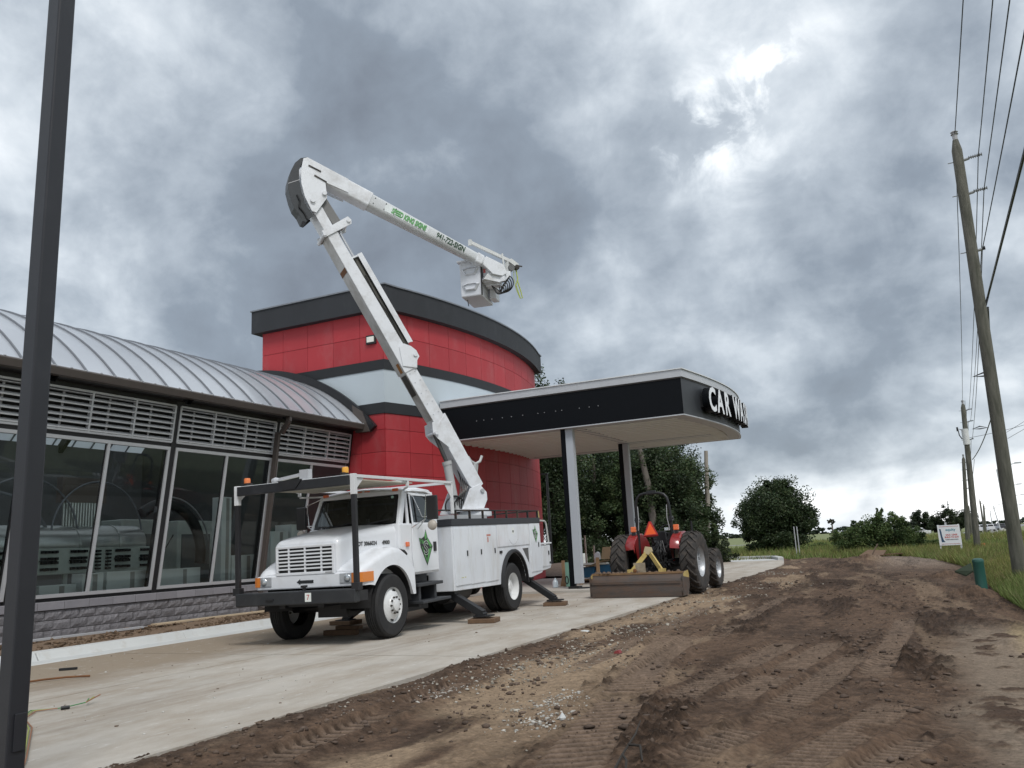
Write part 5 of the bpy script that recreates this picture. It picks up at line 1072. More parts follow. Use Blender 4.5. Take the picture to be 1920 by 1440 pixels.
m_ = MB(); m_.tube([bp(1.28, 5.88, .0), bp(1.32, 5.6, .02), bp(1.27, 5.4, .0), bp(1.33, 5.2, .0), bp(1.38, 5.05, .0), bp(1.44, 5.06, .0), bp(1.40, 5.25, .0), bp(1.33, 5.5, .0), bp(1.30, 5.84, .0)], .016, 7); m_.build('strap', LIMEST, tip, world=True, smooth=True)
m_ = MB(); m_.tube([bp(1.22, 5.88, .02), bp(1.20, 5.6, .03), bp(1.25, 5.3, .02), bp(1.37, 5.04, .0)], .008, 6); m_.build('strap', LIMEST, tip, world=True, smooth=True)
# bucket hanging behind the tip
hr = Vector((.907, .421, 0)); ha = Vector((-.421, .907, 0))        # right and away as seen from the drive
e2 = (ha*math.cos(rad(15))+hr*math.sin(rad(15))); e1 = (hr*math.cos(rad(15))-ha*math.sin(rad(15)))
bo = Vector((-9.93, 18.38, 7.97))
def bk(a, b, c_): return tuple(bo+e1*a+e2*b+Vector((0, 0, c_)))
def bprism3(m_, x0, x1, y0, y1, z0, z1, tp=0):
    m_.add([bk(x0+tp, y0+tp, z0), bk(x1-tp, y0+tp, z0), bk(x1-tp, y1-tp, z0), bk(x0+tp, y1-tp, z0), bk(x0, y0, z1), bk(x1, y0, z1), bk(x1, y1, z1), bk(x0, y1, z1)], [(0, 3, 2, 1), (0, 1, 5, 4), (1, 2, 6, 5), (2, 3, 7, 6), (3, 0, 4, 7)]); return m_
BKM = mat('bucket_plastic', (.60, .62, .66), .4, var=.04, coat=.2, dirt=(.38, .38, .38), dirt_amt=.2)
m_ = MB(); bprism3(m_, 0, .60, 0, 1.12, 0, .98, .02); m_.add([bk(.02, .02, .95), bk(.58, .02, .95), bk(.58, 1.1, .95), bk(.02, 1.1, .95)], [(0, 1, 2, 3)]); bkt = BP('bucket', m_, BKM, bevel=.03)
m_ = MB(); bprism3(m_, -.05, .65, -.05, 1.17, .95, 1.0); m_.build('bucket_rim', BKM, bkt, world=True, bevel=.01)
for z in (.17, .60):
    m_ = MB(); q = [(.06, z+.15), (.20, z+.20), (.50, z+.20), (.56, z+.16), (.44, z-.02), (.16, z-.02)]; q2 = [(.30+(a-.30)*.76, z+.09+(b-z-.09)*.70) for a, b in q]; nq = 6
    m_.add([bk(a, .005, b) for a, b in q]+[bk(a, -.045, b) for a, b in q2], [(i, (i+1) % nq, nq+(i+1) % nq, nq+i) for i in range(nq)]); m_.add([bk(a, -.005, b) for a, b in q2], [tuple(range(nq))]); m_.add([bk(a, -.045, b) for a, b in q2]+[bk(a, -.004, b) for a, b in q2], [(i, (i+1) % nq, nq+(i+1) % nq, nq+i) for i in range(nq)]); m_.build('foot_step', BKM, bkt, world=True)
m_ = MB(); m_.add([bk(.612, -.01, .02), bk(.612, .03, .02), bk(.625, .03, .96), bk(.625, -.01, .96)], [(0, 1, 2, 3)]); bprism3(m_, .598, .618, -.012, .03, .0, .96); m_.build('liner_seam', DARK, bkt, world=True)
m_ = MB(); bprism3(m_, .63, .86, .10, .62, .36, .92); bprism3(m_, .63, 1.02, .30, .55, .30, .50); bprism3(m_, .63, .80, .62, 1.0, .05, .6); cbx = m_.build('control_box', BOOMW, bkt, world=True, bevel=.01)
m_ = MB(); m_.add([bk(.64, .095, .62), bk(.70, .095, .62), bk(.70, .095, .82), bk(.64, .095, .82)], [(0, 1, 2, 3)]); m_.build('warning_label', mat('label_red', (.6, .12, .12), .5), cbx, world=True)
m_ = MB(); m_.bar(bk(.70, .35, .55), bp(.60, 5.52, -.25), .16, .16); m_.bar(bk(.80, .3, .42), bk(1.18, .3, .45), .12, .14); m_.build('bucket_mount', BOOMW, bkt, world=True)
for k in range(6):
    rr_ = .12+.025*k; m_ = MB(); c0 = Vector(bk(1.05+.02*k, .15+.03*k, .12+.01*k)); pts = [tuple(c0+e1*(rr_*1.0*math.cos(a))+Vector((0, 0, rr_*math.sin(a)+.03*k))) for a in np.linspace(-3.0+.1*k, .9, 16)]
    m_.tube([bk(.80, .3, .3)]+pts+[bp(.86, 5.2, -.15), bp(.84, 5.44, -.15)], .016, 7); m_.build('hose', HOSE, bkt, world=True, smooth=True)
m_ = MB(); m_.tube([bk(.10, .3, .0), bk(.13, .25, -.08), bk(.16, .2, -.20)], .012, 6); m_.build('drain_tube', HOSE, bkt, world=True)
# lift cylinder and boom saddle
a, b = (-.70, -.58), (-.90, .62); m_ = MB(); m_.cyl(bp(*a, .06), bp(*b, .06), .105, 24); m_.cyl(bp(b[0]+.01, b[1]-.05, .06), bp(b[0]-.01, b[1]+.04, .06), .12, 24); lc = BP('lift_cylinder', m_, mat('cylinder_paint', (.42, .43, .43), .45, var=.15, dirt=(.2, .17, .13), dirt_amt=.3), smooth=True, auto=35)
m_ = MB(); m_.cyl(bp(-.58, -.5, -.12), bp(-.74, .35, -.12), .04, 12); m_.build('side_pipe', BOOMW, lc, world=True, smooth=True)
m_ = MB(); m_.cyl(bp(*b, .06), bp(*LP(1.68, -.26), .06), .05, 16); m_.build('cylinder_rod', mat('rod_steel', (.12, .12, .12), .3, metal=.8), lc, world=True, smooth=True)
for k in range(5): m_ = MB(); m_.tube([bp(-.75+.05*k, -.62, .1), bp(-.78+.06*k, -.35+.03*k, .18), bp(-.62+.05*k, -.15+.04*k, .14), bp(-.54+.05*k, .25, .0), bp(-.72, .9, -.05)], .016, 6); m_.build('hose', HOSE, lc, world=True, smooth=True)
m_ = MB(); m_.tube([bp(-.78+.25*math.cos(a), -.45+.25*math.sin(a), .20) for a in np.linspace(.5, 3.6, 14)], .022, 8); m_.build('hose', HOSE, lc, world=True, smooth=True)
m_ = MB(); m_.bar(bp(-.18, .28, .05), bp(-.13, .60, .05), .07, .13, (0, 1, 0)); m_.tube([bp(-.34, .78, .05), bp(-.26, .66, .05), bp(-.14, .60, .05), bp(-.02, .66, .05), bp(.04, .80, .05)], .035, 8); BP('boom_saddle', m_, mat('saddle_grey', (.45, .46, .46), .5, var=.25, dirt=(.2, .15, .1), dirt_amt=.3), smooth=True)
# timber pads under the outriggers: things of their own
pads = [((1.62, 2.62), 'short timber pad under the outrigger foot just behind the cab steps', 8), ((-1.62, 2.62), 'timber pad under the far side front outrigger', -5), ((1.62, 6.62), 'timber pad under the outrigger foot behind the rear wheel', 12), ((-1.62, 6.62), 'timber pad under the far side rear outrigger', 3)]
for (x, y), lb_, a in pads:
    p = TM @ Vector((x, y, 0)); t_ = thing('timber_pad', lb_, 'wood pad', (p.x, p.y, .004), rad(2+a), 'timber pads under the outriggers')
    for k in (-1, 0, 1): m_ = MB(); m_.box(-.27, .27, k*.142-.068, k*.142+.068, 0, .085+.004*k); m_.build('plank', WOODD, t_, bevel=.006)
for (x, y, lb_) in ((-.35, .55, 'loose timber lying below the front axle'),):
    p = TM @ Vector((x, y, 0)); m_ = MB(); m_.bar((p.x-.3, p.y, .05), (p.x+.35, p.y+.1, .05), .12, .09); m_.bar((p.x-.1, p.y+.1, .13), (p.x+.4, p.y+.15, .13), .12, .06); tag(m_.build('timber', WOODD), lb_, 'timber')
# ------------------------------------------------------------------ tractor with box blade
tx = thing('tractor', 'red open-station tractor with roll bar and orange triangle seen from behind', 'tractor', (-6.26, 22.42, 0), rad(-1.5))
def TB(n, m_, mt, par=tx, **k): return m_.build(n, mt, par, **k)
def tyre(cx, y, R, w, rim_r, side, nl, name='wheel'):
    m_ = MB(); z = R; t = w/2
    m_.lathe([(rim_r, -t*.8), (R*.80, -t), (R*.90, -t*.96), (R*.945, -t*.80), (R*.95, 0), (R*.945, t*.80), (R*.90, t*.96), (R*.80, t), (rim_r, t*.8)], (cx, y, z), (1, 0, 0), 44, close=False)
    wh = m_.build(name, RUBMUD, tx, smooth=True, auto=40)
    for k in range(nl):
        for s_ in (1, -1):
            a0 = 2*PI*(k+(.5 if s_ > 0 else 0))/nl; m_ = MB(); P = []
            for i in range(7):
                f = i/6; u = s_*(-.04+f*1.0)*t; a = a0-f*.34+ (.02 if f > .9 else 0); r1 = R*(.935 if f < .85 else .90-.0); r2 = R*(1.0 if f < .8 else .975-.12*(f-.8)); hw_ = (.034+.012*(1-f))*1.0*R/.8
                row = []
                for da, rr_ in ((-hw_/R, r1), (-hw_*.62/R, r2), (hw_*.62/R, r2), (hw_/R, r1)):
                    row.append((cx+u, y+rr_*math.sin(a+da), z+rr_*math.cos(a+da)))
                P.append(row)
            m_.grid(P); m_.add(P[0], [(0, 1, 2, 3)]); m_.add(P[-1], [(3, 2, 1, 0)]); m_.v = [(a, b, max(c_, .0)) for a, b, c_ in m_.v]; m_.build('lug', RUBMUD, wh)
    m_ = MB(); s_ = side; m_.lathe([(rim_r*1.02, s_*t*.80), (rim_r*.99, s_*t*.75), (rim_r*.93, s_*t*.45), (rim_r*.90, s_*t*.2), (rim_r*.62, s_*t*.10), (rim_r*.5, s_*t*.25), (rim_r*.3, s_*t*.35), (.001, s_*t*.36)], (cx, y, z), (1, 0, 0), 36, close=False)
    rm = m_.build('rim', RIMS, wh, smooth=True, auto=30)
    m_ = MB()
    for k in range(8): a = 2*PI*k/8; m_.cyl((cx+s_*t*.2, y+rim_r*.42*math.cos(a), z+rim_r*.42*math.sin(a)), (cx+s_*t*.42, y+rim_r*.42*math.cos(a), z+rim_r*.42*math.sin(a)), .018, 6)
    for k in range(4): a = 2*PI*k/4+.4; m_.bar((cx+s_*t*.3, y+rim_r*.62*math.cos(a), z+rim_r*.62*math.sin(a)), (cx+s_*t*.3, y+rim_r*.92*math.cos(a), z+rim_r*.92*math.sin(a)), .10, .03, (1, 0, 0))
    o = m_.build('rim_bolts', RIMS, wh); o['kind'] = 'stuff'
    return wh
tyre(.96, 0, .81, .44, .40, 1, 20); tyre(-.96, 0, .81, .44, .40, -1, 20)
tyre(.88, 2.42, .56, .34, .30, 1, 17); tyre(-.88, 2.42, .56, .34, .30, -1, 17)
m_ = MB(); m_.box(-.28, .28, -.25, 1.2, .55, 1.15); m_.box(-.18, .18, 1.2, 2.9, .55, .95); m_.cyl((-.8, 0, .81), (.8, 0, .81), .12, 14); m_.cyl((-.75, 2.42, .56), (.75, 2.42, .56), .08, 12); m_.box(-.35, .35, -.10, .35, .95, 1.25); TB('transmission', m_, DARK, bevel=.02)
m_ = MB(); P = []
for y, hw_, zt in ((1.15, .33, 1.50), (1.4, .34, 1.52), (2.5, .33, 1.42), (2.95, .30, 1.30), (3.05, .26, 1.2)):
    P.append([(-hw_, y, .95), (-hw_, y, zt-.10), (-hw_*.8, y, zt), (hw_*.8, y, zt), (hw_, y, zt-.10), (hw_, y, .95)])
m_.grid(P); m_.add(P[0], [tuple(range(6))]); m_.add(P[-1], [tuple(range(6))]); TB('hood', m_, TREDR, smooth=True, auto=40)
m_ = MB(); m_.box(-.26, .26, .95, 1.15, 1.2, 1.62); TB('dash', m_, DARK, bevel=.02)
m_ = MB(); m_.tube([(.22*math.cos(a), .85+.07*math.sin(a), 1.62+.21*math.sin(a)) for a in np.linspace(0, 2*PI, 20, endpoint=False)], .016, 8, closed=True); m_.cyl((0, .85, 1.62), (0, 1.1, 1.45), .02); TB('steering_wheel', m_, BLKS, smooth=True)
m_ = MB(); m_.box(-.24, .24, .1, .5, 1.18, 1.30); m_.prism([(-.22, 1.28), (.22, 1.28), (.20, 1.66), (-.20, 1.66)], lambda u, w, s: (u, s, w), .06, .14); TB('seat', m_, BLKS, bevel=.03)
m_ = MB(); m_.box(-.30, .30, -.2, .3, 1.0, 1.10); m_.box(-.6, .6, .3, 1.1, .80, .84); TB('platform', m_, DARK)
for s_ in (1, -1):
    m_ = MB(); P = []
    for a in np.linspace(.15, 2.2, 18):
        y, z = .05+.92*math.cos(a+.15), .72+.90*math.sin(a+.15); P.append([(s_*.48, y, z-.04), (s_*.50, y, z), (s_*.73, y, z+.01), (s_*.76, y, z-.05)])
    P += [[(s_*.48, -.62, .78+.3), (s_*.50, -.66, 1.20), (s_*.73, -.62, 1.18), (s_*.76, -.58, 1.1)]]
    m_.grid(P); m_.add([(s_*.48, .05+.9*math.cos(a), .72+.88*math.sin(a)) for a in np.linspace(.2, 2.35, 14)]+[(s_*.48, -.4, .85), (s_*.48, .8, .85)], [tuple(range(16))]); fd = TB('fender', m_, TREDR, smooth=True, auto=40)
    m_ = MB(); m_.lathe([(.001, -.04), (.09, -.03), (.14, .02), (.16, .12), (.12, .2), (.001, .22)], (s_*.64, -.42, 1.36), (0, 1, .25), 18); m_.build('fender_light_pod', TREDR, fd, smooth=True)
    m_ = MB(); m_.prism([(-.09, 1.33), (.09, 1.33), (.09, 1.26), (-.09, 1.22)], lambda u, w, s: (s_*.62+u, s, w), -.60, -.47); m_.build('tail_lamp', mat('tail_red', (.5, .02, .02), .2, coat=.6), fd, bevel=.01)
    m_ = MB(); m_.box(s_*.60-.075, s_*.60+.075, -.28, -.20, 1.66, 1.81); m_.build('flasher', ORANGEL, fd, bevel=.02)
    m_ = MB(); m_.box(s_*.60-.05, s_*.60+.05, -.27, -.21, 1.52, 1.66); m_.build('flasher_bracket', BLKS, fd)
m_ = MB(); m_.tube([(-.47, -.22, .95), (-.475, -.22, 1.5), (-.475, -.24, 2.05), (-.47, -.26, 2.38), (-.43, -.26, 2.56), (-.34, -.26, 2.66), (-.2, -.26, 2.695), (.2, -.26, 2.685), (.34, -.26, 2.64), (.42, -.26, 2.54), (.455, -.26, 2.38), (.475, -.24, 2.05), (.475, -.22, 1.5), (.47, -.22, .95)], .038, 12)
rops = TB('roll_bar', m_, BLKS, smooth=True)
m_ = MB(); m_.box(-.13, .13, -.31, -.24, 2.67, 2.76); m_.build('roll_bar_badge', BLKS, rops, bevel=.01)
for s_ in (1, -1):
    m_ = MB(); m_.box(s_*.475-.05, s_*.475+.05, -.30, -.14, 1.92, 2.04); m_.cyl((s_*.475-.08, -.22, 1.98), (s_*.475+.08, -.22, 1.98), .02); m_.build('hinge', BLKS, rops)
    m_ = MB(); m_.tube([(s_*.44, -.30, 1.7), (s_*.40, -.33, 2.0), (s_*.41, -.31, 2.35)], .012, 6); m_.build('cable', GREYB, rops)
m_ = MB(); m_.add([(-.20, -.62, 1.545), (.20, -.62, 1.565), (.03, -.62, 1.92), (-.03, -.62, 1.92), (-.20, -.61, 1.545), (.20, -.61, 1.565), (.03, -.61, 1.92), (-.03, -.61, 1.92)], [(0, 1, 2, 3), (7, 6, 5, 4), (0, 1, 5, 4), (1, 2, 6, 5), (3, 0, 4, 7)]); sm = TB('slow_vehicle_triangle', m_, SMVR)
m_ = MB(); m_.add([(-.155, -.623, 1.57), (.155, -.623, 1.585), (.0, -.623, 1.885)], [(0, 1, 2)]); m_.build('triangle_face', SMV, sm)
m_ = MB(); m_.add([(-.20, -.63, 1.545), (.20, -.63, 1.565), (.20, -.60, 1.525), (-.20, -.60, 1.505)], [(0, 1, 2, 3)]); m_.build('triangle_foot', SMVR, sm); m_ = MB(); m_.bar((.0, -.6, 1.6), (.0, -.3, 1.3), .04, .04); m_.build('triangle_bracket', BLKS, sm)
m_ = MB(); rr_ = random.Random(9)
for k in range(26):
    x, z = rr_.uniform(-.05, .42), rr_.uniform(.75, 1.55); m_.bar((x, -.45-.1*rr_.random(), z), (x+rr_.uniform(-.12, .12), -.35, z+rr_.uniform(-.12, .12)), .03+.05*rr_.random(), .03+.05*rr_.random())
for k in range(8): m_.tube([(rr_.uniform(0, .4), -.45, 1.4), (rr_.uniform(-.1, .4), -.55, 1.1), (rr_.uniform(-.1, .4), -.5, .7)], .013, 6)
o = TB('hydraulic_block', m_, mat('greasy_black', (.015, .015, .016), .45, var=.5, scale=20)); o['kind'] = 'stuff'
m_ = MB(); m_.tube([(.72, .9, 1.0), (.72, .9, 1.9)], .03, 8); TB('exhaust', m_, BLKS)
m_ = MB(); m_.box(.30, .42, -.35, -.2, 1.66, 1.74); TB('work_light', m_, LENS, bevel=.01)
# box blade on the hitch
bx = MB(); P = []
for z, dy in ((.02, 0), (.14, -.03), (.30, -.01), (.46, .06), (.585, .16)): P.append([(-1.48, -1.44+dy, z), (.98, -1.50+dy, z), (.98, -1.465+dy, z), (-1.48, -1.405+dy, z)])
bx.grid(P, cu=True); bx.add(P[0], [(0, 1, 2, 3)]); bx.add(P[-1], [(0, 1, 2, 3)]); bl_ = TB('box_blade', bx, RUSTY)
for z0, z1 in ((.015, .15), (.37, .40)):
    m_ = MB(); m_.bar((-1.46, -1.475-.0, (z0+z1)/2), (.97, -1.54-.0, (z0+z1)/2), .03, z1-z0); m_.build('wear_bar', RUSTY, bl_)
m_ = MB(); m_.bar((-1.48, -1.25, .595), (.98, -1.31, .595), .12, .05); m_.build('top_beam', mat('beam_brown', (.20, .12, .06), .8, var=.4, scale=5), bl_)
for x in (-1.50, .985):
    m_ = MB(); m_.prism([(-1.50, .03), (-1.05, .03), (-.88, .25), (-.86, .52), (-.95, .64), (-1.30, .62), (-1.50, .52)], lambda u, w, s: (s, u, w), x, x+.025); sp_ = m_.build('side_plate', RUSTY, bl_)
    m_ = MB(); m_.prism([(-1.42, .50), (-.90, .44), (-.88, .52), (-.96, .63), (-1.30, .61), (-1.42, .57)], lambda u, w, s: (s, u, w), x+.0255, x+.0265); m_.build('yellow_paint', YEL, sp_)
for x1 in (-.42, .42):
    m_ = MB(); m_.bar((.0, -.95, 1.16), (x1, -1.22, .62), .05, .11); m_.box(x1-.08, x1+.08, -1.3, -1.15, .60, .70); m_.build('hitch_brace', YEL, bl_)
m_ = MB(); m_.prism([(-.11, 1.12), (.02, 1.05), (.13, 1.14), (.10, 1.24), (-.06, 1.27)], lambda u, w, s: (u, s, w), -1.02, -.96); m_.build('hitch_head', mat('head_buff', (.50, .42, .26), .7, var=.2, dirt=(.12, .07, .04), dirt_amt=.4), bl_)
m_ = MB(); m_.box(-.36, -.05, -1.18, -1.14, .62, .86); m_.build('hitch_plate', mat('worn_plate', (.30, .25, .18), .8, var=.5, scale=14), bl_)
m_ = MB(); m_.tube([(-.42, -1.25, .64), (-.30, -1.0, .9), (-.05, -.6, 1.1)], .02, 6); m_.build('lift_rod', BLKS, bl_); m_ = MB(); m_.lathe([(.03, -.03), (.06, 0), (.03, .03)], (-.30, -1.28, .66), (0, 1, 0), 12); m_.build('knob', RUST, bl_)
for i in range(34):
    if i == 0:
        m_ = MB(); q = [(math.cos(a)*.05, math.sin(a)*.04) for a in np.linspace(0, 2*PI, 6, endpoint=False)]; m_.add([(a, b, 0) for a, b in q]+[(a*.5, b*.5, .035) for a, b in q], [tuple(range(6)), tuple(range(11, 5, -1))]+[(k, (k+1) % 6, 6+(k+1) % 6, 6+k) for k in range(6)]); c0 = m_.build('clod', mat('clod_soil', (.13, .09, .065), .95, var=.4), bl_); c0.location = (-.9, -1.28, .62)
    else:
        o = inst('clod', c0.data, bl_, (rr_.uniform(-1.4, .9), -1.27+rr_.uniform(-.04, .04), .62)); o.rotation_euler = (0, 0, rr_.uniform(0, 6)); o.scale = (rr_.uniform(.4, 1.4),)*3
# ------------------------------------------------------------------ building materials beside the column
t_ = thing('pallet', 'wooden pallet carrying blue boxes behind the tractor blade', 'pallet', (-9.95, 28.1, .085))
for k in range(5): m_ = MB(); m_.box(-.6, .6, -.5+k*.22, -.5+k*.22+.13, .10, .125); m_.build('board', WOOD, t_)
for k in (-.55, 0, .5): m_ = MB(); m_.box(k-.04, k+.04, -.5, .5, 0, .10); m_.build('runner', mat('red_runner', (.22, .09, .05), .8), t_)
for i, (x0, x1, y0, y1, z0, z1, lb_) in enumerate(((-10.52, -10.10, 27.7, 28.4, .26, .62, 'blue wrapped box on the pallet beside the grey column'), (-10.0, -9.5, 27.75, 28.4, .26, .68, 'blue wrapped box on the pallet nearer the tractor tyre'))):
    m_ = MB(); m_.box(x0, x1, y0, y1, z0, z1); tag(m_.build('blue_box', BLUE, bevel=.02), lb_, 'box')
m_ = MB(); P = [[(x, y, .69+.06*math.sin((x+9.9)*5)+.10*(x+10.5)/1.2+.02*math.sin(y*9)) for y in (27.4, 27.8, 28.3)] for x in np.linspace(-10.6, -9.42, 14)]; m_.grid(P); P = [[(a, b, c_+.012) for a, b, c_ in r_] for r_ in P]; m_.grid(P); tag(m_.build('cardboard_sheet', CARD), 'wavy cardboard sheet lying over the blue boxes', 'cardboard')
m_ = MB(); P = [[(x, 28.2+.25*f-.0*x, .86+.42*f) for f in (0, .4, .8, 1)] for x in (-10.0, -9.8, -9.5, -9.2)]; m_.grid(P); P = [[(a, b+.02, c_) for a, b, c_ in r_] for r_ in P]; m_.grid(P); tag(m_.build('cardboard_box', CARD), 'opened tan cardboard box standing beside the tractor tyre', 'cardboard')
m_ = MB(); m_.prism([(-10.22, .86), (-10.0, .86), (-10.02, 1.08), (-10.1, 1.14), (-10.22, 1.04)], lambda u, w, s: (u, s, w), 28.1, 28.25); tag(m_.build('white_jug', WHITE, bevel=.02), 'small white jug on the cardboard left of the tan box', 'jug')
m_ = MB(); m_.box(-10.45, -9.6, 27.6, 27.9, .70, .76); tag(m_.build('foam_sheet', DECW), 'white foam sheet sandwiched under the cardboard', 'sheet')
for i, (x, zt) in enumerate(((-10.25, .86), (-9.62, .98))):
    m_ = MB(); m_.box(x, x+.11, 26.6, 26.64, .087, zt-.02); tag(m_.build('upright_board', WOOD), ('upright pine board just right of the grey column', 'upright pine board against the left tractor tyre')[i], 'board')
m_ = MB(); m_.bar((-10.45, 25.75, .087), (-10.50, 25.85, .92), .10, .05, (0, 1, 0)); m_.bar((-10.62, 25.9, .087), (-10.47, 25.88, .60), .08, .04, (0, 1, 0)); tag(m_.build('lumber_offcut', WOOD), 'brown lumber standing just left of the front column', 'board')
m_ = MB(); m_.box(-10.32, -10.18, 25.55, 25.62, .087, .86); tag(m_.build('green_post', mat('pale_green_pipe', (.22, .42, .33), .5)), 'pale green slab propped between the lumber and the column', 'post')
m_ = MB(); m_.tube([(-10.24+.05*math.cos(a), 25.45, .30+.12*math.sin(a)) for a in np.linspace(0, 2*PI, 16, endpoint=False)], .018, 6, closed=True); tag(m_.build('cord_coil', BLKS, smooth=True), 'small black coil hanging low beside the column foot', 'coil')
m_ = MB(); m_.lathe([(.08, 0), (.10, .01), (.10, .16), (.085, .2), (.035, .27), (.03, .30), (.001, .30)], (-10.55, 25.2, .087), (0, 0, 1), 18); tag(m_.build('water_jug', CLEARP, smooth=True), 'clear plastic water jug on the island edge beside the lumber', 'jug')
for x, h_ in ((-11.6, 1.45), (-11.25, 1.05)):
    m_ = MB(); m_.cyl((x, 31, .12), (x, 31, h_+.3), .035, 10); tag(m_.build('pipe_stub', mat('buff_pipe', (.5, .4, .34), .6)), 'taller pale pipe stub behind the cardboard pile' if h_ > 1.2 else 'shorter buff pipe stub behind the cardboard pile', 'pipe')
m_ = MB(); P = [[(x, y, .05+.55*math.exp(-((x+15.2)/1.7)**2-((y-37)/2.2)**2)+.03*random.random()) for x in np.linspace(-19, -12, 24)] for y in np.linspace(33.9, 41, 24)]; m_.grid(P); tag(m_.build('soil_heap', mat('heap_soil', (.12, .085, .065), .95, var=.35, scale=5, bump=.03, bscale=10)), kind='structure')
m_ = MB(); m_.box(-14.2, -13.6, 36, 36.5, .4, 1.0); tag(m_.build('white_crate', DECW, bevel=.02), 'small white crate on the soil heap behind the truck tail', 'crate')
# lamp pole behind the canopy
t_ = thing('lamp_pole', 'thin black lamp pole with short arm behind the canopy and truck tail', 'lamp pole', (-16.02, 38, 0))
m_ = MB(); m_.cyl((0, 0, 0), (0, 0, 4.95), .075, 12, .06); m_.build('pole', BLKS, t_)
m_ = MB(); m_.box(-.55, .05, -.08, .08, 4.93, 5.0); m_.build('arm', BLKS, t_)
# ------------------------------------------------------------------ near post and ground bits
t_ = thing('steel_post', 'tall black square steel post close to the camera at the drive edge', 'post', (-5.149, 3.50, -.10), rot=Matrix.Rotation(rad(.45), 4, 'Y'))
PM = mat('post_steel', (.020, .021, .026), .42, var=.2, scale=3, bump=.0012, bscale=260, dirt=(.05, .05, .055), dirt_amt=.25)
m_ = MB(); m_.box(-.0635, .0635, -.0635, .0635, 0, 7.6); m_.build('shaft', PM, t_, bevel=.012)
m_ = MB(); m_.box(-.15, .15, -.15, .15, 0, .02); m_.build('base_plate', PM, t_)
m_ = MB(); m_.box(.064, .074, -.03, .045, .44, .66); m_.build('hand_hole_cover', PM, t_, bevel=.003)
for i, (dx, dz, c_, lb_) in enumerate(((0, 0, (.30, .34, .08), 'yellow-green electrical wire trailing from the black post'), (.03, .05, (.28, .12, .06), 'brown electrical wire trailing from the black post'), (-.03, -.04, (.04, .20, .06), 'green electrical wire lying closest to the camera by the post'))):
    m_ = MB(); m_.tube([(-5.3+dx, 3.6, -.06), (-6.3+dx, 4.4, .03), (-7.4, 5.2+dx, .03), (-8.0+dx, 5.55, .02), (-8.35+dz, 5.9, .015), (-8.15, 6.1+dx*.4, .016), (-8.05, 6.28, .04), (-8.16+dx, 6.46+dz, .06+dz*.3)], .006, 6)
    tag(m_.build('wire', mat('wire_sheath', c_, .5), smooth=True), lb_, 'wire')
m_ = MB(); m_.tube([(-8.13, 6.05, .02), (-8.09, 6.12, .02)], .018, 10); tag(m_.build('wire_nut', BLKS, smooth=True), 'black tape wrap round the wires on the drive', 'tape')
m_ = MB(); m_.tube([(-10.6, 7.2, .02), (-10.45, 7.5, .03), (-10.3, 7.72, .03), (-10.1, 7.92, .02)], .014, 6); tag(m_.build('bent_rod', RUST, smooth=True), 'rusty bent rod lying on the sandy drive', 'rod')
m_ = MB(); m_.bar((-11.3, 8.35, .02), (-11.12, 8.5, .02), .05, .03); tag(m_.build('rubber_scrap', DARK), 'dark scrap lying on sand beside the kerb', 'scrap')
t_ = thing('dead_branch', 'dark forked branch sticking out of the soil at the bottom edge', 'branch', (-2.0, 5.9, -.1))
for pts in ([(0.02, -.35, .02), (.0, -.1, .06), (-.04, .35, .10), (-.08, .62, .14)], [(.0, -.1, .06), (.06, -.2, .05), (.12, -.42, .02)], [(-.02, .1, .08), (.10, .0, .10), (.16, -.16, .04)]):
    m_ = MB(); m_.tube(pts, [.010, .009, .007, .004][:len(pts)], 6); m_.build('twig', mat('twig', (.03, .025, .02), .9), t_, smooth=True)
m_ = MB(); m_.prism([(-.04, 0), (.05, .0), (.03, .04), (-.02, .03)], lambda u, w, s: (-3.86+u, 11.29+s, -.09+w), -.05, .06); tag(m_.build('red_scrap', mat('red_plastic', (.25, .04, .04), .6)), 'small red scrap lying on the tyre prints', 'scrap')
m_ = MB(); m_.lathe([(.001, 0), (.09, .02), (.11, .05), (.07, .08), (.001, .09)], (-5.17, 13.5, -.1), (0, 0, 1), 9); tag(m_.build('pale_rock', CONCW), 'flat whitish rock on the soil near the slab edge', 'rock')
m_ = MB(); m_.lathe([(.001, 0), (.028, .010), (.032, .03), (.018, .052), (.001, .075)], (-2.95, 7.03, -.1), (0, 0, 1), 10); tag(m_.build('pale_stone', CONCW, smooth=True), 'round pale stone beside the deep tyre ruts', 'stone')
for k, (x0, y0, x1, y1) in enumerate(((-16.1, 9.0, -15.9, 13.8), (-16.05, 14.2, -15.8, 21.0))):
    m_ = MB(); m_.bar((x0, y0, .09), (x1, y1, .08), .22, .035); tag(m_.build('form_board', mat('form_wood', (.48, .38, .26), .8, var=.2, scale=3) if k else GALV), ('grey metal strip lying on soil at the wall foot', 'pale form board lying between wall and kerb')[k], 'board')
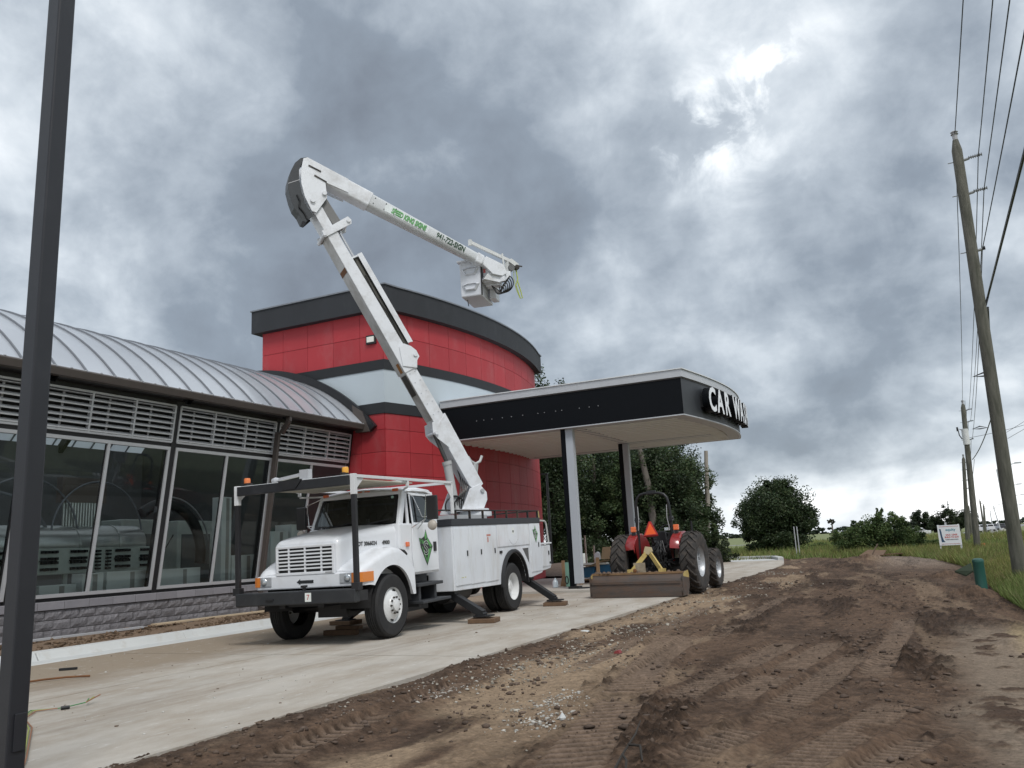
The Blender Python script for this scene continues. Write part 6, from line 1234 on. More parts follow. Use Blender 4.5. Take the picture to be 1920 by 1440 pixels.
# green pedestal
t_ = thing('utility_marker', 'dark green round utility pedestal at the right edge of the soil', 'pedestal', (1.235, 20.72, -.12))
m_ = MB(); m_.lathe([(.115, 0), (.118, .04), (.112, .05), (.118, .07), (.112, .09), (.118, .11), (.112, .14), (.112, .70), (.116, .71), (.116, .745), (.105, .78), (.06, .80), (.001, .803)], (0, 0, 0), (0, 0, 1), 28); m_.build('shell', GRNP, t_, smooth=True, auto=35)
m_ = MB(); m_.lathe([(.1185, .12), (.1185, .128)], (0, 0, 0), (0, 0, 1), 28, close=False); m_.lathe([(.1185, .055), (.1185, .06)], (0, 0, 0), (0, 0, 1), 28, close=False); o = m_.build('pale_ring', GALV, t_); o['kind'] = 'stuff'
m_ = MB(); m_.add([(.80, 21.7, .38), (1.15, 21.6, .56), (1.15, 21.3, .40), (1.0, 21.4, .30)], [(0, 1, 2, 3)]); m_.v += [(a, b, c_-.03) for a, b, c_ in m_.v]; m_.f += [(4, 5, 6, 7), (0, 1, 5, 4), (1, 2, 6, 5), (2, 3, 7, 6), (3, 0, 4, 7)]; m_.mi = [0]*len(m_.f); tag(m_.build('fabric_scrap', mat('dark_green_cloth', (.03, .045, .025), .9, var=.3)), 'dark green cloth flap leaning behind the green pedestal', 'cloth')
t_ = thing('survey_lath', 'pair of pale survey laths standing beyond the kerb end', 'stake', (-6.72, 57, -.2))
for x in (-.08, .1): m_ = MB(); m_.box(x-.03, x+.03, -.01, .01, 0, 2.1-.4*abs(x)); m_.build('lath', GALV, t_)
m_ = MB(); m_.tube([(-1.79, 41.7, .1), (-1.60, 41.7, .45), (-1.41, 41.7, .76)], .03, 8); tag(m_.build('wooden_stick', mat('stick_bark', (.16, .12, .09), .9)), 'leaning stick stuck in the far dirt mound', 'stick')
m_ = MB(); m_.add([(-2.75, 50.6, .02), (-1.5, 50.3, .03), (-1.35, 51.6, .24), (-2.3, 51.8, .30)], [(0, 1, 2, 3)]); m_.v += [(a, b, c_-.05) for a, b, c_ in m_.v]; m_.f += [(4, 5, 6, 7), (0, 1, 5, 4), (1, 2, 6, 5), (2, 3, 7, 6), (3, 0, 4, 7)]; m_.mi = [0]*len(m_.f); tag(m_.build('plywood_sheet', WOODD), 'dark plywood sheets dumped at the far edge of the soil', 'board')
m_ = MB()
for a, b in (((-3.4, 51.3), (-2.5, 51.5)), ((-1.4, 51.2), (-.6, 51.3))): pass
m_.bar((-1.5, 51.0, .02), (-.5, 51.2, .04), .3, .05); tag(m_.build('dark_board', WOODD), 'dark board lying right of the plywood sheets', 'board')
# ------------------------------------------------------------------ utility poles and lines
def pole(nm, label, base, top, r0, r1, arms, sleeve=None):
    t_ = thing('utility_pole', label, 'utility pole', base, group='utility poles beside the road'); T0 = Vector(base)
    m_ = MB(); b = Vector(top)-T0; pts = [(0, 0, 0)]+[tuple(b*f) for f in (.25, .5, .75, .975)]+[tuple(b)]; m_.tube(pts, [r0, r0-(r0-r1)*.25, r0-(r0-r1)*.5, r0-(r0-r1)*.75, r1, r1*.55], 16); m_.build('shaft', POLE, t_, smooth=True, auto=50)
    m_ = MB(); m_.cyl(tuple(b), tuple(b+Vector((0, 0, .16))), .06 if r1 > .1 else .05, 10); m_.lathe([(.09, 0), (.05, .03), (.09, .06), (.05, .09)], tuple(b+Vector((0, 0, .15))), (0, 0, 1), 10); m_.build('top_insulator', GREYB, t_)
    for z, ln in arms:
        f = (z-T0.z)/b.z; p = b*f; m_ = MB(); x0 = r0-(r0-r1)*f
        m_.cyl(tuple(p+Vector((x0*.8, 0, -.02))), tuple(p+Vector((x0+.10, 0, 0))), .035, 8); prof = []
        n_ = 7
        for k in range(n_): u = x0+.10+(ln-.10)*k/n_; prof += [(.022, u), (.052, u+(ln-.1)/n_*.4), (.022, u+(ln-.1)/n_*.6)]
        m_.lathe(prof, tuple(p), (1, 0, .08), 10); m_.cyl(tuple(p+Vector((-x0-.12, 0, -.02))), tuple(p+Vector((x0+.12, 0, -.01))), .012, 6); m_.build('insulator', mat('insulator_grey', (.26, .27, .28), .4), t_, smooth=True, auto=30)
    if sleeve:
        z, h = sleeve; p = b*((z-T0.z)/b.z); m_ = MB(); m_.cyl(tuple(p), tuple(p+Vector((0, 0, h))), .19, 14); m_.build('cable_sleeve', mat('sleeve_white', (.62, .63, .62), .5), t_, smooth=True)
        m_ = MB(); m_.tube([tuple(p+Vector((-.15, 0, .9))), tuple(p+Vector((-.35, 0, 1.0))), tuple(p+Vector((-.32, 0, .6))), tuple(p+Vector((-.20, 0, .35)))], .03, 8); m_.cyl(tuple(p+Vector((-.38, 0, .85))), tuple(p+Vector((-.38, 0, 1.1))), .05, 8); m_.build('fuse', BLKS, t_)
    return t_
pole('p', 'nearest tall weathered utility pole rising out of the frame side with grey insulators', (2.10, 22, -.25), (2.275, 22, 10.80), .155, .118, [(10.25, .42), (9.37, .42), (7.9, .16)])
pole('p', 'second utility pole with white cable sleeve behind the nearest pole', (3.42, 56, -.3), (3.86, 56, 8.55), .19, .13, [(8.18, .35), (7.47, .35), (6.4, .25)], (6.1, .95))
pole('p', 'third utility pole just left of the sleeved pole', (3.80, 72, -.3), (4.43, 72, 6.5), .17, .12, [(6.13, .3), (5.57, .3), (4.77, .2), (4.15, .2)])
pole('p', 'short fourth pole half hidden behind the third pole', (5.80, 100, -.3), (5.86, 100, 3.4), .17, .13, [])
pole('p', 'small far pole left of the white street lights', (9.9, 140, -.3), (10.23, 140, 4.1), .17, .12, [(3.6, .3)])
pole('p', 'farthest thin pole behind the sleeved pole', (11.2, 160, -.3), (11.26, 160, 5.3), .17, .12, [(4.8, .3)])
def wire(name, label, pts, r, grp, sag=0.):
    P = []
    for i in range(len(pts)-1):
        a, b = Vector(pts[i]), Vector(pts[i+1]); n_ = 24
        for k in range(n_+(1 if i == len(pts)-2 else 0)):
            t = k/n_; q = a.lerp(b, t); q.z -= sag*4*t*(1-t)*(b-a).length/40; P.append(q)
    m_ = MB(); m_.tube(P, r, 6); return tag(m_.build(name, HOSE, smooth=True), label, 'wire', grp)
def ext(a, b, y):
    a, b = Vector(a), Vector(b); return tuple(a+(b-a)*((y-a.y)/(b.y-a.y)))
G = 'overhead power lines'
ws = [((2.29, 22, 10.98), (2.123, 16, 10.93), (3.87, 56, 8.78), 'topmost overhead wire running to the nearest pole top'), ((2.70, 22, 10.26), (2.41, 15.03, 10.2), (4.14, 56, 8.2), 'overhead wire held by the upper side insulator'), ((2.70, 22, 9.39), (2.38, 13.6, 9.3), (4.13, 56, 7.5), 'overhead wire held by the lower side insulator'), ((2.45, 22, 7.89), (2.16, 11.3, 7.9), (4.06, 56, 6.4), 'lowest thin overhead wire on the nearest pole')]
for a, b, c_, lb_ in ws:
    wire('power_line', lb_, [ext(a, b, -30), a, c_], .011, G, .35)
wire('power_line', 'thick black cable hanging from the nearest pole', [ext((2.40, 22, 6.72), (2.23, 13.5, 6.7), -30), (2.40, 22, 6.72), (2.30, 22, 6.45)], .026, G, .0)
wire('power_line', 'thick black cable sagging between the nearest and the sleeved pole', [(2.36, 22, 6.45), (3.77, 40, 5.9), (3.9, 56, 5.2)], .024, G, .5)
for (x, y, z, lb_) in ((3.05, 33, 6.55, 'black cable storage bracket nearer the tall pole'), (3.62, 44.5, 5.85, 'black cable storage bracket nearer the sleeved pole')):
    m_ = MB(); m_.tube([(x-.32, y, z), (x, y, z+.10), (x+.32, y, z), (x, y, z-.02)], .03, 6, closed=True); tag(m_.build('cable_bracket', BLKS), lb_, 'bracket')
for k, (z2, z3) in enumerate(((8.75, 6.75), (8.2, 6.15), (7.5, 5.6), (6.4, 4.8), (5.2, 4.2))):
    wire('power_line', ('topmost', 'second highest', 'middle', 'second lowest', 'lowest')[k]+' span of wire between the sleeved pole and the third pole', [(4.0, 56, z2), (4.6, 72, z3), (6.2, 100, z3-2.2 if z3 > 5 else z3-1)], .013, 'far spans of the power line', .3)
wire('power_line', 'service wire running right from the sleeved pole', [(3.9, 56, 6.5), (7.5, 60, 7.4), (14, 66, 9)], .013, G, .4)
wire('power_line', 'traffic signal span wire crossing behind the nearest pole upper one', [(6.3, 60, 7.0), (12, 62, 10.2)], .014, G, 0)
wire('power_line', 'traffic signal span wire crossing behind the nearest pole lower one', [(6.3, 60, 6.6), (12, 62, 9.6)], .014, G, 0)
for i, (b, t, h_, ln) in enumerate((((11.97, 130, -.2), (11.76, 130, 8.6), .6, 2.2), ((15.77, 170, -.2), (15.6, 170, 7.3), .6, 2.4), ((20.8, 220, -.2), (21.2, 220, 7.0), .5, 2.6), ((19.5, 230, -.2), (18.8, 230, 5.6), .4, 2.4), ((20.3, 260, -.2), (20.3, 260, 5.2), .4, 2.2), ((28.5, 300, -.2), (28.9, 300, 6.3), .4, 2.6))):
    t_ = thing('street_light', ('nearest tall pale street light beside the far road', 'second pale street light just behind the nearest one', 'third pale street light almost hidden by the tall pole', 'thin street light left of the nearest pair', 'thinnest street light farthest left', 'farthest street light by the horizon')[i], 'street light', b, group='street lights along the far road')
    q = Vector(t)-Vector(b); m_ = MB(); m_.tube([(0, 0, 0), tuple(q)], [.16, .09], 10); m_.build('pole', GALV, t_)
    m_ = MB(); m_.tube([tuple(q), tuple(q+Vector((ln*.5, 0, h_*.7))), tuple(q+Vector((ln, 0, h_*1.1)))], .06, 6); m_.tube([tuple(q-Vector((0, 0, .6))), tuple(q+Vector((ln*.6, 0, h_*.6)))], .04, 6); m_.box(q.x+ln, q.x+ln+.8, -.15, .15, q.z+h_, q.z+h_+.2); m_.build('arm', GALV, t_)
t_ = thing('radio_mast', 'distant lattice mast above the far oaks', 'mast', (12.0, 300, -.2))
m_ = MB(); m_.tube([(0, 0, 0), (0, 0, 9.6)], [.5, .10], 4)
for z in (6.5, 7.3, 8.1): m_.box(-.35, .35, -.2, .2, z, z+.35)
m_.build('lattice', GREYB, t_)
# for-lease sign
t_ = thing('lease_sign', 'white real estate sign reading equity beside the leaning poles', 'sign', (1.93, 52, -.15))
m_ = MB(); m_.box(-.55, .55, -.02, .02, .50, 1.60); pn = m_.build('sign_panel', SIGNW, t_)
for x in (-.50, .50): m_ = MB(); m_.box(x-.045, x+.045, .02, .10, 0, 1.62+(0 if x > 0 else 0)); m_.build('post', SIGNW, t_)
m_ = MB(); m_.box(-.16, -.06, .0, .06, 1.60, 1.75); m_.build('post_cap', GALV, t_)
m_ = MB(); m_.prism([(-.47, 1.40), (-.40, 1.40), (-.37, 1.2), (-.36, 1.0), (-.31, .78), (-.24, .68), (-.42, .68)], lambda u, w, s: (u, s, w), -.024, -.021); m_.build('crescent', mat('sign_navy', (.02, .06, .12), .5), pn)
FX = lambda x, z: mframe((x, -.023, z), (1, 0, 0), (0, 0, 1))
text('letter', 'equity', .20, mat('sign_teal', (.05, .25, .33), .5), pn, FX(.08, 1.34), bold=.004)
text('letter', 'SALE / LEASE', .12, TXTR, pn, FX(.10, 1.06), bold=.004, sx=.85); text('letter', 'BUILD TO SUIT', .12, TXTR, pn, FX(.10, .93), bold=.004, sx=.85)
m_ = MB()
for k in range(10): m_.box(-.22+k*.064, -.18+k*.064, -.0235, -.0215, .78, .83)
m_.build('phone_line', TXTX, pn)
m_ = MB()
for k in range(14): m_.box(-.46+k*.068, -.415+k*.068, -.0235, -.0215, 1.50, 1.535); m_.box(-.44+k*.066, -.39+k*.066, -.0235, -.0215, .56, .59)
m_.build('small_print', mat('print_red', (.45, .16, .16), .5), pn)
m_ = MB(); m_.cyl((3.74, 55.6, -.25), (3.74, 55.6, .32), .09, 12); tag(m_.build('orange_marker', mat('orange_marker', (.45, .12, .03), .6)), 'orange marker at the foot of the sleeved pole', 'marker')
m_ = MB(); m_.bar((7.13, 90, -.3), (6.93, 90, .32), .09, .09, (0, 1, 0)); tag(m_.build('white_marker', SIGNW), 'leaning white marker stake in the verge', 'marker')
# far road, path and cars
def strip(nm, pts, w, z, mt):
    m_ = MB(); P = []
    for i, p in enumerate(pts):
        a = Vector(pts[max(i-1, 0)]); b = Vector(pts[min(i+1, len(pts)-1)]); d = (b-a).normalized(); nn_ = Vector((-d.y, d.x)); P.append([(p[0]+nn_.x*w/2, p[1]+nn_.y*w/2, z), (p[0]-nn_.x*w/2, p[1]-nn_.y*w/2, z)])
    m_.grid(P); return m_.build(nm, mt, kind='structure')
strip('road', [(-120, 175), (-9, 158), (3, 150), (9, 160), (16, 220), (40, 420), (90, 800)], 9, -.19, mat('far_road', (.24, .24, .235), .9))
strip('pavement', [(13.2, 120), (14.6, 150), (22, 246), (40, 430)], 2.2, -.186, CONC)
cm = [mat('car_paint', c_, .3, coat=.5) for c_ in ((.6, .6, .6), (.25, .27, .30), (.03, .03, .04), (.5, .52, .55))]
cp = None
for i, (x, y, c_, rz_, lb_) in enumerate(((15.4, 205, 0, 0, 'white car nearest the street light feet'), (18.6, 235, 1, 0, 'grey car in the far queue'), (13.2, 190, 3, 0, 'silver car leftmost of the facing queue'), (21.5, 250, 2, 0, 'dark car at the queue end'), (11.2, 180, 0, 0, 'white car behind the far poles'), (26, 300, 0, 0, 'white car farthest right by the lights'), (1.2, 172, 0, 80, 'white vehicle parked side on below the oaks'), (-2.5, 174, 2, 80, 'dark vehicle parked side on left of the white one'))):
    t_ = thing('far_car', lb_, 'car', (x, y, -.18), rad(rz_), 'cars on the far road')
    m_ = MB(); m_.box(-.9, .9, -2.2, 2.2, .35, .95); m_.prism([(-1.6, .95), (1.7, .95), (1.0, 1.5), (-.8, 1.5)], lambda u, w, s: (s, u, w), -.78, .78); m_.build('car_body', cm[c_], t_, bevel=.08)
    m_ = MB(); m_.prism([(-1.45, 1.0), (1.5, 1.0), (.95, 1.44), (-.75, 1.44)], lambda u, w, s: (s, u, w), -.80, .80); m_.add([(-.7, -1.53, 1.02), (.7, -1.53, 1.02), (.62, -.9, 1.43), (-.62, -.9, 1.43)], [(0, 1, 2, 3)]); m_.build('window', DARK, t_)
    for sx_ in (-1, 1):
        for yy_ in (-1.35, 1.35): m_ = MB(); m_.cyl((sx_*.75, yy_, .33), (sx_*.92, yy_, .33), .33, 14); m_.build('wheel', RUBBER, t_)
# ------------------------------------------------------------------ trees
def cloud(cent, rad_, n, size, base, seed, clumps=60, cr=.24, jitter=.35, flat=.0, surf=.30):
    """leaf quads gathered in clumps through an ellipsoid crown; returns V,F,C"""
    g_ = np.random.default_rng(seed); d = g_.normal(size=(clumps, 3)); d /= np.linalg.norm(d, axis=1)[:, None]
    r_ = g_.random(clumps)**surf; cc = d*r_[:, None]*(1-cr*.6)
    lump = 1+.22*np.sin(3*np.arctan2(d[:, 1], d[:, 0])+seed)+.05*g_.normal(size=clumps); cc *= lump[:, None]
    k = g_.integers(0, clumps, n); s_ = cr*(.6+.8*g_.random(clumps))
    p = g_.normal(size=(n, 3)); p /= np.linalg.norm(p, axis=1)[:, None]; p *= (g_.random(n)**.45)[:, None]*s_[k][:, None]
    p = (cc[k]+p)*np.array(rad_)+np.array(cent)
    p = p[p[:, 2] > -.1]; n = len(p); k = k[:n] if len(k) != n else k
    a = g_.normal(size=(n, 3)); a[:, 2] *= .6; a /= np.linalg.norm(a, axis=1)[:, None]; b = np.cross(a, g_.normal(size=(n, 3))); b /= np.linalg.norm(b, axis=1)[:, None]
    sz = size*(.55+.9*g_.random(n))[:, None]
    V = np.stack([p-a*sz*.5, p+b*sz*.32, p+a*sz*.5, p-b*sz*.32], 1).reshape(-1, 3)
    F = np.arange(4*n).reshape(n, 4)
    ct = (.50+1.0*g_.random(clumps))[k]*(.75+.5*g_.random(n)); hue = g_.normal(size=n)*.10
    C = np.array(base)[None]*ct[:, None]; C[:, 0] *= 1+hue+.15*(ct-1); C = np.repeat(C, 4, 0)
    return V, F, C
LF = .60; LN = 2.6
def tree(name, label, x, y, parts, trunk, seed, leaf=.22, base=(.050, .080, .030), category='tree', group=None, limbs=7, bark=None):
    t_ = thing(name, label, category, (x, y, -.2), group=group); Vs, Fs, Cs, o = [], [], [], 0
    for i, (c_, r_, n, cl) in enumerate(parts):
        V, F, C_ = cloud(c_, r_, int(n*LN), leaf*LF, base, seed*17+i, int(cl*1.5)); Vs.append(V); Fs.append(F+o); Cs.append(C_); o += len(V)
    fastmesh('crown', np.concatenate(Vs), np.concatenate(Fs), LEAF, np.concatenate(Cs), parent=t_)
    if trunk:
        h_, r_, lx = trunk; m_ = MB(); m_.tube([(0, 0, 0), (lx*.3, 0, h_*.3), (lx*.6, .05, h_*.6), (lx, 0, h_)], [r_*1.25, r_, r_*.8, r_*.4], 10); m_.build('trunk', bark or BARK, t_, smooth=True)
        g_ = random.Random(seed)
        for k in range(limbs):
            z = h_*g_.uniform(.35, .95); a = g_.uniform(0, 2*PI); c_, rr_, _, _ = parts[k % len(parts)]; tip_ = Vector(c_)+Vector((rr_[0]*.7*math.cos(a), rr_[1]*.7*math.sin(a), rr_[2]*.4*g_.uniform(-1, 1))); s0 = Vector((lx*z/h_, 0, z))
            m_ = MB(); m_.tube([s0, s0.lerp(tip_, .5)+Vector((0, 0, .2)), tip_], [r_*.4, r_*.25, r_*.08], 6); m_.build('limb', bark or BARK, t_, smooth=True)
    return t_
tree('round_oak', 'big round dark tree standing alone beyond the kerb end', -9.7, 70, [((0, 0, 3.2), (3.2, 2.9, 2.95), 17000, 150), ((.1, 0, 3.1), (2.5, 2.4, 2.5), 6000, 60), ((.1, 0, 4.8), (1.8, 1.7, 1.35), 4200, 30), ((-.2, -.2, 1.5), (3.15, 2.6, 1.4), 5600, 46), ((2.1, 0, 2.4), (1.3, 1.5, 1.9), 2600, 22), ((-2.0, 0, 2.6), (1.3, 1.4, 1.8), 2400, 20)], (3.4, .22, .1), 3, .24, (.046, .070, .030))
tree('bushy_thicket', 'pale green bushy thicket right of the round dark tree', -2.0, 60, [((-1.1, 0, 1.0), (1.9, 1.4, 1.1), 5200, 44), ((.8, 0, 1.35), (1.6, 1.4, 1.35), 5200, 40), ((2.1, .1, .9), (1.1, 1.1, .95), 2600, 24), ((.3, 0, 2.35), (.35, .35, .65), 500, 12), ((-1.2, 0, 1.9), (.5, .5, .45), 500, 12), ((1.3, 0, 2.1), (.4, .4, .5), 500, 12)], (1.2, .06, .1), 5, .17, (.075, .115, .038), 'thicket')
forest = [(-19.0, 45.5, 12.2, 1.8, 'tallest dark tree whose top shows above the canopy beside the tower', .07), (-17.0, 47.5, 8.4, 2.7, 'dark tree between the tower and the front canopy post', 0), (-15.0, 50, 8.2, 2.6, 'dark tree filling the gap between the canopy posts', 0), (-13.0, 47.5, 7.2, 2.1, 'dark tree behind the tractor roll bar', .1), (-12.0, 49.5, 6.7, 1.7, 'dark tree just left of the bare dead trunk', 0), (-21.5, 52, 9.5, 3.0, 'dark tree deep behind the tower edge', 0), (-17.5, 55, 10.0, 3.2, 'dark tree deep behind the middle of the canopy', 0), (-14.2, 55.5, 8.3, 2.6, 'dark tree deep behind the tractor', 0)]
for i, (x, y, h_, r_, lb_, dd) in enumerate(forest):
    tree('forest_tree', lb_, x, y, [((0, 0, h_*.66), (r_, r_, h_*.36), 8500, 70), ((r_*.35, -.3, h_*.34), (r_*.85, r_*.8, h_*.26), 4200, 34), ((-r_*.4, -.2, h_*.42), (r_*.8, r_*.8, h_*.28), 3600, 30)], (h_*.8, .20, .1-.35*(i == 3)), 20+i, .22, ((.040, .062, .026), (.048, .075, .030), (.036, .058, .030))[i % 3], 'tree', 'dark trees behind the canopy')
for i, x in enumerate(np.arange(-23, -10.2, 1.45)):
    tree('undergrowth_shrub', ('leftmost dark shrub at the wood edge by the tower', 'second dark shrub from the tower at the wood edge', 'dark shrub behind the thin black lamp pole', 'pale green shrub left of the front canopy column', 'dark shrub behind the front canopy column', 'dark shrub behind the cardboard pile', 'paler shrub behind the left tractor tyre', 'dark shrub behind the tractor seat', 'rightmost dark shrub at the wood edge behind the right tractor fender')[i], float(x), 44.5+1.2*math.sin(i*2.3), [((0, 0, 1.1+.4*math.sin(i)), (1.25, 1.0, 1.5), 2600, 24)], None, 60+i, .20, (.038, .058, .024) if i % 3 else (.055, .085, .030), 'shrub', 'dark shrubs along the wood edge')
m_ = MB(); m_.tube([(-12.95, 46.2, -.2), (-13.05, 46.2, 1.8), (-13.22, 46.2, 4.6), (-13.6, 46.2, 7.0)], [.26, .23, .19, .14], 12); tag(m_.build('bare_trunk', mat('grey_bark', (.12, .105, .09), .95, var=.3, scale=6, bump=.02, bscale=14), smooth=True), 'leaning grey tree trunk seen through the tractor roll bar', 'tree trunk')
t_ = thing('dead_tree', 'bare dead trunk with vine covered foot at the end of the wood', 'tree', (-11.05, 50, -.2))
m_ = MB(); g_ = random.Random(4); m_.tube([(0+.04*g_.uniform(-1, 1)+.55*z/6.8, 0, z) for z in np.linspace(0, 6.8, 14)], [.17-.07*k/13+.02*g_.random() for k in range(14)], 9); m_.build('trunk', SNAG, t_, smooth=True)
V, F, C_ = cloud((.15, 0, 1.9), (.42, .42, 1.2), 1400, .15, (.060, .090, .030), 77, 20); V2, F2, C2 = cloud((.55, 0, 1.55), (.35, .35, .8), 600, .15, (.08, .12, .035), 78, 10)
fastmesh('vine', np.concatenate([V, V2]), np.concatenate([F, F2+len(V)]), LEAF, np.concatenate([C_, C2]), parent=t_)
tree('round_shrub', 'round dark shrub at the foot of the bare dead trunk', -10.55, 49, [((0, 0, .95), (1.05, .95, 1.05), 5200, 40), ((.35, 0, .55), (1.0, .8, .65), 2000, 18)], None, 91, .13, (.038, .055, .022), 'shrub')
tree('vine_bush', 'yellow-green vine bush left of the round dark shrub', -11.6, 48.2, [((0, 0, 1.0), (.8, .7, 1.1), 2400, 22)], None, 92, .16, (.09, .13, .035), 'shrub')
for i, (x, y, h_, r_, lb_) in enumerate(((2.3, 240, 6.0, 2.9, 'far dark oak directly behind the for-lease sign'), (-.6, 236, 3.0, 2.4, 'low far tree left of the oaks'), (8.8, 242, 6.1, 3.2, 'far oak between the sign and the poles'), (13.0, 238, 5.3, 3.0, 'far oak directly behind the leaning poles'), (6.0, 246, 3.8, 2.2, 'low gap filling tree between the far oaks'))):
    tree('far_oak', lb_, x, y, [((0, 0, h_*.55), (r_*1.15, r_, h_*.5), 3000, 36), ((.4*r_, 0, h_*.3), (r_, r_, h_*.32), 1400, 18)], (h_*.5, .3, 0), 120+i, .50, (.032, .048, .022), 'tree', 'far oaks beyond the meadow', limbs=2)
t_ = thing('palm_tree', 'small distant palm above the meadow left of the thicket', 'palm', (-15.7, 200, -.2)); m_ = MB(); m_.tube([(0, 0, 0), (.1, 0, 3.8)], .16, 8); m_.build('trunk', BARK, t_)
V, F, C_ = cloud((.1, 0, 4.1), (.8, .8, .75), 500, .4, (.06, .06, .035), 5, 16); fastmesh('crown', V, F, LEAF, C_, parent=t_)
LBM = ('low leafy shrub just right of the round vine shrub', 'low shrub against the left foot of the round oak', 'low shrub at the right foot of the round oak', 'far small shrub between the oak and the thicket', 'low shrub touching the left of the pale thicket', 'sprouting shrub nearest the far kerb', 'low shrub at the right end of the thicket', 'low shrub behind the for-lease sign', 'leftmost low shrub beside the wood edge')
for i in range(9):
    x = (-14.5, -12.8, -7.4, -5.9, -5.0, -12.2, 1.4, 2.2, -13.6)[i]; y = (62, 64, 78, 84, 72, 58.5, 66, 74, 60)[i]
    tree('meadow_shrub', LBM[i], x, y, [((0, 0, .35), (.9+.2*(i % 3), .8, .55), 1100, 14)], None, 150+i, .14, (.085, .125, .040), 'shrub', 'low shrubs in the meadow')
# far tree line, one mass on the horizon
Vs, Fs, Cs, o = [], [], [], 0
for i in range(46):
    x = -520+i*21+rng.uniform(-4, 4); hgt = 3.6+2.0*rng.random(); yy_ = 880+60*rng.random()
    V, F, C_ = cloud((x, yy_, hgt*.45), (15, 8, hgt*.75), 420, 3.0, (.040, .058, .036), 300+i, 14); Vs.append(V); Fs.append(F+o); Cs.append(C_); o += len(V)
fastmesh('far_tree_line', np.concatenate(Vs), np.concatenate(Fs), LEAF, np.concatenate(Cs), 'stuff')
# ------------------------------------------------------------------ grass
def gx(y): return np.interp(y, [12.5, 14, 21, 30, 36, 44, 51, 53], [2.2, 1.62, 1.50, 1.75, 1.5, .7, -.5, -3])
def grass(n, y0, y1, x1, h0, w0, seed, dens=None):
    g_ = np.random.default_rng(seed); y = y0*np.exp(g_.random(n)*math.log(y1/y0)); x = gx(y)+(g_.random(n)**1.15)*(x1-gx(y)) if dens is None else dens[0]+g_.random(n)*(dens[1]-dens[0])
    clump = fbm(x, y, .8, 3, seed); h = h0*(.35+1.1*g_.random(n))*(.45+1.1*clump)*(1+y/70); w = w0*(1+y/18)
    a = g_.random(n)*2*PI; ln = h*(.25+.5*g_.random(n)); b = g_.random(n)*2*PI; z0 = -.16+.25*np.exp(-((x-gx(y)-.7)/.7)**2)*(y < 40)
    P = np.stack([x, y, z0], 1); W_ = np.stack([np.cos(a)*w, np.sin(a)*w, 0*a], 1); T_ = np.stack([np.cos(b)*ln, np.sin(b)*ln, h], 1)
    V = np.stack([P-W_, P+W_, P+T_], 1).reshape(-1, 3); F = np.arange(3*n).reshape(n, 3)
    col = np.array([.160, .200, .062])*(.6+.8*g_.random(n))[:, None]*(.75+.5*clump)[:, None]; dry = (g_.random(n) < .16)[:, None]; col = np.where(dry, np.array([.26, .22, .11]), col); col[:, 0] *= 1+.5*(fbm(x, y, .15, 3, 4)-.4)
    return V, F, np.repeat(col, 3, 0)
parts_ = [grass(60000, 13, 30, 4.6, .16, .005, 1), grass(70000, 30, 60, 9, .20, .006, 2), grass(60000, 52, 120, 16, .22, .009, 3, (-17, 16))]
V = np.concatenate([p[0] for p in parts_]); o = 0; Fs = []
for p in parts_: Fs.append(p[1]+o); o += len(p[0])
fastmesh('grass', V, np.concatenate(Fs), GRASSM, np.concatenate([p[2] for p in parts_]), 'stuff')
g_ = MB(); P = []
for y in np.linspace(12.6, 53, 60):
    P.append([(float(gx(y))+.12+u*(8-float(gx(y)))/1.0, y, -.175+.20*math.exp(-((u*6-.6)/.8)**2)*(y < 45)) for u in (0, .04, .08, .12, .18, .3, .6, 1)])
g_.grid(P); g_.build('verge', mat('verge', (.15, .175, .066), .9, var=.4, scale=3, bump=.03, bscale=20), kind='structure')
# ------------------------------------------------------------------ clods and stones (uncountable)
def ico():
    bm = bmesh.new(); bmesh.ops.create_icosphere(bm, subdivisions=1, radius=1); v = np.array([q.co[:] for q in bm.verts]); f = np.array([[w.index for w in q.verts] for q in bm.faces]); bm.free(); return v, f
IV, IF = ico()
def scatter(name, x, y, r, col, m_, z=None, sink=.3, seed=1):
    g_ = np.random.default_rng(seed); n = len(x); s_ = r[:, None, None]*(.6+.7*g_.random((n, 12, 1)))*np.stack([1+.4*g_.normal(size=n), 1+.4*g_.normal(size=n), .55+.2*g_.random(n)], 1)[:, None, :]
    V = IV[None]*s_; V[:, :, 0] += x[:, None]; V[:, :, 1] += y[:, None]; V[:, :, 2] += (z+r*.5*(1-sink))[:, None]
    F = (IF[None]+12*np.arange(n)[:, None, None]).reshape(-1, 3); fastmesh(name, V.reshape(-1, 3), F, m_, np.repeat(col, 12, 0), 'stuff')
SM = mat('clod_stone', (.1, .1, .1), .92, attr='Col', var=.2, scale=30, spec=.2)
n = 14000; y = 2.6*np.exp(rng.random(n)*math.log(30/2.6)); x = -5.42+rng.random(n)*(np.minimum(2.6, 1.2+y*.0+.5)+5.42)
keep = sst(.46, .62, fbm(x*1.1, y*.7, .8, 4, 9, .6))+.10+.5*(np.abs(x+5.2) < .25) > rng.random(n); keep &= ~((x > .2) & (rng.random(n) > .12)); x, y = x[keep], y[keep]
z, _ = dirt(x, y); r = (.005+.022*rng.random(len(x))**5)*(1+y/30); c_ = np.array([.105, .077, .060])*(.7+.6*rng.random(len(x)))[:, None]
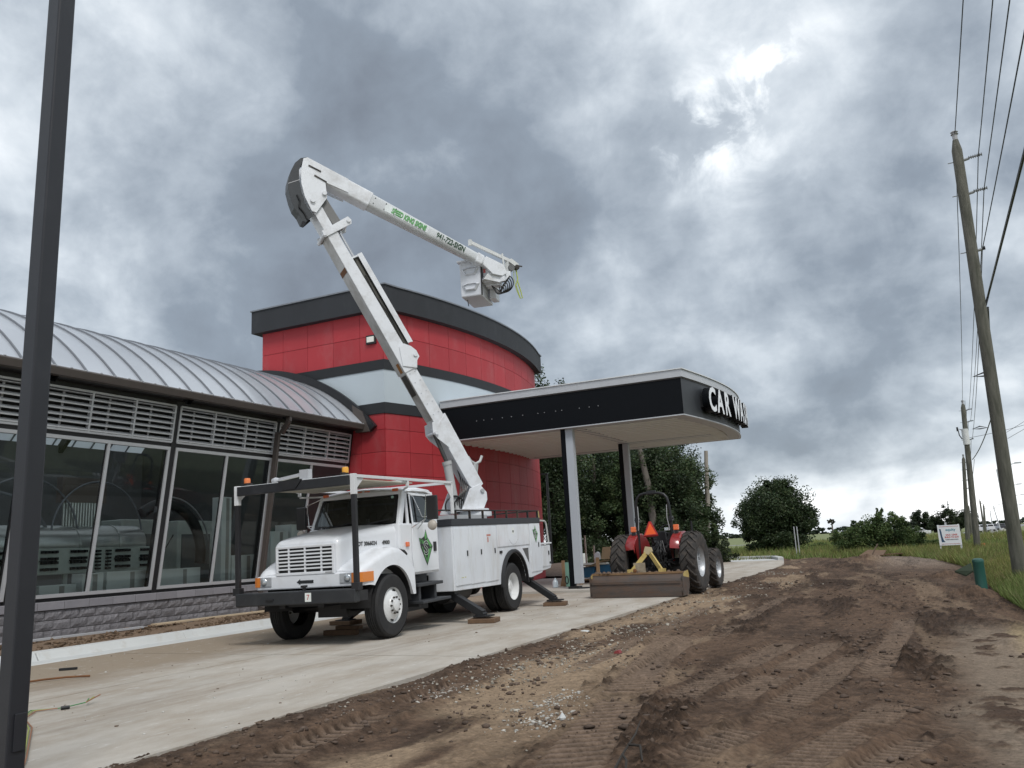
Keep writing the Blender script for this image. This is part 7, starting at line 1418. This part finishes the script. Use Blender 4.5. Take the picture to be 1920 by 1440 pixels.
scatter('soil_clods', x, y, r, c_, SM, z)
n = 5200; y = 5*np.exp(rng.random(n)*math.log(34/5)); x = -4.55+rng.normal(size=n)*.55+.35*np.sin(y*.3); keep = (x > -5.4) & (fbm(x, y, .9, 3, 55) > .50); x, y = x[keep], y[keep]
z, _ = dirt(x, y); r = (.004+.012*rng.random(len(x))**4)*(1+y/20); c_ = np.array([.36, .33, .28])*(.5+.7*rng.random(len(x)))[:, None]
scatter('crushed_stone', x, y, r, c_, SM, z, seed=3)
n = 420; cl = rng.integers(0, 3, n); cx = np.array([-3.12, -3.35, -4.75])[cl]; cy = np.array([6.9, 7.9, 8.1])[cl]; x = cx+rng.normal(size=n)*.13; y = cy+rng.normal(size=n)*.25; z, _ = dirt(x, y)
scatter('white_gravel_patch', x, y, .006+.014*rng.random(n)**2, np.array([.46, .44, .40])*(.6+.5*rng.random(n))[:, None], SM, z, seed=4)
n = 420; x = -12.4+rng.random(n)**.8*6.9; y = 4*np.exp(rng.random(n)*math.log(22/4)); keep = fbm(x, y, .7, 3, 66) > .46; x, y = x[keep], y[keep]
scatter('drive_grit', x, y, (.004+.008*rng.random(len(x))**3)*(1+y/20), np.where((rng.random(len(x)) < .5)[:, None], np.array([.5, .49, .46]), np.array([.16, .12, .09])), SM, np.zeros(len(x)), seed=5)
n = 2500; x = -13.4-rng.random(n)*2.9; y = 5+rng.random(n)*16; scatter('bed_clods', x, y, .012+.05*rng.random(n)**4, np.array([.13, .09, .06])*(.6+.8*rng.random(n))[:, None], SM, np.full(n, .05), seed=6)

# wood on the other side of the road, seen only as reflections in the glass and paint
Vs, Fs, Cs, o = [], [], [], 0
for i in range(26):
    V, F, C_ = cloud((34+7*rng.random(), -62+i*4.2, 4.2), (3.6, 3.4, 4.6+1.5*rng.random()), 1500, .55, (.042, .062, .026), 500+i, 26); Vs.append(V); Fs.append(F+o); Cs.append(C_); o += len(V)
fastmesh('roadside_wood', np.concatenate(Vs), np.concatenate(Fs), LEAF, np.concatenate(Cs), 'stuff')
